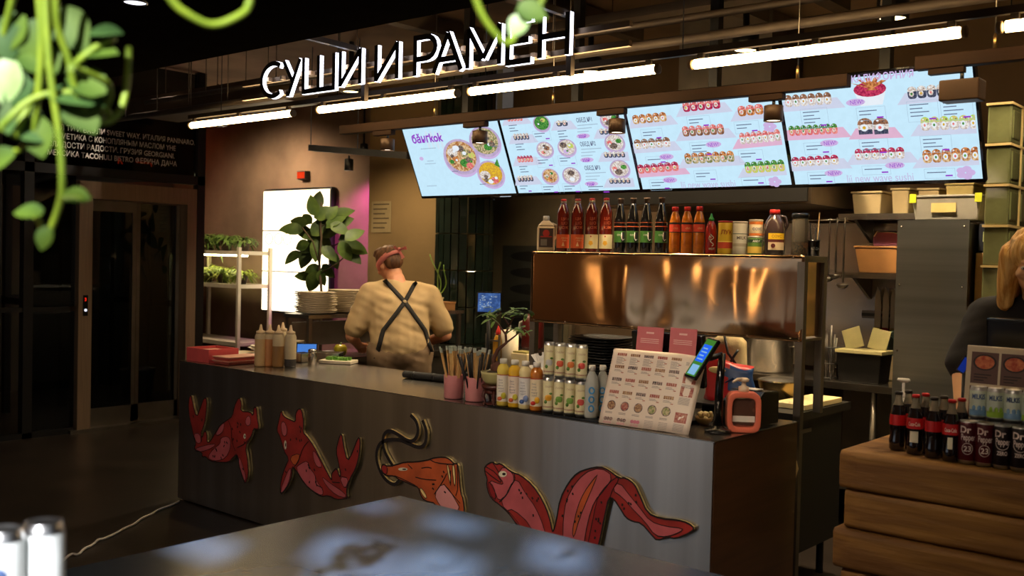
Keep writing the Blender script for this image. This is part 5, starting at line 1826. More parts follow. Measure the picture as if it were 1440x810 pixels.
for k in range(34):
    ci = 1 if k < 26 else 0
    c = cups[ci]
    a, b = R.uniform(0, 2 * PI), R.uniform(0.1, 1)
    if ci == 0: a = R.uniform(-0.5, 1.0)
    base = Vector((0.030 * b * math.cos(a), 0.030 * b * math.sin(a), 0.012))
    d = Vector((0.36 * b * math.cos(a), 0.36 * b * math.sin(a), 1)).normalized()
    if st is None:
        f = MB(); f.tube([(0, 0, 0), (0, 0, 0.225)], 0.0042, 8); st = f.build('black_straw', M_straw); o = st
    else:
        o = st.copy(); COL.objects.link(o)
    o.location = c + base
    o.rotation_euler = d.to_track_quat('Z', 'Y').to_euler()
    tag(o, 'black drinking straw standing in the pink cup ' + ('of straws' if ci else 'of wooden chopsticks'), 'straw', 'black straws, ' + ('straw cup' if ci else 'chopstick cup'))

# bonsai on carved stand
p = cpos(684, 570)
BX, BY = p.x, p.y + 0.06
r = thing('carved_stand', 'dark carved wooden stand under the bonsai bowl', 'stand', (BX, BY, 0.901))
M_rose = mat('rosewood', (70, 28, 16), 0.3, coat=0.4)
f = MB(); f.lathe([(0.055, 0.072), (0.065, 0.078), (0.067, 0.092), (0.06, 0.096)], 20); f.build('top', M_rose, r)
f = MB(); f.lathe([(0.042, 0.05), (0.052, 0.055), (0.052, 0.073), (0.045, 0.073)], 20); f.build('apron', M_rose, r)
for k in range(5):
    a = k * 2 * PI / 5 + 0.3
    f = MB(); f.tube([(0.05 * math.cos(a), 0.05 * math.sin(a), 0.07), (0.058 * math.cos(a), 0.058 * math.sin(a), 0.04), (0.046 * math.cos(a), 0.046 * math.sin(a), 0.012), (0.056 * math.cos(a), 0.056 * math.sin(a), 0.0)], [0.009, 0.008, 0.006, 0.007], 7); f.build('leg', M_rose, r)
f = MB(); f.lathe([(0.05, 0.0), (0.05, 0.008)], 16); f.build('base_ring', M_rose, r)
r = thing('bonsai', 'small leaning bonsai tree in a pale glazed bowl', 'plant', (BX, BY, 0.998))
f = MB(); f.lathe([(0.045, 0), (0.062, 0.02), (0.07, 0.05), (0.072, 0.062), (0.066, 0.058)], 22); f.build('bowl', mat('celadon', (172, 164, 112), 0.3, coat=0.5), r)
f = MB(); f.lathe([(0.064, 0.05), (0.03, 0.064), (0, 0.068)], 16); f.build('soil', mat('soil', (50, 34, 24), 0.9), r)
f = MB(); f.ball((0.0, 0.01, 0.075), (0.035, 0.03, 0.035)); f.build('root', mat('bark', (80, 44, 30), 0.8, bump=0.4), r)


def ob(px, py, y):
    return at(px, py, y=y) - Vector((BX, BY, 0.998))


tr_ = [ob(697, 520, BY), ob(694, 505, BY), ob(700, 492, BY + 0.02), ob(712, 482, BY + 0.03), ob(711, 470, BY + 0.03), ob(716, 458, BY + 0.03)]
f = MB(); f.tube(tr_, [0.014, 0.011, 0.009, 0.007, 0.006, 0.004], 8); f.build('trunk', MATS['bark'], r)
brs = [[tr_[3], ob(725, 472, BY + 0.0), ob(735, 463, BY)], [tr_[4], ob(700, 455, BY + 0.05), ob(690, 447, BY + 0.05)], [tr_[5], ob(722, 446, BY), ob(733, 440, BY)], [tr_[5], ob(708, 446, BY + 0.04), ob(703, 438, BY)]]
for b in brs:
    f = MB(); f.tube(b, [0.005, 0.0035, 0.002], 6); f.build('branch', MATS['bark'], r)
M_bl = mat('bonsai_leaf', (70, 110, 40), 0.5, c2=(110, 140, 60), vs=20)
R = random.Random(12)
lf0 = None
for b in brs:
    for k in range(14):
        c = b[2] + Vector((R.uniform(-0.05, 0.05), R.uniform(-0.04, 0.04), R.uniform(-0.015, 0.02)))
        if lf0 is None:
            f = MB(); blade(f, (0, 0, 0), (1, 0, 0.1), 0.055, 0.010, 0.4, 0, 4); lf0 = f.build('leaf', M_bl, r); o = lf0
        else:
            o = lf0.copy(); COL.objects.link(o); o.parent = r
        o.location = c
        o.rotation_euler = (R.uniform(-0.4, 0.4), R.uniform(-0.3, 0.4), R.uniform(0, 6.28))

# dark drip mat, juice bottles, slim cans, water bottles
a, b = at(686, 572, z=0.9), at(838, 592, z=0.9)
f = MB(); f.box(-1.215, -0.575, 0.015, 0.125, 0.9005, 0.906)
f.box(-1.215, -0.575, 0.012, 0.016, 0.9005, 0.909); f.box(-1.215, -0.575, 0.124, 0.128, 0.9005, 0.909)
tag(f.build('drip_mat', M_blackgloss), 'thin black mat under the drinks on the counter edge', 'mat')
ZM = 0.9065
M_capw = mat('bottle_cap_white', (226, 222, 214), 0.4)
JU = [(706, (214, 190, 80), (222, 214, 200), 'pale lemon juice bottle next to the bonsai stand', 'pear'), (722, (224, 176, 40), (224, 206, 190), 'yellow juice bottle with pear label', 'pear'), (737, (220, 204, 150), (216, 214, 214), 'pale juice bottle with blue printed label', 'berry'),
      (753, (190, 110, 24), (226, 210, 180), 'amber juice bottle with lemon and chilli label', 'lemon')]
for k, (px, c, lc, lb_, fr_) in enumerate(JU):
    x = at(px, 575, y=0.065).x
    r = thing('juice_bottle', lb_, 'bottle', (x, 0.068, ZM), -PI / 2 + 0.62, 'fruit juice bottles')
    f = MB(); f.lathe([(0.026, 0), (0.0295, 0.006), (0.0295, 0.14), (0.0285, 0.155), (0.031, 0.168), (0.027, 0.185), (0.016, 0.198), (0.0155, 0.205)], 18); f.build('body', mat('juice_%d_%d' % (c[0], c[1]), c, 0.12, coat=0.7), r)
    f = MB(); f.lathe([(0.018, 0.2), (0.018, 0.22), (0.016, 0.223)], 16); f.build('cap', M_capw, r)
    f = MB(); f.lathe([(0.0301, 0.022), (0.0301, 0.148)], 18, cap=False); l_ = f.build('label', mat('jlabel_%d' % lc[2], lc, 0.5), r)
    f = MB()
    for j in range(5):
        wrap_text(f, ('био', 'сок', 'лето', 'юдзу', 'фрукт')[j], 0.0306, -0.35 + (j % 2) * 0.1, 0.12 - j * 0.013, 0.012, 0)
    f.ball((0.0285, 0.006, 0.05), (0.005, 0.013, 0.016), 1, 10, 6)
    f.ball((0.0285, -0.012, 0.036), (0.005, 0.012, 0.01), 2, 10, 6)
    f.build('label_print', [mat('print_slate', (80, 86, 110), 0.5), mat('fruit_%s' % fr_, {'pear': (190, 180, 50), 'berry': (120, 140, 190), 'lemon': (226, 170, 30)}[fr_], 0.5), mat('fruit2_%s' % fr_, {'pear': (200, 90, 40), 'berry': (60, 90, 150), 'lemon': (190, 40, 30)}[fr_], 0.5)], l_)
    f = MB(); f.lathe([(0.0303, 0.146), (0.0303, 0.150)], 18, cap=False); f.build('label_edge', MATS['print_red'], r)
CANS = [((226, 160, 40), 'mango'), ((110, 150, 60), 'melon'), ((120, 160, 70), 'apple'), ((206, 80, 70), 'peach')]
CANT = [((190, 190, 190), 'plain'), ((210, 90, 60), 'strawberry'), ((214, 120, 60), 'orange'), ((214, 120, 90), 'peach')]
for row, lst in enumerate((CANS, CANT)):
    for k, (c, nm) in enumerate(lst):
        x = at(770 + k * 15.2, 583, y=0.065).x
        z = ZM + row * 0.1615
        desc = 'slim cream drink can with %s picture, %s row, %s from the juice bottles' % (nm, 'lower' if row == 0 else 'upper', ORD[k])
        r = thing('slim_can', desc, 'can', (x, 0.068, z), -PI / 2 + 0.62, 'slim drink cans in two rows')
        f = MB(); f.lathe([(0.020, 0), (0.0245, 0.008), (0.0258, 0.014), (0.0258, 0.146), (0.0235, 0.155), (0.0215, 0.158)], 20, m=[1, 1, 0, 1, 1]); f.build('body', [mat('can_cream', (222, 212, 170), 0.35), mat('can_alu', (190, 190, 190), 0.3, 1.0)], r)
        f = MB(); f.lathe([(0.0225, 0.156), (0.0228, 0.160), (0.0205, 0.160), (0.0195, 0.154), (0, 0.154)], 20, cap=False); f.build('lid', MATS['can_alu'], r)
        f = MB()
        lf = Matrix.Translation((0.0222, 0.0, 0.062))
        f.ball((0.0205, 0.0, 0.068), (0.0072, 0.016, 0.020), 0, 12, 8)
        f.ball((0.0230, -0.011, 0.05), (0.004, 0.008, 0.009), 1, 10, 6)
        f.ball((0.0226, 0.010, 0.088), (0.004, 0.009, 0.005), 1, 10, 6)
        f.build('fruit_print', [mat('canfruit_' + nm, c, 0.45), mat('can_leaf', (80, 120, 40), 0.45)], r)
        f = MB(); wrap_text(f, 'ЛАЙМ', 0.0262, 0, 0.115, 0.012); f.build('lettering', mat('can_text', (170, 130, 110), 0.5), r)
        f = MB(); f.lathe([(0.0261, 0.024), (0.0261, 0.03)], 16, cap=False); f.build('base_band', MATS['can_text'], r)
for k, (px, y) in enumerate(((831, 0.085), (846, 0.16))):
    x = at(px, 588, y=y).x
    r = thing('water_bottle', 'clear water bottle %s' % ('with blue round prints in front' if k == 0 else 'half hidden behind the menu board'), 'bottle', (x, y, ZM if k == 0 else 0.901), -PI / 2 + 0.62, 'water bottles')
    f = MB(); f.lathe([(0.027, 0), (0.031, 0.008), (0.031, 0.05), (0.0295, 0.055), (0.031, 0.06), (0.031, 0.145), (0.026, 0.18), (0.014, 0.205), (0.0135, 0.215)], 18); f.build('body', mat('water_pet', (222, 226, 222), 0.08, trans=0.45), r)
    f = MB(); f.lathe([(0.0155, 0.21), (0.0155, 0.232), (0.014, 0.235)], 14); f.build('cap', M_capw, r)
    for j in range(3):
        f = MB()
        f.tube([(0.0318 * math.cos(0.35 * math.cos(q) * 1.0), 0.0318 * math.sin(0.35 * math.cos(q)), 0.045 + j * 0.04 + 0.013 * math.sin(q)) for q in [PI * w_ / 8 for w_ in range(17)]], 0.0035, 6); f.build('blue_print', mat('water_blue', (70, 150, 210), 0.4), r)
# tissue box and white boxes behind the juice
p = at(745, 528, y=0.20)
r = thing('tissue_box', 'white tissue pack with crumpled tissue behind the juice bottles', 'tissues', (p.x + 0.05, 0.25, 0.901), 0.2)
f = MB(); f.box(-0.11, 0.11, -0.055, 0.055, 0, 0.185); f.build('pack', mat('tissue_pack', (210, 204, 190), 0.6), r, bevel=0.012)
f = MB()
for k in range(9):
    a = k * 0.7
    f.add([(0.03 * math.cos(a), 0.02 * math.sin(a), 0.185), (0.03 * math.cos(a + 0.9), 0.02 * math.sin(a + 0.9), 0.185), (0.075 * math.cos(a + 0.6), 0.03 * math.sin(a + 0.6), 0.225 + 0.015 * (k % 3)), (0.045 * math.cos(a - 0.1), 0.03 * math.sin(a), 0.25 - 0.01 * (k % 2))], [(0, 1, 2, 3)], 0, True)
f.build('tissue', mat('tissue_white', (236, 236, 236), 0.8), r)
r = thing('sauce_carton', 'small steel lidded box behind the bonsai bowl', 'box', (-1.36, 0.30, 0.901), 0.1)
f = MB(); f.box(-0.06, 0.06, -0.05, 0.05, 0, 0.13); f.build('body', mat('box_beige', (190, 180, 160), 0.5), r, bevel=0.006)
f = MB(); f.box(-0.064, 0.064, -0.054, 0.054, 0.131, 0.145); f.build('lid', MATS['tissue_pack'], r, bevel=0.004)

# ---- big printed menu board leaning at the till
mb_ = thing('menu_board', 'white printed menu sheet with rows of sushi leaning on the till', 'menu board', (-0.37, 0.05, 0.901))
BLp, BRp, TLp, TRp = Vector((-0.577, 0.022, 0.903)), Vector((-0.152, 0.045, 0.903)), None, None
MU = (BRp - BLp).normalized()
lean = Vector((0, 0.105, 0.325))
MV = lean.normalized()
MW, MH = (BRp - BLp).length, 0.335
MN = MU.cross(MV).normalized()          # towards the hall


def mpt(u, v, off=0.0):
    """point of the sheet; its till side curls back"""
    t = max(0.0, u / MW - 0.72) / 0.28
    k = 0.05 * t * t * (0.3 + 0.7 * v / MH)
    return BLp + MU * (u - 0.0 * k) + MV * v - MN * (k - off)


f = MB()
nu, nv = 24, 8
vs = [mpt(MW * i / nu, MH * j / nv, 0.0) for j in range(nv + 1) for i in range(nu + 1)]
f.add(vs, [(j * (nu + 1) + i, j * (nu + 1) + i + 1, (j + 1) * (nu + 1) + i + 1, (j + 1) * (nu + 1) + i) for j in range(nv) for i in range(nu)], 0, True)
o = f.build('sheet', mat('menu_paper', (226, 210, 196), 0.45, coat=0.3, var=0.03), mb_, True)
sd = o.modifiers.new('thick', 'SOLIDIFY'); sd.thickness = 0.003; sd.offset = -1
M_food = [mat('mp_red', (150, 60, 56), 0.5, c2=(190, 130, 110), vs=120), mat('mp_brown', (120, 74, 50), 0.5, c2=(190, 150, 110), vs=120), mat('mp_dark', (60, 52, 56), 0.5, c2=(170, 140, 130), vs=120), mat('mp_text', (130, 116, 116), 0.6), mat('mp_pink', (206, 120, 140), 0.5), mat('mp_green', (110, 130, 60), 0.5, c2=(200, 180, 140), vs=120)]
f = MB()
ink = MB()


def mrect(g, u0, u1, v0, v1, m, off=0.0012):
    g.add([mpt(u0, v0, off), mpt(u1, v0, off), mpt(u1, v1, off), mpt(u0, v1, off)], [(0, 1, 2, 3)], m)


for c_ in range(6):
    for r_ in range(6):
        u = 0.022 + c_ * 0.0665 + 0.004 * (5 - r_) * 0.2
        v = MH - 0.032 - r_ * 0.056
        if c_ == 5:
            if r_ in (1, 2, 4):
                mrect(f, u, u + 0.05, v - 0.035, v + 0.008, 0)
            for j in range(4): mrect(ink, u, u + 0.045, v - 0.042 - j * 0.004 + (0 if r_ in (1, 2, 4) else 0.04), v - 0.0405 - j * 0.004 + (0 if r_ in (1, 2, 4) else 0.04), 3)
        elif r_ < 4:
            n_ = 5
            if r_ == 0:
                pass
            for j in range(n_):
                mrect(f, u + j * 0.0095, u + j * 0.0095 + 0.0085, v, v + (0.014 if r_ else 0.012), (c_ + r_) % 3, 0.0012)
            for j in range(6 if r_ == 0 else 2): mrect(ink, u, u + (0.04 if j % 2 else 0.03), v - 0.008 - j * 0.0055, v - 0.006 - j * 0.0055, 3)
            mrect(ink, u + 0.036, u + 0.048, v - 0.020, v - 0.016, 0)
        elif r_ == 4:
            cu, cv = u + 0.024, v + 0.004
            f.add([mpt(cu + 0.021 * math.cos(q * PI / 8), cv + 0.021 * math.sin(q * PI / 8), 0.0012) for q in range(16)], [tuple(range(16))], 2)
            f.add([mpt(cu + 0.017 * math.cos(q * PI / 8), cv + 0.017 * math.sin(q * PI / 8), 0.0018) for q in range(16)], [tuple(range(16))], (1, 0, 1, 5, 5)[c_])
            for j in range(2): mrect(ink, u, u + 0.035, v - 0.027 - j * 0.005, v - 0.025 - j * 0.005, 3)
        elif c_ < 3:
            for j in range(3):
                f.add([mpt(u + 0.008 + j * 0.014 + 0.009 * math.cos(q * PI / 5), v + 0.008 * math.sin(q * PI / 5), 0.0012 + j * 0.0003) for q in range(10)], [tuple(range(10))], 2 if c_ < 2 else 4)
            for j in range(2): mrect(ink, u, u + 0.04, v - 0.014 - j * 0.005, v - 0.012 - j * 0.005, 4)
        else:
            for j in range(6): mrect(ink, u, u + 0.042, v + 0.01 - j * 0.0065, v + 0.0115 - j * 0.0065, 3)
f.build('food_print', M_food, mb_, True)['kind'] = 'stuff'
ink.build('small_print', M_food, mb_, True)['kind'] = 'stuff'

# till monitor seen from behind with two pink cards
tm = thing('till_monitor', 'black till monitor seen from behind over the menu sheet', 'monitor', (-0.37, 0.34, 0.901))
f = MB(); M_ = Matrix.Translation((-0.37, 0.34, 1.06)) @ Matrix.Rotation(0.12, 4, 'X')
p0, p1 = at(893, 470, y=0.33), at(992, 468, y=0.33)
f.box(-0.235, 0.135, -0.016, 0.016, 0, 0.235, M=M_); f.build('screen_case', M_blackgloss, tm, True, bevel=0.008)
f = MB(); f.box(-0.41, -0.33, 0.30, 0.34, 0.915, 1.08); f.build('stand', M_black, tm, True)
f = MB(); f.box(-0.47, -0.27, 0.22, 0.44, 0.901, 0.918); f.build('foot', M_black, tm, True, bevel=0.004)
M_card = mat('pink_card', (206, 110, 116), 0.5, var=0.04)
for k, (px0, px1) in enumerate(((893.5, 930.5), (940, 977.5))):
    y = 0.255 if k == 0 else 0.265
    a, b = at(px0, 500, y=y), at(px1, 500, y=y)
    zt = at(px0 + 5, 462 + k * 2, y=y).z
    r = thing('pink_card', 'pink information card on the till, ' + ('closer to the slim cans' if k == 0 else 'closer to the payment terminal'), 'card', ((a.x + b.x) / 2, y, a.z), 0, 'pink cards on the till')
    w_ = (b.x - a.x) / 2
    h_ = zt - a.z + 0.01
    f = MB(); Mt = Matrix.Rotation(-0.10, 4, 'X'); f.box(-w_, w_, 0, 0.0025, -0.02, h_, M=Mt); f.build('card', M_card, r)
    f = MB(); g = [tuple(Mt @ Vector(v)) for v in ((-0.02, -0.0008, h_ - 0.03), (0.02, -0.0008, h_ - 0.03), (0.02, -0.0008, h_ - 0.022), (-0.02, -0.0008, h_ - 0.022))]
    f.flat(g)
    for j in range(3):
        f.flat([tuple(Mt @ Vector(v)) for v in ((-w_ * 0.7, -0.0008, h_ - 0.055 - j * 0.008), (w_ * 0.7, -0.0008, h_ - 0.055 - j * 0.008), (w_ * 0.7, -0.0008, h_ - 0.052 - j * 0.008), (-w_ * 0.7, -0.0008, h_ - 0.052 - j * 0.008))])
    f.build('print', mat('card_print', (236, 196, 190), 0.5), r)['kind'] = 'stuff'
    f = MB(); f.box(-w_ * 0.5, w_ * 0.5, 0.016, 0.05, -0.02, h_ * 0.3); f.build('holder', M_black, r)

# payment terminal on a pole
p = cpos(996, 610)
TX, TY = p.x + 0.01, p.y + 0.06
r = thing('payment_terminal', 'payment terminal with lit display on a black pole', 'payment terminal', (TX, TY, 0.901))
f = MB(); f.lathe([(0.054, 0), (0.056, 0.004), (0.056, 0.012), (0.03, 0.018), (0.022, 0.03)], 26); f.build('base', M_blackgloss, r)
f = MB(); f.tube([(0, 0, 0.02), (0, 0.005, 0.2), (0, 0.02, 0.33)], [0.02, 0.017, 0.015], 12); f.build('pole', M_blackgloss, r)
# display: from low corner towards the hall up to the till side
c0 = at(986, 503, y=TY - 0.075)
ax = (at(1001, 478, y=TY - 0.04) - at(972, 524, y=TY - 0.12)).normalized()
e = Vector((0.86, -0.42, -0.25)); e = (e - ax * e.dot(ax)).normalized()
nn = e.cross(ax).normalized()
if nn.dot(CAM_LOC - c0) < 0: nn = -nn


def tq(u, v, o_):
    return c0 + e * u + ax * v + nn * o_


f = MB(); f.poly([tq(-0.036, -0.098, 0), tq(0.036, -0.098, 0), tq(0.036, 0.098, 0), tq(-0.036, 0.098, 0)], -nn * 0.018); f.build('handset', M_blackgloss, r, True, bevel=0.006)
f = MB(); f.flat([tq(-0.029, -0.088, 0.001), tq(0.029, -0.088, 0.001), tq(0.029, 0.088, 0.001), tq(-0.029, 0.088, 0.001)]); dsp = f.build('display', glow('term_green', (70, 130, 50), 0.9), r, True)
f = MB()
f.flat([tq(-0.025, -0.02, 0.0016), tq(0.025, -0.02, 0.0016), tq(0.025, 0.062, 0.0016), tq(-0.025, 0.062, 0.0016)], 0)
f.flat([tq(-0.022, -0.082, 0.0016), tq(0.022, -0.082, 0.0016), tq(0.022, -0.035, 0.0016), tq(-0.022, -0.035, 0.0016)], 1)
for k in range(4):
    f.flat([tq(-0.018, -0.01 + k * 0.017, 0.002), tq(0.016 - 0.006 * (k % 2), -0.01 + k * 0.017, 0.002), tq(0.016 - 0.006 * (k % 2), -0.004 + k * 0.017, 0.002), tq(-0.018, -0.004 + k * 0.017, 0.002)], 1)
f.build('display_print', [glow('term_blue', (40, 100, 240), 1.0), glow('term_pale', (140, 190, 230), 0.9)], dsp, True)
f = MB(); f.rod(tq(0, 0, -0.018), (TX, TY + 0.02, 1.225), 0.012); f.build('bracket', M_black, r, True)
# mint bowl
p = cpos(983, 601)
r = thing('mint_bowl', 'small bowl of white mints beside the terminal pole', 'bowl', (p.x - 0.02, p.y + 0.075, 0.901))
f = MB(); f.lathe([(0.018, 0), (0.036, 0.02), (0.04, 0.034), (0.037, 0.033), (0.02, 0.01), (0, 0.008)], 18); f.build('bowl', mat('bowl_brass', (150, 120, 70), 0.35), r)
f = MB()
R = random.Random(3)
for k in range(22):
    f.ball((R.uniform(-0.026, 0.026), R.uniform(-0.026, 0.026), 0.03 + R.uniform(0, 0.022)), 0.010, 0, 8, 5)
o = f.build('mints', mat('mint', (226, 206, 150), 0.5), r); o['kind'] = 'stuff'

# pink soap dispenser
p = cpos(1026, 609)
r = thing('soap_dispenser', 'salmon pink framed pump dispenser at the counter corner', 'dispenser', (p.x + 0.022, p.y + 0.07, 0.901), 0.62)
M_sal = mat('salmon_plastic', (226, 116, 90), 0.35, coat=0.3)
f = MB()
ring = []
for k in range(32):
    a = 2 * PI * k / 32
    c_, s_ = math.cos(a), math.sin(a)
    q = (abs(c_) ** 5 + abs(s_) ** 5) ** (-1 / 5)
    ring.append((0.070 * q * c_, 0.085 + 0.085 * q * s_))
n = len(ring)
vs = []
for (k, y) in ((1.0, -0.035), (1.0, 0.035), (0.70, 0.035), (0.70, -0.035)):
    vs += [(x * k, y, 0.085 + (z - 0.085) * (0.72 if k < 1 else 1)) for x, z in ring]
fs = []
for j in range(4):
    for i in range(n):
        i2 = (i + 1) % n
        fs.append((j * n + i, j * n + i2, ((j + 1) % 4) * n + i2, ((j + 1) % 4) * n + i))
f.add(vs, fs, 0, True)
f.build('frame', M_sal, r, bevel=0.004)
f = MB(); f.box(-0.048, 0.048, -0.02, 0.02, 0.03, 0.14); f.build('bottle', mat('soap_clear', (120, 84, 70), 0.1, trans=0.5), r, bevel=0.006)
f = MB(); f.box(-0.046, 0.046, -0.0215, -0.0205, 0.045, 0.07); f.build('label', M_white, r)
f = MB(); f.lathe([(0.022, 0.168), (0.022, 0.19), (0.01, 0.195), (0.008, 0.215)], 14); f.build('collar', mat('pump_cream', (226, 206, 180), 0.4), r)
f = MB(); f.lathe([(0.02, 0.212), (0.022, 0.222), (0.012, 0.228)], 14); f.tube([(0, 0, 0.22), (-0.03, -0.02, 0.222), (-0.05, -0.035, 0.212)], [0.009, 0.007, 0.005], 8); f.build('pump', MATS['pump_cream'], r)

# receipt printer and black till boxes
r = thing('receipt_printer', 'black receipt printer at the counter end', 'printer', (-0.10, 0.50, 0.901), 0.0)
f = MB()
prof = [(-0.10, 0), (0.12, 0), (0.12, 0.145), (-0.02, 0.155), (-0.10, 0.11)]
f.poly([(-0.09, y, z) for y, z in prof], (0.165, 0, 0)); f.build('case', M_blackgloss, r, bevel=0.008)
f = MB(); f.box(-0.06, 0.05, -0.104, -0.1, 0.03, 0.09); f.build('front_slot', M_black, r)
f = MB(); f.box(-0.045, 0.035, -0.02, 0.04, 0.155, 0.158); f.build('paper', M_white, r)
r = thing('cash_drawer', 'low black cash drawer unit behind the menu sheet', 'cash drawer', (-0.27, 0.30, 0.901))
f = MB(); f.box(-0.0, 0.12, -0.09, 0.12, 0, 0.075); f.build('case', M_black, r, bevel=0.005)
f = MB(); f.box(0.005, 0.115, -0.094, -0.09, 0.01, 0.065); f.build('drawer_front', M_blackgloss, r)
r.location = (-0.33, 0.56, 0.901)

# black plate stack behind the cans
stack('black_plate', -1.30, 1.06, 0.901, 18, 0.165, 0.155, 0.02, 0.0155, 'black square plate in the stack under the pass shelf', 'black plates under the pass shelf', m=mat('black_plate', (20, 19, 19), 0.35), rz=0.0, jit=0.004)

# ================================================================== things behind the counter, around the rack
r = thing('order_tablet', 'small order screen on a stand in front of the tiled column', 'tablet', (-2.28, 1.2, 0.9), 0.72)
r.location = (at(688, 420, y=1.03).x, 1.03, 0.901)
f = MB(); f.box(-0.075, 0.075, -0.01, 0.01, 0.37, 0.50); f.build('case', M_blackgloss, r, bevel=0.005)
f = MB(); f.box(-0.068, 0.068, -0.0115, -0.0105, 0.378, 0.492); f.build('display', glow('order_glow', (90, 130, 200), 0.7, (60, 90, 150), 40), r)
f = MB()
for k in range(30):
    x, z = random.uniform(-0.06, 0.01), random.uniform(0.39, 0.475)
    f.box(x, x + 0.008, -0.0122, -0.0118, z, z + 0.006)
put_text(f, '140', (0.025, -0.0122, 0.465), (1, 0, 0), (0, 0, 1), 0.018)
f.build('display_print', glow('order_pale', (170, 190, 210), 0.7), r)['kind'] = 'stuff'
f = MB(); f.rod((0, 0.0, 0.01), (0, 0.0, 0.38), 0.012); f.build('stand', M_black, r)
f = MB(); f.lathe([(0.07, 0), (0.07, 0.01)], 18); f.build('foot', M_black, r)
if r.location.x < -2.2:
    r.location.x = -2.2
p = at(686, 482, y=1.12)
r = thing('oil_bottle', 'yellow oil bottle with a red tip in a wire holder', 'bottle', (max(p.x, -2.2) + 0.03, 1.17, 0.901))
f = MB(); f.lathe([(0.03, 0), (0.032, 0.005), (0.032, 0.19), (0.02, 0.22), (0.012, 0.23)], 16); f.build('body', mat('oil', (200, 140, 30), 0.12, coat=0.5), r)
f = MB(); f.lathe([(0.015, 0.228), (0.015, 0.25), (0.006, 0.275), (0.002, 0.30)], 12); f.build('tip', mat('cap_bright_red', (206, 44, 36)), r)
f = MB()
for x in (-0.06, 0.045):
    f.box(x - 0.006, x + 0.006, -0.045, -0.033, 0, 0.235); f.box(x - 0.006, x + 0.006, 0.033, 0.045, 0, 0.235)
for z in (0.10, 0.19):
    f.box(-0.06, 0.045, -0.044, -0.036, z, z + 0.01); f.box(-0.06, 0.045, 0.036, 0.044, z, z + 0.01)
f.build('holder', M_steeld, r)
r = thing('paper_roll', 'white paper towel roll standing by the bonsai', 'paper roll', (-2.0, 1.22, 0.901))
r.location.x = at(717, 470, y=1.22).x
f = MB(); f.lathe([(0.012, 0), (0.055, 0.002), (0.055, 0.26), (0.014, 0.262), (0.012, 0.24)], 20); f.build('roll', mat('towel', (226, 214, 186), 0.9), r)
f = MB(); f.rod((0, 0, 0.0), (0, 0, 0.29), 0.008); f.build('spindle', M_steeld, r)
r = thing('food_tub', 'cream tub with olive food beside the paper roll', 'tub', (-1.86, 1.2, 0.901))
r.location.x = at(738, 480, y=1.2).x
f = MB(); f.frus((0, 0), (0.055, 0.045), (0.065, 0.055), 0, 0.13); f.build('tub', mat('tub_cream', (214, 196, 150), 0.5), r, bevel=0.006)
f = MB(); f.box(-0.055, 0.055, -0.045, 0.045, 0.13, 0.14); f.build('food', mat('olive_food', (130, 120, 60), 0.8), r)
r = thing('prep_board', 'pale prep board with yellow wrapping under the pass shelf', 'cutting board', (-1.55, 1.42, 0.901))
f = MB(); f.box(-0.19, 0.19, -0.15, 0.15, 0, 0.02); f.build('board', mat('board_pale', (214, 190, 140), 0.6), r, bevel=0.004)
f = MB(); f.ball((0.02, 0.0, 0.10), (0.10, 0.08, 0.085), 0, 14, 8); o = f.build('wrapping', mat('yellow_paper', (206, 176, 96), 0.6, bump=0.8, bs=18), r)
# rear black kettle silhouettes left of the rack
r = thing('red_kettle', 'dark red kettle with pale handle behind the rack', 'kettle', (-2.0, 2.6, 0.901))
r.location.x = at(750, 440, y=2.62).x; r.location.y = 2.62
f = MB(); f.lathe([(0.08, 0), (0.09, 0.02), (0.085, 0.22), (0.06, 0.27), (0.02, 0.28)], 20); f.build('body', mat('kettle_red', (90, 26, 24), 0.3), r)
f = MB(); f.tube([(-0.07, 0, 0.22), (-0.13, 0, 0.20), (-0.14, 0, 0.12), (-0.09, 0, 0.06)], 0.012, 8); f.build('handle', M_white, r)
f = MB(); f.lathe([(0.03, 0.28), (0.02, 0.30), (0, 0.305)], 12); f.build('lid_knob', M_black, r)

# pots
def pot(name, label, x, y, z, R_, h, m=M_steelh, lid=False, grp=None):
    r = thing(name, label, 'pot', (x, y, z), 0, grp)
    f = MB(); f.lathe([(R_ * 0.96, 0), (R_, 0.01), (R_, h), (R_ + 0.008, h + 0.004), (R_ - 0.006, h), (R_ - 0.008, 0.02), (0, 0.015)], 30); f.build('body', m, r)
    for s_ in (-1, 1):
        f = MB(); f.tube([(s_ * R_, -0.035, h * 0.8), (s_ * (R_ + 0.035), -0.03, h * 0.82), (s_ * (R_ + 0.035), 0.03, h * 0.82), (s_ * R_, 0.035, h * 0.8)], 0.006, 6); f.build('handle', m, r)
    if lid:
        f = MB(); f.lathe([(R_ + 0.008, h + 0.006), (R_ * 0.6, h + 0.02), (0.02, h + 0.03), (0.02, h + 0.045), (0, h + 0.05)], 26, cap=False); f.build('lid', m, r)
    return r


M_brass = mat('warm_steel', (206, 176, 120), 0.25, 1.0)
pot('stock_pot', 'large steel stock pot on the rear worktop', -1.09, 2.68, 0.901, 0.155, 0.215)
pot('stock_pot', 'steel pot behind the rack on the rear worktop', -1.55, 2.72, 0.901, 0.15, 0.20)
x = at(1098, 545, y=1.36).x
r = thing('mixing_bowl', 'shiny steel bowl at the end of the black cabinet', 'bowl', (x, 1.36, 0.901))
f = MB(); f.lathe([(0.06, 0), (0.085, 0.01), (0.112, 0.07), (0.118, 0.105), (0.122, 0.106), (0.112, 0.098), (0.08, 0.02), (0, 0.012)], 28); f.build('bowl', M_brass, r)
f = MB(); f.lathe([(0.118, 0.108), (0.08, 0.118), (0.0, 0.122)], 28, cap=False); f.build('lid', M_steelh, r)
r = thing('white_board', 'thick cream cutting board at the end of the black cabinet', 'cutting board', (-0.20, 1.30, 0.901))
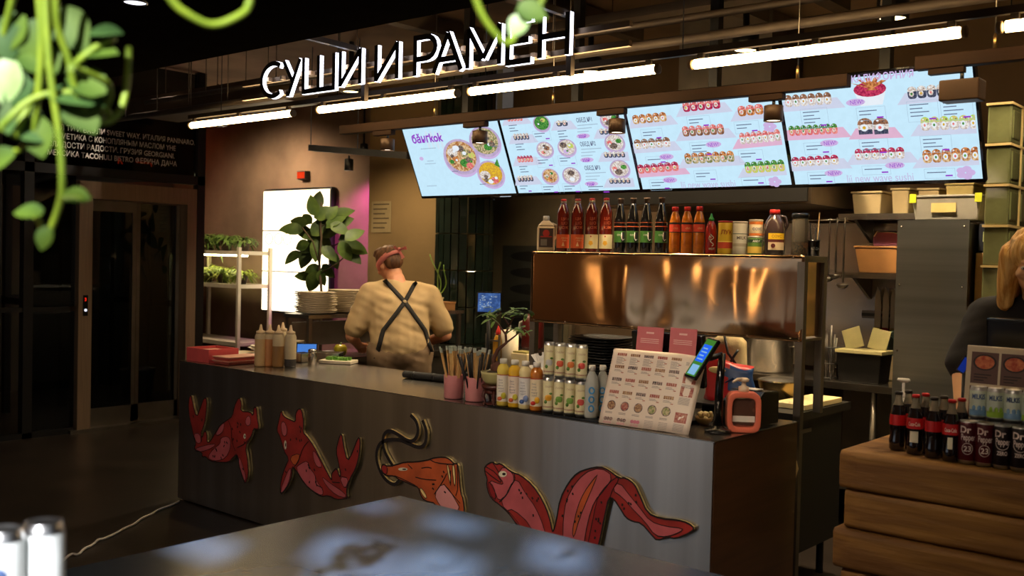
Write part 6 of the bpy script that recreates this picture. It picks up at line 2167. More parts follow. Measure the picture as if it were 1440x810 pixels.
f = MB(); f.box(-0.085, 0.085, -0.20, 0.24, 0, 0.028); f.build('board', mat('board_white', (226, 206, 150), 0.5), r, bevel=0.004)
f = MB(); f.lathe([(0.012, 0.0282), (0.018, 0.0285)], 14, c=(0, -0.17, 0), cap=False); f.build('hole_rim', M_steeld, r)

# bag: cream drawstring sack in a red and blue carrier
bx = at(1040, 520, y=1.25).x
r = thing('drawstring_sack', 'cream cloth sack with black cords behind the terminal', 'sack', (bx - 0.08, 1.28, 0.901))
f = MB()
rings = []
for k in range(14):
    t = k / 13
    z = 0.02 + t * 0.325
    rad = 0.115 * (1 - 0.25 * t) if t < 0.85 else 0.115 * 0.79 * (1 - (t - 0.85) * 4)
    rings.append([(rad * (1 + 0.05 * math.sin(a * 7 + t * 5)) * math.cos(a), rad * (0.8 + 0.05 * math.sin(a * 9)) * math.sin(a), z) for a in [2 * PI * q / 28 for q in range(28)]])
vs = [v for q in rings for v in q]
fs = [(j * 28 + i, j * 28 + (i + 1) % 28, (j + 1) * 28 + (i + 1) % 28, (j + 1) * 28 + i) for j in range(13) for i in range(28)] + [tuple(reversed(range(28))), tuple(13 * 28 + i for i in range(28))]
f.add(vs, fs, 0, True); f.build('sack', mat('cream_cloth', (214, 190, 140), 0.9, bump=0.3), r)
f = MB()
f.tube([(0.02, -0.098, 0.34), (0.05, -0.105, 0.24), (0.10, -0.10, 0.18)], 0.007, 6); f.tube([(0.10, -0.09, 0.26), (0.08, -0.105, 0.22), (0.05, -0.108, 0.16)], 0.007, 6)
f.build('cord', M_black, r)
r = thing('carrier_bag', 'red and blue carrier bag slumped beside the cream sack', 'bag', (bx + 0.02, 1.11, 0.901))
f = MB()
n = 26
rings = []
for k in range(10):
    t = k / 9
    z = t * 0.215
    rings.append([((0.15 * (1 - 0.12 * t) + 0.010 * math.sin(3 * a + 6 * t)) * math.cos(a), (0.055 * (1 - 0.45 * t) + 0.008 * math.sin(5 * a + 4 * t)) * math.sin(a), z + 0.02 * math.sin(2 * a + 1) * t - 0.05 * t * max(0, math.cos(a))) for a in [2 * PI * q / n for q in range(n)]])
vs = [v for q in rings for v in q]
fs, ms = [], []
for j in range(9):
    for i in range(n):
        fs.append((j * n + i, j * n + (i + 1) % n, (j + 1) * n + (i + 1) % n, (j + 1) * n + i))
        a = 2 * PI * (i + 0.5) / n
        ms.append(1 if math.cos(a) > 0.15 + 0.12 * (j % 3) - 0.04 * j else 0)
fs += [tuple(reversed(range(n))), tuple(9 * n + i for i in range(n))]; ms += [0, 0]
f.add(vs, fs, ms, True)
f.build('bag', [mat('bag_red', (176, 24, 30), 0.4, coat=0.2), mat('bag_blue', (30, 66, 120), 0.4, coat=0.2)], r)
f = MB(); f.ball((-0.05, -0.047, 0.16), (0.05, 0.008, 0.018), 0, 12, 6); f.build('print_patch', mat('bag_cream', (214, 186, 120), 0.6), r)
f = MB(); f.tube([(0.0, -0.045, 0.10), (0.05, -0.06, 0.13), (0.09, -0.05, 0.10), (0.10, -0.05, 0.04)], 0.004, 6); f.build('handle_cord', mat('bag_blue', (30, 66, 120)), r)

# ================================================================== rear right: shelves, ladles, knives
M_tub = mat('frosted_tub', (196, 176, 136), 0.35, trans=0.15)
for z, x0, x1, lb_ in ((1.925, -0.66, 0.40, 'upper wall shelf carrying frosted tubs'), (1.555, -0.66, -0.10, 'lower wall shelf carrying the brown crate')):
    r = thing('wall_shelf', lb_, 'shelf', ((x0 + x1) / 2, 3.0, z))
    f = MB(); f.box(x0, x1, 2.72, 3.085, z - 0.012, z + 0.012); f.build('board', M_steeld, r, True)
    f = MB(); f.box(x0, x1, 2.715, 2.722, z - 0.02, z + 0.018); f.build('front_lip', M_steelh, r, True)
    for x in (x0 + 0.08, x1 - 0.08):
        f = MB(); f.poly([(x - 0.01, 3.08, z - 0.012), (x - 0.01, 2.78, z - 0.012), (x - 0.01, 3.08, z - 0.16)], (0.02, 0, 0)); f.build('bracket', M_steeld, r, True)


def tubbox(name, label, x, y, z, hx, hy, h, m, lid=None, grp='tubs on the upper shelf', cat='tub', latch=None):
    r = thing(name, label, cat, (x, y, z), 0, grp)
    f = MB(); f.frus((0, 0), (hx * 0.88, hy * 0.88), (hx, hy), 0, h); f.build('body', m, r, bevel=0.008)
    f = MB(); f.box(-hx - 0.006, hx + 0.006, -hy - 0.006, hy + 0.006, h, h + 0.014); f.build('lid', lid or m, r, bevel=0.004)
    if latch:
        for s_ in (-1, 1):
            f = MB(); f.box(s_ * hx * 0.92 - 0.018, s_ * hx * 0.92 + 0.018, -hy - 0.014, -hy - 0.006, h - 0.03, h + 0.02); f.build('latch', latch, r)
        f = MB(); f.box(-hx * 0.4, hx * 0.3, -hy - 0.002, -hy - 0.0, h * 0.35, h * 0.75); f.build('tape_label', mat('masking_tape', (214, 186, 120), 0.7), r)
    return r


YS = 2.88
for k, (px0, px1, h, m, lb_) in enumerate(((1205, 1250, 0.155, M_tub, 'wide frosted tub on the upper shelf by the exhaust hood'), (1260, 1288, 0.17, M_tub, 'narrow frosted tub in the middle of the upper shelf'), (1297, 1330, 0.165, M_tub, 'frosted tub on the upper shelf behind the latched box'),
                                           (1335, 1378, 0.19, mat('tub_pale_yellow', (206, 186, 120), 0.4), 'pale yellow tub at the end of the upper shelf'))):
    a, b = at(px0, 290, y=YS).x, at(px1, 290, y=YS).x
    tubbox('storage_tub', lb_, (a + b) / 2, 2.9, 1.9385, (b - a) / 2 - 0.008, 0.13, h - 0.02, m)
tubbox('latched_box', 'clear plastic box with yellow latches on top of the steel panel', 0.13, 2.42, 1.8765, 0.19, 0.13, 0.13, mat('clear_box', (190, 186, 176), 0.2, trans=0.35), None, None, 'box', mat('latch_yellow', (190, 200, 40), 0.5))
r = tubbox('brown_crate', 'large brown plastic crate on the lower shelf', -0.34, 2.9, 1.568, 0.225, 0.14, 0.16, mat('crate_brown', (170, 120, 70), 0.5), None, None, 'crate')
r = thing('lilac_case', 'lilac pouch standing in the brown crate', 'pouch', (-0.36, 2.86, 1.7435))
f = MB(); f.poly([(-0.13, 0, 0), (0.16, 0, 0), (0.155, 0, 0.05), (0.0, 0, 0.095), (-0.11, 0, 0.10), (-0.13, 0, 0.06)], (0, 0.05, 0)); f.build('pouch', mat('lilac', (150, 90, 130), 0.6), r, bevel=0.012)
f = MB(); f.tube([(-0.12, -0.004, 0.06), (-0.10, -0.004, 0.092), (0.0, -0.004, 0.088), (0.14, -0.004, 0.048)], 0.004, 6); f.build('zip', M_white, r)
r = thing('stacked_trays', 'thin stacked trays beside the lilac pouch', 'tray', (-0.14, 2.92, 1.7435))
for k, c in enumerate(((150, 60, 40), (60, 60, 64), (190, 190, 180))):
    f = MB(); f.box(-0.075, 0.045, -0.09, 0.09, k * 0.014, k * 0.014 + 0.011); f.build('tray', mat('thin_tray_%d' % k, c, 0.5), r)

# ladle rail with hanging ladles
r = thing('utensil_rail', 'steel rail for ladles under the upper shelf', 'rail', (-0.78, 2.6, 1.9))
f = MB(); f.rod((-0.95, 2.62, 1.90), (-0.60, 2.62, 1.90), 0.006); f.build('bar', M_steelh, r, True)
for x in (-0.94, -0.61):
    f = MB(); f.rod((x, 2.62, 1.90), (x, 3.085, 1.90), 0.006); f.build('arm', M_steelh, r, True)
for k, px in enumerate((1168, 1178, 1189)):
    x = at(px, 340, y=2.62).x
    L = (0.36, 0.34, 0.40)[k]
    rr = thing('ladle', 'hanging steel ladle, %s along the rail' % ORD[k], 'ladle', (x, 2.606, 1.906), 0, 'ladles on the rail')
    f = MB(); f.tube([(0, 0.016, -0.012), (0, 0.014, 0.006), (0, -0.004, 0.006), (0, -0.006, -0.03), (0, -0.006, -L)], [0.004, 0.004, 0.004, 0.006, 0.007], 8); f.build('handle', M_steelh, rr)
    f = MB(); f.lathe([(0.0, -0.03), (0.025, -0.022), (0.04, 0.0), (0.037, 0.0), (0.022, -0.018), (0, -0.025)], 18, c=(0, -0.012, -L - 0.01)); f.build('bowl', M_steeld, rr)
rr = thing('yellow_spatula', 'yellow spatula hanging at the rack end', 'spatula', (at(1141, 380, y=1.2).x, 1.19, 1.50))
f = MB(); f.box(-0.02, 0.02, -0.004, 0.004, -0.04, 0.10); f.build('blade', mat('spatula_yellow', (206, 166, 40), 0.5), rr, bevel=0.003)
f = MB(); f.rod((0, 0, 0.10), (0, -0.0, 0.12), 0.006); f.rod((0, -0.0, 0.115), (0, -0.095, 0.115), 0.004); f.build('hook', M_steeld, rr)

# magnetic strip and knives
r = thing('knife_strip', 'steel magnetic strip holding three knives', 'rack', (-0.25, 3.07, 1.30))
f = MB(); f.box(-0.62, -0.12, 3.06, 3.085, 1.27, 1.32); f.build('bar', M_steeld, r, True)
f = MB(); f.box(-0.62, -0.12, 3.055, 3.06, 1.285, 1.305); f.build('magnet', M_black, r, True)
for k, (px, hc, lb_) in enumerate(((1234, (190, 150, 30), 'knife with yellow handle'), (1245, (176, 30, 24), 'knife with red handle'), (1256, (190, 160, 110), 'knife with wooden handle half hidden by the steel panel'))):
    x = at(px, 430, y=3.04).x
    rr = thing('kitchen_knife', lb_ + ' on the wall strip', 'knife', (x, 3.042, 1.05), 0, 'knives on the wall strip')
    f = MB(); f.poly([(-0.018, 0, 0.16), (0.022, 0, 0.16), (0.024, 0, 0.30), (0.012, 0, 0.40), (-0.006, 0, 0.43), (-0.018, 0, 0.36)], (0, 0.004, 0)); f.build('blade', mat('knife_steel', (206, 192, 168), 0.35, 0.3), rr)
    f = MB(); f.poly([(-0.016, -0.006, 0.0), (0.018, -0.006, 0.0), (0.014, -0.006, 0.07), (0.02, -0.006, 0.165), (-0.02, -0.006, 0.165), (-0.012, -0.006, 0.07)], (0, 0.016, 0)); f.build('handle', mat('knife_%d' % hc[1], hc, 0.4), rr, bevel=0.004)
# black bins with pale lids
for k, (px0, px1) in enumerate(((1177, 1240),)):
    a, b = at(px0, 510, y=2.5).x, at(px1, 510, y=2.5).x
    c = (a + b) / 2
    r = thing('black_bin', 'black container with pale flip lids on the rear worktop', 'container', (c, 2.58, 0.901), 0)
    hx = (b - a) / 2
    f = MB(); f.frus((0, 0), (hx * 0.9, 0.085), (hx, 0.095), 0, 0.175); f.build('body', mat('bin_black', (14, 13, 13), 0.4), r, bevel=0.006)
    M_lidp = mat('lid_pale', (206, 196, 140), 0.4)
    f = MB(); f.box(-hx - 0.008, hx + 0.008, -0.103, 0.103, 0.176, 0.20); f.build('collar', M_lidp, r, bevel=0.004)
    for s_, an in ((-0.5, 0.35), (0.45, -0.2)):
        f = MB(); Mt = Matrix.Translation((hx * s_, 0.03, 0.2)) @ Matrix.Rotation(an * -1, 4, 'Y') @ Matrix.Rotation(-0.15, 4, 'X'); f.box(-hx * 0.42, hx * 0.42, -0.006, 0.006, 0, 0.13, M=Mt); f.build('flip_lid', M_lidp, r, bevel=0.003)
r = thing('teal_jug', 'tipped pale teal measuring jug beside the black container', 'jug', (at(1258, 480, y=2.86).x, 2.86, 0.901))
f = MB(); Mt = Matrix.Translation((0, 0, 0.20)) @ Matrix.Rotation(0.5, 4, 'Y') @ Matrix.Rotation(0.5, 4, 'X')
f.lathe([(0.045, -0.05), (0.05, 0.10), (0.054, 0.11), (0.046, 0.10), (0.042, -0.045)], 20, M=Mt, cap=False); f.build('cup', mat('teal_clear', (170, 196, 180), 0.15, trans=0.4), r)
f = MB(); f.frus((0, 0), (0.03, 0.06), (0.034, 0.065), 0, 0.15); f.build('stand_tub', M_tub, r, bevel=0.005)
r = thing('wire_rack', 'dark wire utensil rack on the rear worktop by the rack posts', 'rack', (at(1162, 520, y=2.5).x, 2.55, 0.901))
for k in range(6):
    a = k * PI / 3
    f = MB(); f.rod((0.055 * math.cos(a), 0.055 * math.sin(a), 0), (0.055 * math.cos(a), 0.055 * math.sin(a), 0.2), 0.004, 6); f.build('rod', M_black, r)
for z in (0.01, 0.1, 0.2):
    f = MB(); f.tube([(0.055 * math.cos(q * PI / 8), 0.055 * math.sin(q * PI / 8), z) for q in range(17)], 0.004, 6); f.build('ring', M_black, r)
for k in range(5):
    f = MB(); f.rod((0.02 * math.cos(k * 1.3), 0.02 * math.sin(k * 1.3), 0.01), (0.04 * math.cos(k * 1.3), 0.04 * math.sin(k * 1.3), 0.26 + 0.02 * k), 0.006, 6); f.build('utensil', M_steeld, r)

# ================================================================== timber counter on the till side with cold drinks
tb_ = thing('timber_counter', 'rough counter of stacked timber beams beside the steel counter', 'counter', (1.3, 0.3, 0))
M_oak = mat('oak_beam', (150, 108, 50), 0.7, c2=(104, 68, 28), vs=3.0, stretch=(0.6, 6, 6), bump=0.35, bs=10)
tz = [0.94, 0.80, 0.655, 0.51, 0.365, 0.22, 0.075, 0.0]
R = random.Random(5)
for k in range(7):
    x0 = 0.505 + (0.0, 0.018, -0.012, 0.015, 0.0, 0.02, 0.0)[k]
    y0 = (0.0, 0.012, -0.008, 0.01, 0.0, 0.01, 0.0)[k]
    f = MB()
    z1, z0 = tz[k] - 0.0015, tz[k + 1] + 0.0015
    nx = 26
    vs = []
    for i in range(nx + 1):
        x = x0 + (2.2 - x0) * i / nx
        e = 0.010 if i == 0 else 0.0
        j_ = lambda s: 0.005 * mnoise.noise(Vector((x * 4, k * 3.1, s)))
        prof = [(y0 + 0.012 + e + j_(1), z0), (y0 + e + j_(2), z0 + 0.012), (y0 + e + j_(3), (z0 + z1) / 2), (y0 + e + j_(4), z1 - 0.014), (y0 + 0.014 + e + j_(5), z1), (0.3, z1), (0.56, z1), (0.56, z0), (0.3, z0)]
        vs += [(x + (0.004 * mnoise.noise(Vector((k * 2.0, q * 1.7, 9))) if i == 0 else 0), p_[0], p_[1]) for q, p_ in enumerate(prof)]
    m_ = 9
    fs = [(i * m_ + q, (i + 1) * m_ + q, (i + 1) * m_ + (q + 1) % m_, i * m_ + (q + 1) % m_) for i in range(nx) for q in range(m_)]
    fs += [tuple(range(m_)), tuple(reversed([nx * m_ + q for q in range(m_)]))]
    f.add(vs, fs, 0)
    f.build('timber', M_oak, tb_, True, bevel=0.006)
ZT = 0.9405


def cola(r, capc, sticker):
    f = MB(); f.lathe([(0.024, 0), (0.0285, 0.006), (0.029, 0.035), (0.0255, 0.06), (0.0275, 0.085), (0.0285, 0.11), (0.026, 0.135), (0.018, 0.165), (0.0125, 0.185), (0.0115, 0.205)], 18, m=[0, 0, 0, 0, 0, 0, 0, 1, 1]); f.build('body', [mat('cola_dark', (16, 7, 5), 0.06, coat=0.8), mat('cola_clear', (170, 160, 140), 0.08, trans=0.6)], r)
    f = MB(); f.lathe([(0.014, 0.203), (0.0145, 0.210), (0.012, 0.214), (0, 0.2145)], 14); f.build('cap', mat('crown_%d' % capc[0], capc, 0.35, 0.5), r)
    f = MB(); f.lathe([(0.0290, 0.093), (0.0294, 0.11), (0.0278, 0.131)], 18, cap=False); l_ = f.build('label', mat('cola_red', (176, 18, 24), 0.4), r)
    f = MB(); wrap_text(f, 'Coca-Cola', 0.0299, 0, 0.104, 0.019, width=0.042, bold=0.01); f.build('lettering', mat('cola_white', (236, 226, 216), 0.5), l_)
    if sticker:
        f = MB(); lab_patch(f, 0.0292, 0.045, 0.085, 0.5 if sticker == 1 else 0.28, 0, 8); f.build('sticker', mat('sticker_cream', (206, 200, 176), 0.6), r)


front = [(1257, 634, (30, 26, 24), 0), (1281, 640, (190, 30, 30), 1), (1307, 645, (40, 34, 30), 0), (1332, 650, (176, 26, 30), 2)]
for k, (px, py, cc, stc) in enumerate(front):
    p = at(px, py, z=ZT)
    r = thing('cola_bottle', 'cola glass bottle in the front row, ' + ('at the end of the timber' if k == 0 else 'with a square sticker' if k == 1 else 'with dark cap beside the sticker bottle' if k == 2 else 'with red cap beside the cola cans'), 'bottle', (p.x, p.y + 0.032, ZT), face(p.x, p.y) - 0.1, 'cola bottles on the timber counter')
    if k in (0, 2): r.rotation_euler.z += 2.4
    cola(r, cc, stc)
    p2 = Vector((p.x + 0.012, p.y + 0.032 + 0.066, ZT))
    r = thing('cola_bottle', 'cola glass bottle in the back row, behind the %s front bottle' % ORD[k], 'bottle', p2, VIEW + 2.9, 'cola bottles on the timber counter')
    cola(r, [(40, 34, 30), (190, 30, 30), (46, 40, 34), (180, 40, 34)][k], 0)


def soda(r, dark):
    f = MB(); f.lathe([(0.024, 0), (0.028, 0.008), (0.0305, 0.014), (0.0305, 0.132), (0.027, 0.142), (0.0255, 0.145)], 22, m=[1, 1, 0, 0, 1]); f.build('body', [mat('soda_maroon', (84, 14, 26), 0.3, 0.3, c2=(60, 8, 18)) if not dark else mat('soda_black', (26, 16, 18), 0.3, 0.3), MATS['can_alu']], r)
    f = MB(); f.lathe([(0.0265, 0.143), (0.027, 0.147), (0.0245, 0.147), (0.0235, 0.142), (0, 0.142)], 22, cap=False); f.build('lid', MATS['can_alu'], r)
    f = MB()
    wrap_text(f, 'Dr', 0.031, -0.25, 0.108, 0.032, bold=0.03)
    wrap_text(f, 'Pepper', 0.031, 0.05, 0.083, 0.030, width=0.048, bold=0.02)
    if not dark:
        wrap_text(f, '23', 0.031, 0, 0.045, 0.026, bold=0.02)
        f.tube([(0.0312 * math.cos(0.55 * math.cos(q)), 0.0312 * math.sin(0.55 * math.cos(q)), 0.054 + 0.019 * math.sin(q)) for q in [PI * w_ / 10 for w_ in range(21)]], 0.0011, 5)
    else:
        wrap_text(f, 'ZERO', 0.031, 0, 0.048, 0.018, width=0.034, bold=0.03)
        f.tube([(0.0312 * math.cos(0.7 * math.cos(q)), 0.0312 * math.sin(0.7 * math.cos(q)), 0.088 + 0.022 * math.sin(q)) for q in [PI + PI * w_ / 10 for w_ in range(11)]], 0.0011, 5)
    f.build('lettering', mat('soda_white', (214, 196, 190), 0.4), r)


def milk(r, c):
    f = MB(); f.lathe([(0.023, 0), (0.0265, 0.007), (0.0285, 0.012), (0.0285, 0.100), (0.0255, 0.109), (0.024, 0.111)], 20, m=[1, 1, 0, 1, 1]); f.build('body', [mat('milk_can', (196, 206, 190), 0.35), MATS['can_alu']], r)
    f = MB(); f.lathe([(0.025, 0.109), (0.0255, 0.113), (0.0235, 0.113), (0.0225, 0.109), (0, 0.109)], 20, cap=False); f.build('lid', MATS['can_alu'], r)
    f = MB(); wrap_text(f, 'MILKIS', 0.0290, 0, 0.072, 0.024, 0, width=0.044, bold=0.03); f.build('lettering', mat('milk_blue', (50, 80, 130), 0.4), r)
    f = MB()
    lab_patch(f, 0.0289, 0.014, 0.034, 1.2, 0)
    for q in (-0.5, 0.1, 0.6):
        f.ball((0.0275 * math.cos(q), 0.0275 * math.sin(q), 0.04), (0.004, 0.007, 0.010), 0, 8, 6)
    f.build('splash_print', mat('milk_%d' % c[1], c, 0.4), r)


p0 = at(1355.5, 653, z=ZT)
p1 = at(1430, 664, z=ZT)
stp = (p1 - p0) / 3
MK = [(110, 150, 190), (150, 190, 60), (120, 160, 200), (160, 190, 70), (110, 150, 190)]
for k in range(5):
    q = p0 + stp * k
    dk = k >= 2
    r = thing('soda_can', 'tall %s soda can in the front row, %s from the cola bottles' % ('black and maroon' if dk else 'maroon', ORD[k]), 'can', (q.x, q.y + 0.031, ZT), face(q.x, q.y), 'soda cans on the timber counter')
    soda(r, dk)
    r = thing('soda_can', 'soda can in the back row under the %s milk soda can' % ORD[k], 'can', (q.x + 0.012, q.y + 0.031 + 0.066, ZT), face(q.x, q.y), 'soda cans on the timber counter')
    soda(r, dk)
    r = thing('milk_soda_can', 'pale milk soda can with %s splash, %s from the cola bottles' % ('blue' if k % 2 == 0 else 'green', ORD[k]), 'can', (q.x + 0.012, q.y + 0.031 + 0.066, ZT + 0.1475), face(q.x, q.y), 'milk soda cans stacked on top')
    milk(r, MK[k])

# photo menu frame behind the cans
fm = thing('photo_menu', 'white framed menu with photos of red dishes behind the milk cans', 'menu board', (1.1, 0.30, ZT), -0.03)
fm.rotation_euler = (-0.10, 0, -0.04)
a, b = at(1351, 600, y=0.24), at(1367, 490, y=0.27)
fm.location = (a.x, 0.24, ZT + 0.003)
HM = b.z - ZT + 0.01
f = MB(); f.box(0, 0.62, 0, 0.018, 0, HM); f.build('frame', mat('frame_white', (206, 190, 160), 0.5), fm, bevel=0.003)
M_dish = [mat('dish_ground', (96, 66, 58), 0.5), mat('dish_bowl', (44, 26, 22), 0.4), mat('dish_red', (180, 60, 30), 0.5, c2=(220, 130, 80), vs=60)]
for i in range(6):
    for j in range(3):
        x0, z1 = 0.018 + i * 0.100, HM - 0.022 - j * 0.121
        f = MB()
        f.flat([(x0, -0.001, z1 - 0.112), (x0 + 0.092, -0.001, z1 - 0.112), (x0 + 0.092, -0.001, z1), (x0, -0.001, z1)], 0)
        for R_, m_, y_ in ((0.040, 1, -0.002), (0.033, 2, -0.003)):
            f.flat([(x0 + 0.046 + R_ * math.cos(q * PI / 9), y_, z1 - 0.036 + R_ * 0.72 * math.sin(q * PI / 9)) for q in range(18)], m_)
        for q in range(3):
            f.flat([(x0 + 0.012, -0.002, z1 - 0.082 - q * 0.01), (x0 + 0.07 - q * 0.012, -0.002, z1 - 0.082 - q * 0.01), (x0 + 0.07 - q * 0.012, -0.002, z1 - 0.078 - q * 0.01), (x0 + 0.012, -0.002, z1 - 0.078 - q * 0.01)], 1)
        f.build('dish_photo', M_dish, fm)
# till screen above, pump bottle
tm = thing('till_screen', 'black till screen above the photo menu', 'monitor', (1.05, 0.46, ZT))
x0 = at(1390, 460, y=0.46).x
f = MB(); Mt = Matrix.Translation((x0 + 0.17, 0.46, 1.24)) @ Matrix.Rotation(0.1, 4, 'X'); f.box(-0.17, 0.2, -0.02, 0.02, 0, 0.19, M=Mt); f.build('screen_case', M_blackgloss, tm, True, bevel=0.008)
f = MB(); f.box(x0 + 0.12, x0 + 0.22, 0.44, 0.48, ZT + 0.01, 1.30); f.build('stand', M_black, tm, True)
f = MB(); f.box(x0 + 0.05, x0 + 0.29, 0.38, 0.55, ZT, ZT + 0.015); f.build('foot', M_black, tm, True)
x = at(1270, 560, y=0.30).x
r = thing('pump_bottle', 'white pump bottle behind the cola bottles', 'bottle', (x, 0.30, ZT))
f = MB(); f.lathe([(0.028, 0), (0.03, 0.006), (0.03, 0.15), (0.02, 0.17), (0.013, 0.178)], 18); f.build('body', M_white, r)
f = MB(); f.lathe([(0.015, 0.176), (0.015, 0.195), (0.005, 0.197), (0.005, 0.235)], 14); f.build('collar', M_white, r)
f = MB(); f.lathe([(0.012, 0.233), (0.026, 0.24), (0.022, 0.248)], 14, sy=0.6); f.build('pump', M_white, r)
r = thing('blue_card', 'small blue lit card reader beside the second person', 'card reader', (at(1358, 487, y=0.5).x, 0.50, ZT))
f = MB(); f.rod((0, 0, 0), (0, 0, 0.27), 0.01); f.build('stand', M_black, r)
f = MB(); Mt = Matrix.Translation((0, 0, 0.30)) @ Matrix.Rotation(0.5, 4, 'Y'); f.box(-0.018, 0.018, -0.008, 0.008, -0.035, 0.035, M=Mt); f.build('case', M_blackgloss, r, bevel=0.004)
f = MB(); f.box(-0.013, 0.013, -0.0095, -0.0085, -0.028, 0.028, M=Mt); f.build('display', glow('reader_blue', (40, 70, 190), 0.3), r)

# ================================================================== people
def organic(name, mb, m, parent, voxel=0.007, smooth=6, disp=None):
    """melt overlapping volumes into one continuous skin"""
    o = mb.build(name, m)
    rm = o.modifiers.new('remesh', 'REMESH'); rm.mode = 'VOXEL'; rm.voxel_size = voxel; rm.use_smooth_shade = True
    sm = o.modifiers.new('smooth', 'SMOOTH'); sm.iterations = smooth; sm.factor = 0.5
    me = bake(o)
    o.parent = parent
    if disp:
        me.update()
        new = []
        for v, nv in zip(me.vertices, [n_.vector.copy() for n_ in me.vertex_normals]):
            new += tuple(v.co + nv * disp(v.co))
        me.vertices.foreach_set('co', new)
    o.modifiers.clear()
    o.data = me
    for p_ in me.polygons: p_.use_smooth = True
    return o


def hand(mb, w_, fwd, palm_n, side, curl=0.5, s=1.0):
    """palm, four unequal bent fingers and a thumb; side points to the thumb"""
    w_, f_, n_ = Vector(w_), Vector(fwd).normalized(), Vector(palm_n).normalized()
    sd = Vector(side); sd = (sd - f_ * sd.dot(f_)).normalized()
    for k, o_ in enumerate((-0.03, -0.01, 0.01, 0.03)):
        mb.cap_sule(w_ + f_ * 0.01 + sd * o_ * 0.6 * s, w_ + f_ * 0.085 * s + sd * o_ * s, 0.017 * s, 0.0125 * s)
        L = (0.062, 0.074, 0.078, 0.070)[k] * s
        a = w_ + f_ * 0.088 * s + sd * o_ * s
        d1 = (f_ + n_ * curl * 0.5).normalized()
        b = a + d1 * L * 0.42
        d2 = (f_ + n_ * curl * 1.6).normalized()
        c = b + d2 * L * 0.33
        d3 = (f_ * 0.6 + n_ * curl * 2.6).normalized()
        e_ = c + d3 * L * 0.28
        mb.cap_sule(a, b, 0.0098 * s, 0.009 * s); mb.cap_sule(b, c, 0.009 * s, 0.0082 * s); mb.cap_sule(c, e_, 0.0082 * s, 0.007 * s)
    a = w_ + f_ * 0.025 * s + sd * 0.028 * s
    b = a + (f_ * 0.7 + sd * 0.8 + n_ * 0.25).normalized() * 0.036 * s
    c = b + (f_ * 0.95 + sd * 0.25 + n_ * 0.4).normalized() * 0.030 * s
    mb.cap_sule(a, b, 0.014 * s, 0.0105 * s); mb.cap_sule(b, c, 0.0105 * s, 0.008 * s)


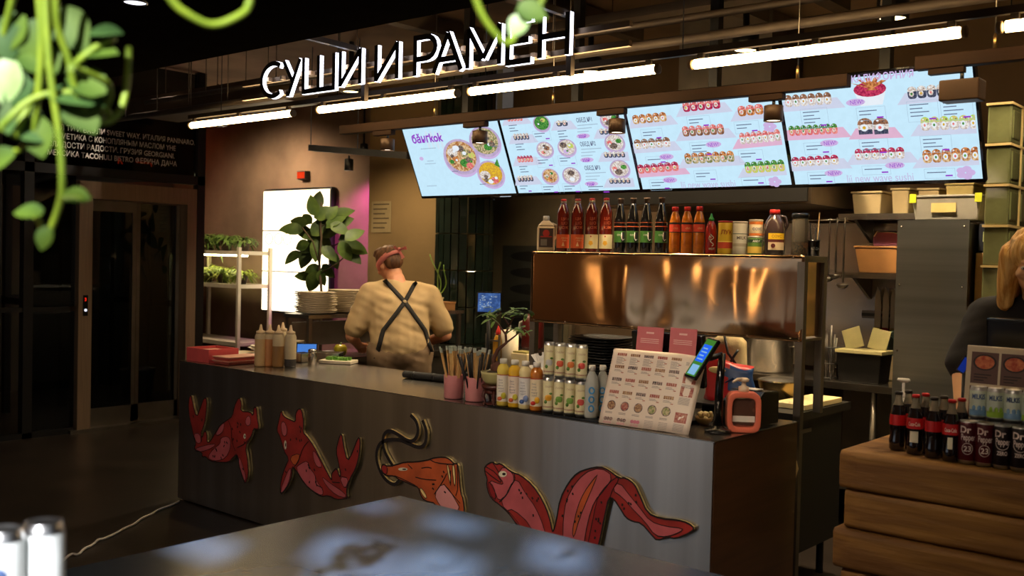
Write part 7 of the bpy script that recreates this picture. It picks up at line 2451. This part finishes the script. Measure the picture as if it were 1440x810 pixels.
def person(name, label, loc, heading, J, mats, hair_kind):
    """J: joints in local metres, x to the person's right, y forward"""
    r = thing(name, label, 'person', loc, heading)
    J = {k: Vector(v) for k, v in J.items()}
    b = MB()
    H = J['head']
    Mh = J['hrot']
    Rm = Matrix.Rotation(Mh.z, 4, 'Z') @ Matrix.Rotation(Mh.x, 4, 'X') @ Matrix.Rotation(Mh.y, 4, 'Y')
    T = Matrix.Translation(H) @ Rm
    R3 = Rm.to_3x3()

    def hb(c, rad, mb=b, n=16, k=10):
        mb.ball(T @ Vector(c), rad, 0, n, k, R3)
    hb((0, 0.0, 0.03), (0.076, 0.094, 0.088)); hb((0, 0.028, -0.035), (0.060, 0.066, 0.078)); hb((0, 0.055, -0.085), (0.032, 0.028, 0.026))
    hb((0, 0.098, -0.018), (0.013, 0.018, 0.016)); hb((0, 0.092, 0.006), (0.009, 0.014, 0.026)); hb((0, 0.086, -0.055), (0.024, 0.010, 0.008)); hb((0, 0.085, 0.03), (0.05, 0.012, 0.010))
    for s_ in (-1, 1):
        hb((s_ * 0.077, -0.004, -0.008), (0.009, 0.018, 0.03)); hb((s_ * 0.045, 0.065, -0.02), (0.02, 0.02, 0.02))
    b.cap_sule(J['neck'] + Vector((0, -0.005, -0.02)), T @ Vector((0, -0.015, -0.06)), 0.060, 0.054)
    b.cap_sule(J['pelvis'], J['chest'], 0.135, 0.14); b.cap_sule(J['chest'], J['neck'], 0.13, 0.065)
    for s_, k in ((-1, 'l'), (1, 'r')):
        sh, el, wr = J[k + 'sh'], J[k + 'el'], J[k + 'wr']
        b.cap_sule(J['neck'] + Vector((0, 0, -0.06)), sh, 0.06, 0.058)
        b.cap_sule(sh, el, 0.054, 0.042); b.cap_sule(el, wr, 0.043, 0.028)
        d = (wr - el).normalized()
        hand(b, wr, J.get(k + 'hd', d), J[k + 'pn'], J.get(k + 'th', Vector((-s_, 0.2, 0.2))))
        hip, kn, an = J[k + 'hip'], J[k + 'kn'], J[k + 'an']
        b.cap_sule(hip, kn, 0.088, 0.058); b.cap_sule(kn + Vector((0, -0.01, -0.05)), an, 0.058, 0.042)
        b.cap_sule(an + Vector((0, -0.02, -0.04)), an + Vector((0, 0.15, -0.055)), 0.035, 0.03)
    organic('body', b, mats['skin'], r, 0.0065, 4)
    f = MB()
    for s_ in (-1, 1):
        f.ball(T @ Vector((s_ * 0.032, 0.083, 0.008)), (0.013, 0.007, 0.008), 0, 10, 6, R3)
        f.ball(T @ Vector((s_ * 0.032, 0.089, 0.008)), (0.005, 0.003, 0.005), 1, 8, 5, R3)
    f.build('eyes', [mat('eye_white', (226, 220, 210), 0.3), mat('eye_dark', (40, 26, 18), 0.3)], r)
    # clothes
    t = MB()
    W_ = J['wide'].x
    t.cap_sule(J['pelvis'] + Vector((0, -0.01, 0.05)), J['chest'], 0.155, 0.15)
    for s_ in (-1, 1):
        t.cap_sule(J['pelvis'] + Vector((s_ * 0.065 * W_, -0.005, 0.03)), J['chest'] + Vector((s_ * 0.075 * W_, 0, 0.02)), 0.140, 0.130)
    t.cap_sule(J['chest'], J['neck'] + Vector((0, -0.01, -0.07)), 0.15, 0.10)
    for s_, k in ((-1, 'l'), (1, 'r')):
        sh, el = J[k + 'sh'], J[k + 'el']
        t.cap_sule(J['neck'] + Vector((0, -0.01, -0.055)), sh, 0.076, 0.082)
        t.cap_sule(J['chest'] + Vector((s_ * 0.08, 0, 0.06)), sh, 0.12, 0.08)
        t.cap_sule(sh, sh.lerp(el, J['sleeve'].x), 0.083, J['sleeve'].y)

    def wr_(c):
        return 0.007 * mnoise.noise(c * 7) + 0.007 * mnoise.noise(Vector((c.x * 8, c.y * 8, c.z * 24 + 9 * c.x)))
    organic('shirt', t, mats['top'], r, 0.011, 5, wr_)
    t = MB()
    for s_, k in ((-1, 'l'), (1, 'r')):
        hip, kn, an = J[k + 'hip'], J[k + 'kn'], J[k + 'an']
        t.cap_sule(hip + Vector((0, -0.01, 0.03)), kn, 0.125, 0.085); t.cap_sule(kn, an + Vector((0, 0, 0.02)), 0.085, 0.068)
        t.cap_sule(hip + Vector((0, 0, 0.06)), hip + Vector((-s_ * 0.1, -0.02, 0.06)), 0.13, 0.135)
    organic('trousers', t, mats['legs'], r, 0.012, 5, wr_)
    for k in 'lr':
        an = J[k + 'an']
        s = MB(); s.cap_sule(an + Vector((0, -0.035, -0.045)), an + Vector((0, 0.16, -0.055)), 0.045, 0.04); s.box(an.x - 0.045, an.x + 0.045, an.y - 0.085, an.y + 0.2, 0.0, 0.03)
        organic('shoe', s, mats['shoe'], r, 0.009, 3)
    # hair
    h = MB()
    if hair_kind == 'short':
        h.ball(T @ Vector((0, -0.012, 0.052)), (0.082, 0.097, 0.080), 0, 18, 12, R3); h.ball(T @ Vector((0, -0.05, 0.0)), (0.074, 0.058, 0.06), 0, 16, 10, R3); h.ball(T @ Vector((0, 0.03, 0.11)), (0.06, 0.07, 0.03), 0, 14, 8, R3)
    else:
        h.ball(T @ Vector((0, -0.015, 0.045)), (0.094, 0.108, 0.092), 0, 18, 12, R3)
        for s_ in (-1, 1):
            h.cap_sule(T @ Vector((s_ * 0.078, 0.0, 0.03)), T @ Vector((s_ * 0.098, 0.035, -0.15)), 0.045, 0.030)
            h.cap_sule(T @ Vector((s_ * 0.07, -0.05, 0.02)), T @ Vector((s_ * 0.085, -0.03, -0.16)), 0.05, 0.036)
        h.cap_sule(T @ Vector((0, -0.07, 0.02)), T @ Vector((0, -0.075, -0.13)), 0.065, 0.045)
    organic('hair', h, mats['hair'], r, 0.007, 3, lambda c: 0.005 * mnoise.noise(Vector((c.x * 60, c.y * 60, c.z * 9))))
    return r, T, R3, J


M_skin = mat('skin', (214, 150, 116), 0.5, var=0.06, vs=12)
wk, T, R3, J = person('person', 'worker in a beige T-shirt and pink bandana seen from behind', (-3.02, 1.14, 0), math.radians(50),
                      dict(pelvis=(0, 0, 0.96), chest=(-0.01, 0.05, 1.22), neck=(-0.03, 0.10, 1.435), head=(-0.075, 0.165, 1.545), hrot=(-0.45, -0.15, 0.6), wide=(1.0, 0, 0), sleeve=(0.78, 0.080, 0),
                           lsh=(-0.20, 0.075, 1.345), rsh=(0.185, 0.075, 1.345), lel=(-0.325, 0.05, 1.06), rel=(0.315, 0.08, 1.07), lwr=(-0.275, 0.21, 0.985), rwr=(0.17, 0.30, 0.99), lhd=(0.2, 1, -0.2), rhd=(-0.2, 1, -0.2), lpn=(0.3, -0.2, -1), rpn=(-0.3, -0.2, -1),
                           lhip=(-0.10, 0, 0.90), rhip=(0.10, 0, 0.90), lkn=(-0.11, 0.03, 0.49), rkn=(0.11, 0.03, 0.49), lan=(-0.12, -0.02, 0.09), ran=(0.12, -0.02, 0.09)),
                      dict(skin=M_skin, top=mat('beige_tee', (182, 156, 114), 0.9, var=0.05), legs=mat('khaki_trousers', (120, 98, 74), 0.9), shoe=M_black, hair=mat('brown_hair', (78, 48, 28), 0.6, c2=(120, 80, 46), vs=50, stretch=(1, 1, 0.2))), 'short')
# bandana: tilted band with knot and tails
bn = MB()
band = []
Tb = T @ Matrix.Translation((0, -0.008, 0.022)) @ Matrix.Rotation(-0.30, 4, 'X')
for k in range(33):
    a = 2 * PI * k / 32
    for z, kk in ((-0.020, 1.0), (0.0, 1.03), (0.022, 0.99)):
        band.append(Tb @ Vector((0.0875 * kk * math.cos(a), 0.103 * kk * math.sin(a), z)))
bn.add(band, [(i * 3 + q, i * 3 + 3 + q, i * 3 + 4 + q, i * 3 + 1 + q) for i in range(32) for q in (0, 1)], 0, True)
M_band = mat('bandana_pink', (206, 120, 116), 0.8, bump=0.3)
o = bn.build('bandana', M_band, wk); sd = o.modifiers.new('thick', 'SOLIDIFY'); sd.thickness = 0.006
kn_ = Tb @ Vector((0.035, -0.106, 0.005))
bn = MB(); bn.ball(kn_, (0.016, 0.013, 0.016), 0, 12, 8)
for d, L in ((Vector((0.4, -0.4, -0.8)), 0.07), (Vector((0.75, -0.5, 0.25)), 0.06), (Vector((-0.8, -0.3, 0.35)), 0.045)):
    d.normalize(); s_ = d.cross(Vector((0, 1, 0.2))).normalized() * 0.013
    bn.add([kn_ - s_ * 0.3, kn_ + s_ * 0.3, kn_ + d * L + s_, kn_ + d * L - s_], [(0, 1, 2, 3)], 0)
o = bn.build('bandana_knot', M_band, wk); sd = o.modifiers.new('thick', 'SOLIDIFY'); sd.thickness = 0.004
# apron straps crossing on the back: strips laid on the shirt surface
shirt = [c for c in wk.children if c.name.startswith('shirt')][0]
from mathutils.bvhtree import BVHTree
bvh = BVHTree.FromPolygons([v.co for v in shirt.data.vertices], [tuple(p_.vertices) for p_ in shirt.data.polygons])


def strap(pts, wd, nm='apron_strap'):
    g = MB()
    L = []
    for i in range(len(pts) - 1):
        for k in range(8):
            t = k / 8
            L.append((pts[i][0] * (1 - t) + pts[i + 1][0] * t, pts[i][1] * (1 - t) + pts[i + 1][1] * t))
    L.append(pts[-1])
    vs = []
    for i, (x, z) in enumerate(L):
        a = L[max(i - 1, 0)]; b_ = L[min(i + 1, len(L) - 1)]
        dx, dz = b_[0] - a[0], b_[1] - a[1]
        n_ = math.hypot(dx, dz) or 1
        for s_ in (-1, 1):
            px, pz = x - dz / n_ * wd * s_, z + dx / n_ * wd * s_
            hit = bvh.ray_cast(Vector((px, -1, pz)), Vector((0, 1, 0)))
            q = hit[0] if hit[0] else Vector((px, -0.1, pz))
            vs.append(q + Vector((0, -0.004, 0)))
    g.add(vs, [(2 * i, 2 * i + 1, 2 * i + 3, 2 * i + 2) for i in range(len(L) - 1)], 0, True)
    o_ = g.build(nm, mat('strap_black', (22, 20, 18), 0.8), wk)
    s_ = o_.modifiers.new('thick', 'SOLIDIFY'); s_.thickness = 0.004
    return L


strap([(-0.115, 1.445), (0.02, 1.30), (0.16, 1.11), (0.205, 0.97)], 0.0135)
strap([(0.10, 1.435), (0.02, 1.30), (-0.12, 1.11), (-0.165, 0.92)], 0.0135)
g = MB()
hit = bvh.ray_cast(Vector((0.02, -1, 1.30)), Vector((0, 1, 0)))
g.ball((hit[0] or Vector((0.02, -0.12, 1.30))) + Vector((0, -0.008, 0)), (0.014, 0.006, 0.014), 0, 12, 6)
g.build('strap_ring', mat('ring_tan', (190, 170, 130), 0.5), wk)

p = at(1446, 365, y=0.80)
w2, T2, _, _ = person('person', 'blonde person in a black top standing behind the drinks counter', (p.x + 0.05, 0.88, 0), math.radians(180),
                      dict(pelvis=(0, 0, 0.96), chest=(0, 0.03, 1.22), neck=(0.0, 0.07, 1.43), head=(0.01, 0.13, 1.56), hrot=(-0.35, 0.0, 0.2), wide=(0.9, 0, 0), sleeve=(0.95, 0.072, 0),
                           lsh=(-0.18, 0.05, 1.355), rsh=(0.18, 0.05, 1.355), lel=(-0.26, 0.08, 1.11), rel=(0.245, 0.15, 1.16), lwr=(-0.15, 0.22, 1.05), rwr=(0.225, 0.22, 1.03), lpn=(0.3, 0, -1), rpn=(-0.5, 0, -0.6), rhd=(-0.1, 0.35, -1),
                           lhip=(-0.09, 0, 0.90), rhip=(0.09, 0, 0.90), lkn=(-0.10, 0.03, 0.49), rkn=(0.10, 0.03, 0.49), lan=(-0.11, -0.02, 0.09), ran=(0.11, -0.02, 0.09)),
                      dict(skin=mat('skin_pale', (226, 176, 130), 0.5, var=0.05), top=mat('black_top', (28, 26, 27), 0.9), legs=mat('dark_trousers', (30, 30, 36), 0.9), shoe=M_black, hair=mat('blonde_hair', (196, 140, 62), 0.5, c2=(236, 196, 120), vs=60, stretch=(1, 1, 0.12), bump=0.8, bs=90)), 'long')
w2.scale = (1.05, 1.05, 1.05)

# ================================================================== ficus in front of the light box
def broad_leaf(mb, L, W, m=0, n=6, bend=0.25):
    """ovate leaf along +x with a folded midrib"""
    vs = []
    for i in range(n + 1):
        t = i / n
        ww = W * (math.sin(PI * t ** 0.8) ** 0.75 if 0 < t < 1 else 0.02)
        z = -bend * L * t * t
        vs += [(L * t, -ww, z + ww * 0.25), (L * t, 0, z), (L * t, ww, z + ww * 0.25)]
    mb.add(vs, [(i * 3 + q, (i + 1) * 3 + q, (i + 1) * 3 + q + 1, i * 3 + q + 1) for i in range(n) for q in (0, 1)], m, True)


FY = 2.15
fb = at(452, 410, y=FY)
fi = thing('rubber_plant', 'broad-leaved rubber plant silhouetted against the light box', 'plant', (fb.x, FY, 0))
f = MB(); f.lathe([(0.14, 0), (0.17, 0.03), (0.20, 0.30), (0.21, 0.32), (0.19, 0.31), (0.18, 0.27)], 22); f.build('pot', mat('ficus_pot', (60, 54, 50), 0.6), fi)
f = MB(); f.lathe([(0.18, 0.27), (0, 0.29)], 18, cap=False); f.build('soil', MATS['soil'], fi)


def fo(px, py, dy=0.0):
    return at(px, py, y=FY + dy) - Vector((fb.x, FY, 0))


stems = [[Vector((0, 0, 0.28)), fo(452, 410), fo(449, 370), fo(452, 335), fo(450, 300), fo(452, 285)], [fo(450, 375), fo(440, 340, -0.1), fo(425, 320, -0.15)], [fo(450, 350), fo(470, 345, 0.1), fo(492, 335, 0.2)], [fo(450, 385), fo(475, 370, 0.0), fo(498, 348, 0.1)], [fo(450, 320), fo(465, 310, 0.1), fo(478, 300, 0.1)]]
for k, s_ in enumerate(stems):
    f = MB(); f.tube(s_, [0.014 - 0.009 * i / len(s_) for i in range(len(s_))] if k == 0 else [0.006] * len(s_), 7); f.build('stem', mat('ficus_bark', (70, 54, 36), 0.8), fi)
M_fl = mat('ficus_leaf', (48, 68, 28), 0.5, c2=(76, 94, 40), vs=8, spec=0.25)
lv = [(427, 325, 2.6, .15), (412, 322, 3.0, -.1), (440, 291, 1.9, -.1), (447, 283, 1.3, .1), (455, 300, 0.4, 0), (432, 308, 2.4, .1), (440, 330, 3.3, 0), (425, 345, 3.4, -.1), (413, 360, 3.7, 0), (430, 360, 4.4, .1), (445, 350, 4.8, 0), (455, 340, 5.4, .1), (462, 355, 5.6, 0),
      (437, 345, 3.9, .1), (448, 320, 0.9, 0), (462, 325, 0.3, .1), (470, 312, 0.7, 0), (480, 300, 0.5, .1), (476, 320, 5.9, 0), (488, 335, 0.2, .1), (497, 330, 0.6, 0), (500, 348, 6.0, .1), (485, 352, 5.3, 0), (470, 365, 5.0, .1), (497, 360, 5.6, .1), (440, 378, 3.5, 0), (428, 388, 3.3, .1), (452, 390, 4.9, 0),
      (460, 380, 5.4, .1), (440, 395, 4.2, 0), (480, 312, 0.2, .1), (466, 300, 1.0, 0), (455, 312, 1.7, .1), (421, 312, 2.8, .05), (404, 321, 3.1, 0)]
l0 = None
R = random.Random(2)
for px, py, a, dy in lv:
    if l0 is None:
        f = MB(); broad_leaf(f, 0.20, 0.062); l0 = f.build('leaf', M_fl, fi); o = l0
    else:
        o = l0.copy(); COL.objects.link(o); o.parent = fi
    s_ = R.uniform(0.75, 1.1)
    ex = (RT * math.cos(a) + UP * math.sin(a) - FW * R.uniform(-0.3, 0.5)).normalized()
    nz_ = (-FW + UP * R.uniform(-0.3, 0.9) + RT * R.uniform(-0.5, 0.5))
    nz_ = (nz_ - ex * nz_.dot(ex)).normalized()
    o.matrix_local = Matrix.Translation(fo(px, py, dy) - ex * 0.09 * s_) @ Matrix((ex, nz_.cross(ex), nz_)).transposed().to_4x4()
    o.scale = (s_, s_, s_)

# thin twisted green ornament behind the worker's head
sp_ = thing('curled_stems', 'thin curled green stems in a vase beside the ochre wall', 'plant', (at(572, 400, y=2.3).x, 2.3, 0.901))
sp_.location.x = -3.72; sp_.location.y = 2.2; sp_.location.z = 1.186
f = MB(); f.lathe([(0.03, 0), (0.035, 0.01), (0.03, 0.12), (0.022, 0.14)], 16); f.build('vase', mat('vase_grey', (110, 100, 84), 0.4), sp_)
f = MB()
for k, (dx, h, b_) in enumerate(((-0.06, 0.34, 1), (0.02, 0.28, -1), (0.10, 0.26, 1))):
    f.tube([(dx * t + 0.03 * b_ * math.sin(t * 4), 0.02 * math.sin(t * 5), 0.1 + h * t) for t in [q / 10 for q in range(11)]], 0.005, 6)
f.build('stem', mat('stem_green', (120, 150, 60), 0.5), sp_)

# notices on the ochre wall
for k, (px, py, w_, h_) in enumerate(((536, 305, 0.26, 0.28), (540, 372, 0.16, 0.12))):
    q = at(px, py, y=2.595)
    r = thing('wall_notice', ('faint printed notice high on the ochre wall', 'small notice on the ochre wall beside the head of the worker')[k], 'notice', (q.x, 2.597, q.z))
    f = MB(); f.box(-w_ / 2, w_ / 2, -0.003, 0.0, -h_ / 2, h_ / 2); f.build('sheet', mat('notice_sheet', (150, 132, 96), 0.8), r)
    f = MB()
    for j in range(6):
        f.box(-w_ * 0.4, w_ * (0.4 - 0.1 * (j % 3)), -0.0036, -0.003, h_ * (0.38 - j * 0.15), h_ * (0.38 - j * 0.15) + 0.012)
    f.build('print', mat('notice_ink', (84, 70, 48), 0.8), r)['kind'] = 'stuff'

# ================================================================== foreground: table, cans, cable, hanging pothos
tbl = thing('foreground_table', 'grey metal table with pale daylight patches in the foreground', 'table', (0.3, -1.7, 0))
M_tab = mat('table_top', (82, 100, 126), 0.24, 0.35, var=0.06, vs=3)
f = MB(); f.box(-0.655, 1.30, -2.60, -1.075, 0.71, 0.75); f.build('top', M_tab, tbl, True, bevel=0.006)
for x in (-0.58, 1.22):
    for y in (-2.52, -1.15):
        f = MB(); f.box(x - 0.025, x + 0.025, y - 0.025, y + 0.025, 0, 0.71); f.build('leg', M_black, tbl, True)
for y in (-1.17, -2.54):
    f = MB(); f.box(-0.58, 1.22, y, y + 0.04, 0.64, 0.71); f.build('apron', M_black, tbl, True)

ped = thing('drink_ledge', 'narrow pale ledge under the foreground cans', 'ledge', (0.58, -2.98, 0))
c1, c2 = at(61, 735, d=1.34), at(4, 733, d=1.30)
ZC = c1.z - 0.158
f = MB(); f.box(0.36, 0.80, -3.20, -2.84, ZC - 0.03, ZC - 0.001); f.build('top', M_white, ped, True)
f = MB(); f.box(0.55, 0.61, -3.05, -2.99, 0, ZC - 0.03); f.build('post', M_black, ped, True)
f = MB(); f.box(0.42, 0.74, -3.16, -2.88, 0, 0.02); f.build('foot', M_black, ped, True)
for k, (c, nm) in enumerate(((c1, 'next to the floor cable'), (c2, 'cut by the picture edge'))):
    r = thing('slim_can', 'blurred white drink can in the corner, ' + nm, 'can', (c.x, c.y, ZC), VIEW + (0.3 if k == 0 else 0.5), 'white cans in the foreground')
    f = MB(); f.lathe([(0.021, 0), (0.0255, 0.008), (0.0270, 0.014), (0.0270, 0.146), (0.0245, 0.155), (0.0225, 0.158)], 26, m=[1, 1, 0, 1, 1]); f.build('body', [mat('can_white', (196, 200, 198), 0.4), MATS['can_alu']], r)
    f = MB(); f.lathe([(0.0235, 0.156), (0.0238, 0.160), (0.0215, 0.160), (0.0205, 0.154), (0, 0.154)], 24, cap=False); f.build('lid', MATS['can_alu'], r)
    f = MB(); f.ball((0.0235, -0.004, 0.075 + 0.03 * k), (0.005, 0.012, 0.014), k, 12, 8); f.build('fruit_print', [mat('peach_print', (226, 140, 110), 0.45), mat('blue_print', (60, 80, 120), 0.45)], r)

cp_ = [at(px, py, z=0.012) for px, py in ((252, 704), (240, 710), (222, 716), (214, 722), (200, 727), (188, 737), (176, 741), (163, 749), (150, 755), (144, 757), (138, 757), (130, 766), (118, 770), (110, 780), (102, 777), (94, 782), (86, 790), (60, 800), (20, 830))]
f = MB()
sm_ = smooth_line([(q.x, q.y) for q in cp_], False, 2)
f.tube([(x, y, 0.008) for x, y in sm_], 0.007, 7)
tag(f.build('floor_cable', mat('cable_white', (226, 220, 210), 0.5)), 'wavy white cable lying on the dark floor', 'cable')

# ---- pothos vines hanging close to the viewer
M_vine = mat('vine_green', (124, 144, 32), 0.5, c2=(98, 122, 28), vs=20)
M_pl = [mat('pothos_leaf', (76, 98, 26), 0.6, c2=(46, 70, 20), vs=14, spec=0.2), mat('pothos_pale', (120, 146, 84), 0.5, c2=(156, 176, 126), vs=14, spec=0.3), mat('pothos_deep', (40, 66, 28), 0.6, c2=(62, 90, 40), vs=14, spec=0.2)]


def vine(label, d, lines, leaves):
    base = at(lines[0][0][0], -60, d=d)
    r = thing('hanging_pothos', label, 'plant', base, 0, 'pothos vines hanging before the camera')

    def lp(px, py, dd=0.0):
        return at(px, py, d=d + dd) - base
    for ln in lines:
        q = smooth_line(ln[:-1], False, 2)
        f = MB(); f.tube([lp(x, y, ln[-1] * (i / len(q) - 0.5)) for i, (x, y) in enumerate(q)], 0.0042, 8); f.build('stem', M_vine, r)
    for (px, py, L, a, tilt, mi) in leaves:
        f = MB()
        n = 8
        vs = []
        for i in range(n + 1):
            t = i / n
            ww = 0.42 * L * (math.sin(PI * min(1, t * 0.9 + 0.1)) ** 0.8)
            if i == n: ww = 0.001
            vs += [(L * t, -ww, 0.22 * ww - 0.2 * L * t * t), (L * t, 0, -0.2 * L * t * t), (L * t, ww, 0.22 * ww - 0.2 * L * t * t)]
        f.add(vs, [(i * 3 + q, (i + 1) * 3 + q, (i + 1) * 3 + q + 1, i * 3 + q + 1) for i in range(n) for q in (0, 1)], 0, True)
        o = f.build('leaf', M_pl[mi], r)
        ex = (RT * math.cos(a) + UP * math.sin(a) - FW * 0.15).normalized()
        nz_ = (-FW * math.cos(tilt) + UP * math.sin(tilt))
        nz_ = (nz_ - ex * nz_.dot(ex)).normalized()
        ey = nz_.cross(ex)
        o.matrix_local = Matrix.Translation(lp(px, py, 0.0)) @ Matrix((ex, ey, nz_)).transposed().to_4x4()
    return r


vine('thick tangle of green pothos vines at the picture corner', 1.25,
     [[(78, -60), (78, 10), (82, 45), (98, 85), (104, 125), (125, 165), (150, 176), (172, 155), (180, 110), (181, 68), 0.15], [(62, -60), (66, 60), (74, 130), (84, 190), (88, 250), (86, 285), (64, 340), (52, 300), (28, 298), 0.1], [(84, 280), (110, 278), (120, 285), (104, 272), 0.02],
      [(30, -60), (8, 40), (-10, 110), 0.1], [(50, -60), (60, 60), (52, 150), (45, 200), (20, 215), (-5, 220), 0.1], [(100, 95), (130, 105), (158, 120), (150, 150), (140, 170), 0.15], [(105, 90), (140, 62), (160, 55), 0.05], [(20, 190), (40, 150), (60, 110), 0.05], [(0, 180), (50, 130), (130, 130), (158, 165), 0.1]],
     [(58, 30, 0.055, -1.9, 0.2, 0), (80, 15, 0.06, -0.9, 0.4, 0), (125, 48, 0.042, 0.15, 0.9, 2), (112, 74, 0.048, 0.1, 0.8, 0), (15, 85, 0.055, -1.75, 0.1, 1), (30, 75, 0.06, -0.3, 0.6, 0), (45, 110, 0.05, -2.4, 0.3, 2), (70, 128, 0.07, -0.12, 0.9, 2), (100, 105, 0.055, -0.45, 0.7, 0), (20, 140, 0.06, -1.2, 0.5, 0),
      (95, 130, 0.06, -0.9, 0.6, 0), (10, 160, 0.06, -0.5, 0.7, 2), (30, 20, 0.05, -2.0, 0.4, 0), (50, 165, 0.05, -1.4, 0.4, 0), (88, 275, 0.035, 0.0, 0.8, 0), (60, 300, 0.035, 3.0, 0.8, 0), (70, 320, 0.03, -2.0, 0.5, 0), (5, 30, 0.05, -1.4, 0.5, 2), (20, 215, 0.045, -2.7, 0.6, 0)])
vine('single bright vine bend hanging beside the tangle', 1.1, [[(215, -60), (240, 4), (272, 26), (300, 38), (335, 24), (352, 10), (356, -60), 0.1]], [])
vine('bright vine with one leaf hanging over the sign', 1.2, [[(655, -60), (670, 8), (690, 42), (714, 66), (724, 50), (742, 25), (765, 2), (775, -60), 0.1]], [(728, 10, 0.036, -0.3, 0.3, 0), (738, 22, 0.03, -2.2, 0.4, 1)])

bpy.data.scenes.remove(TMP)
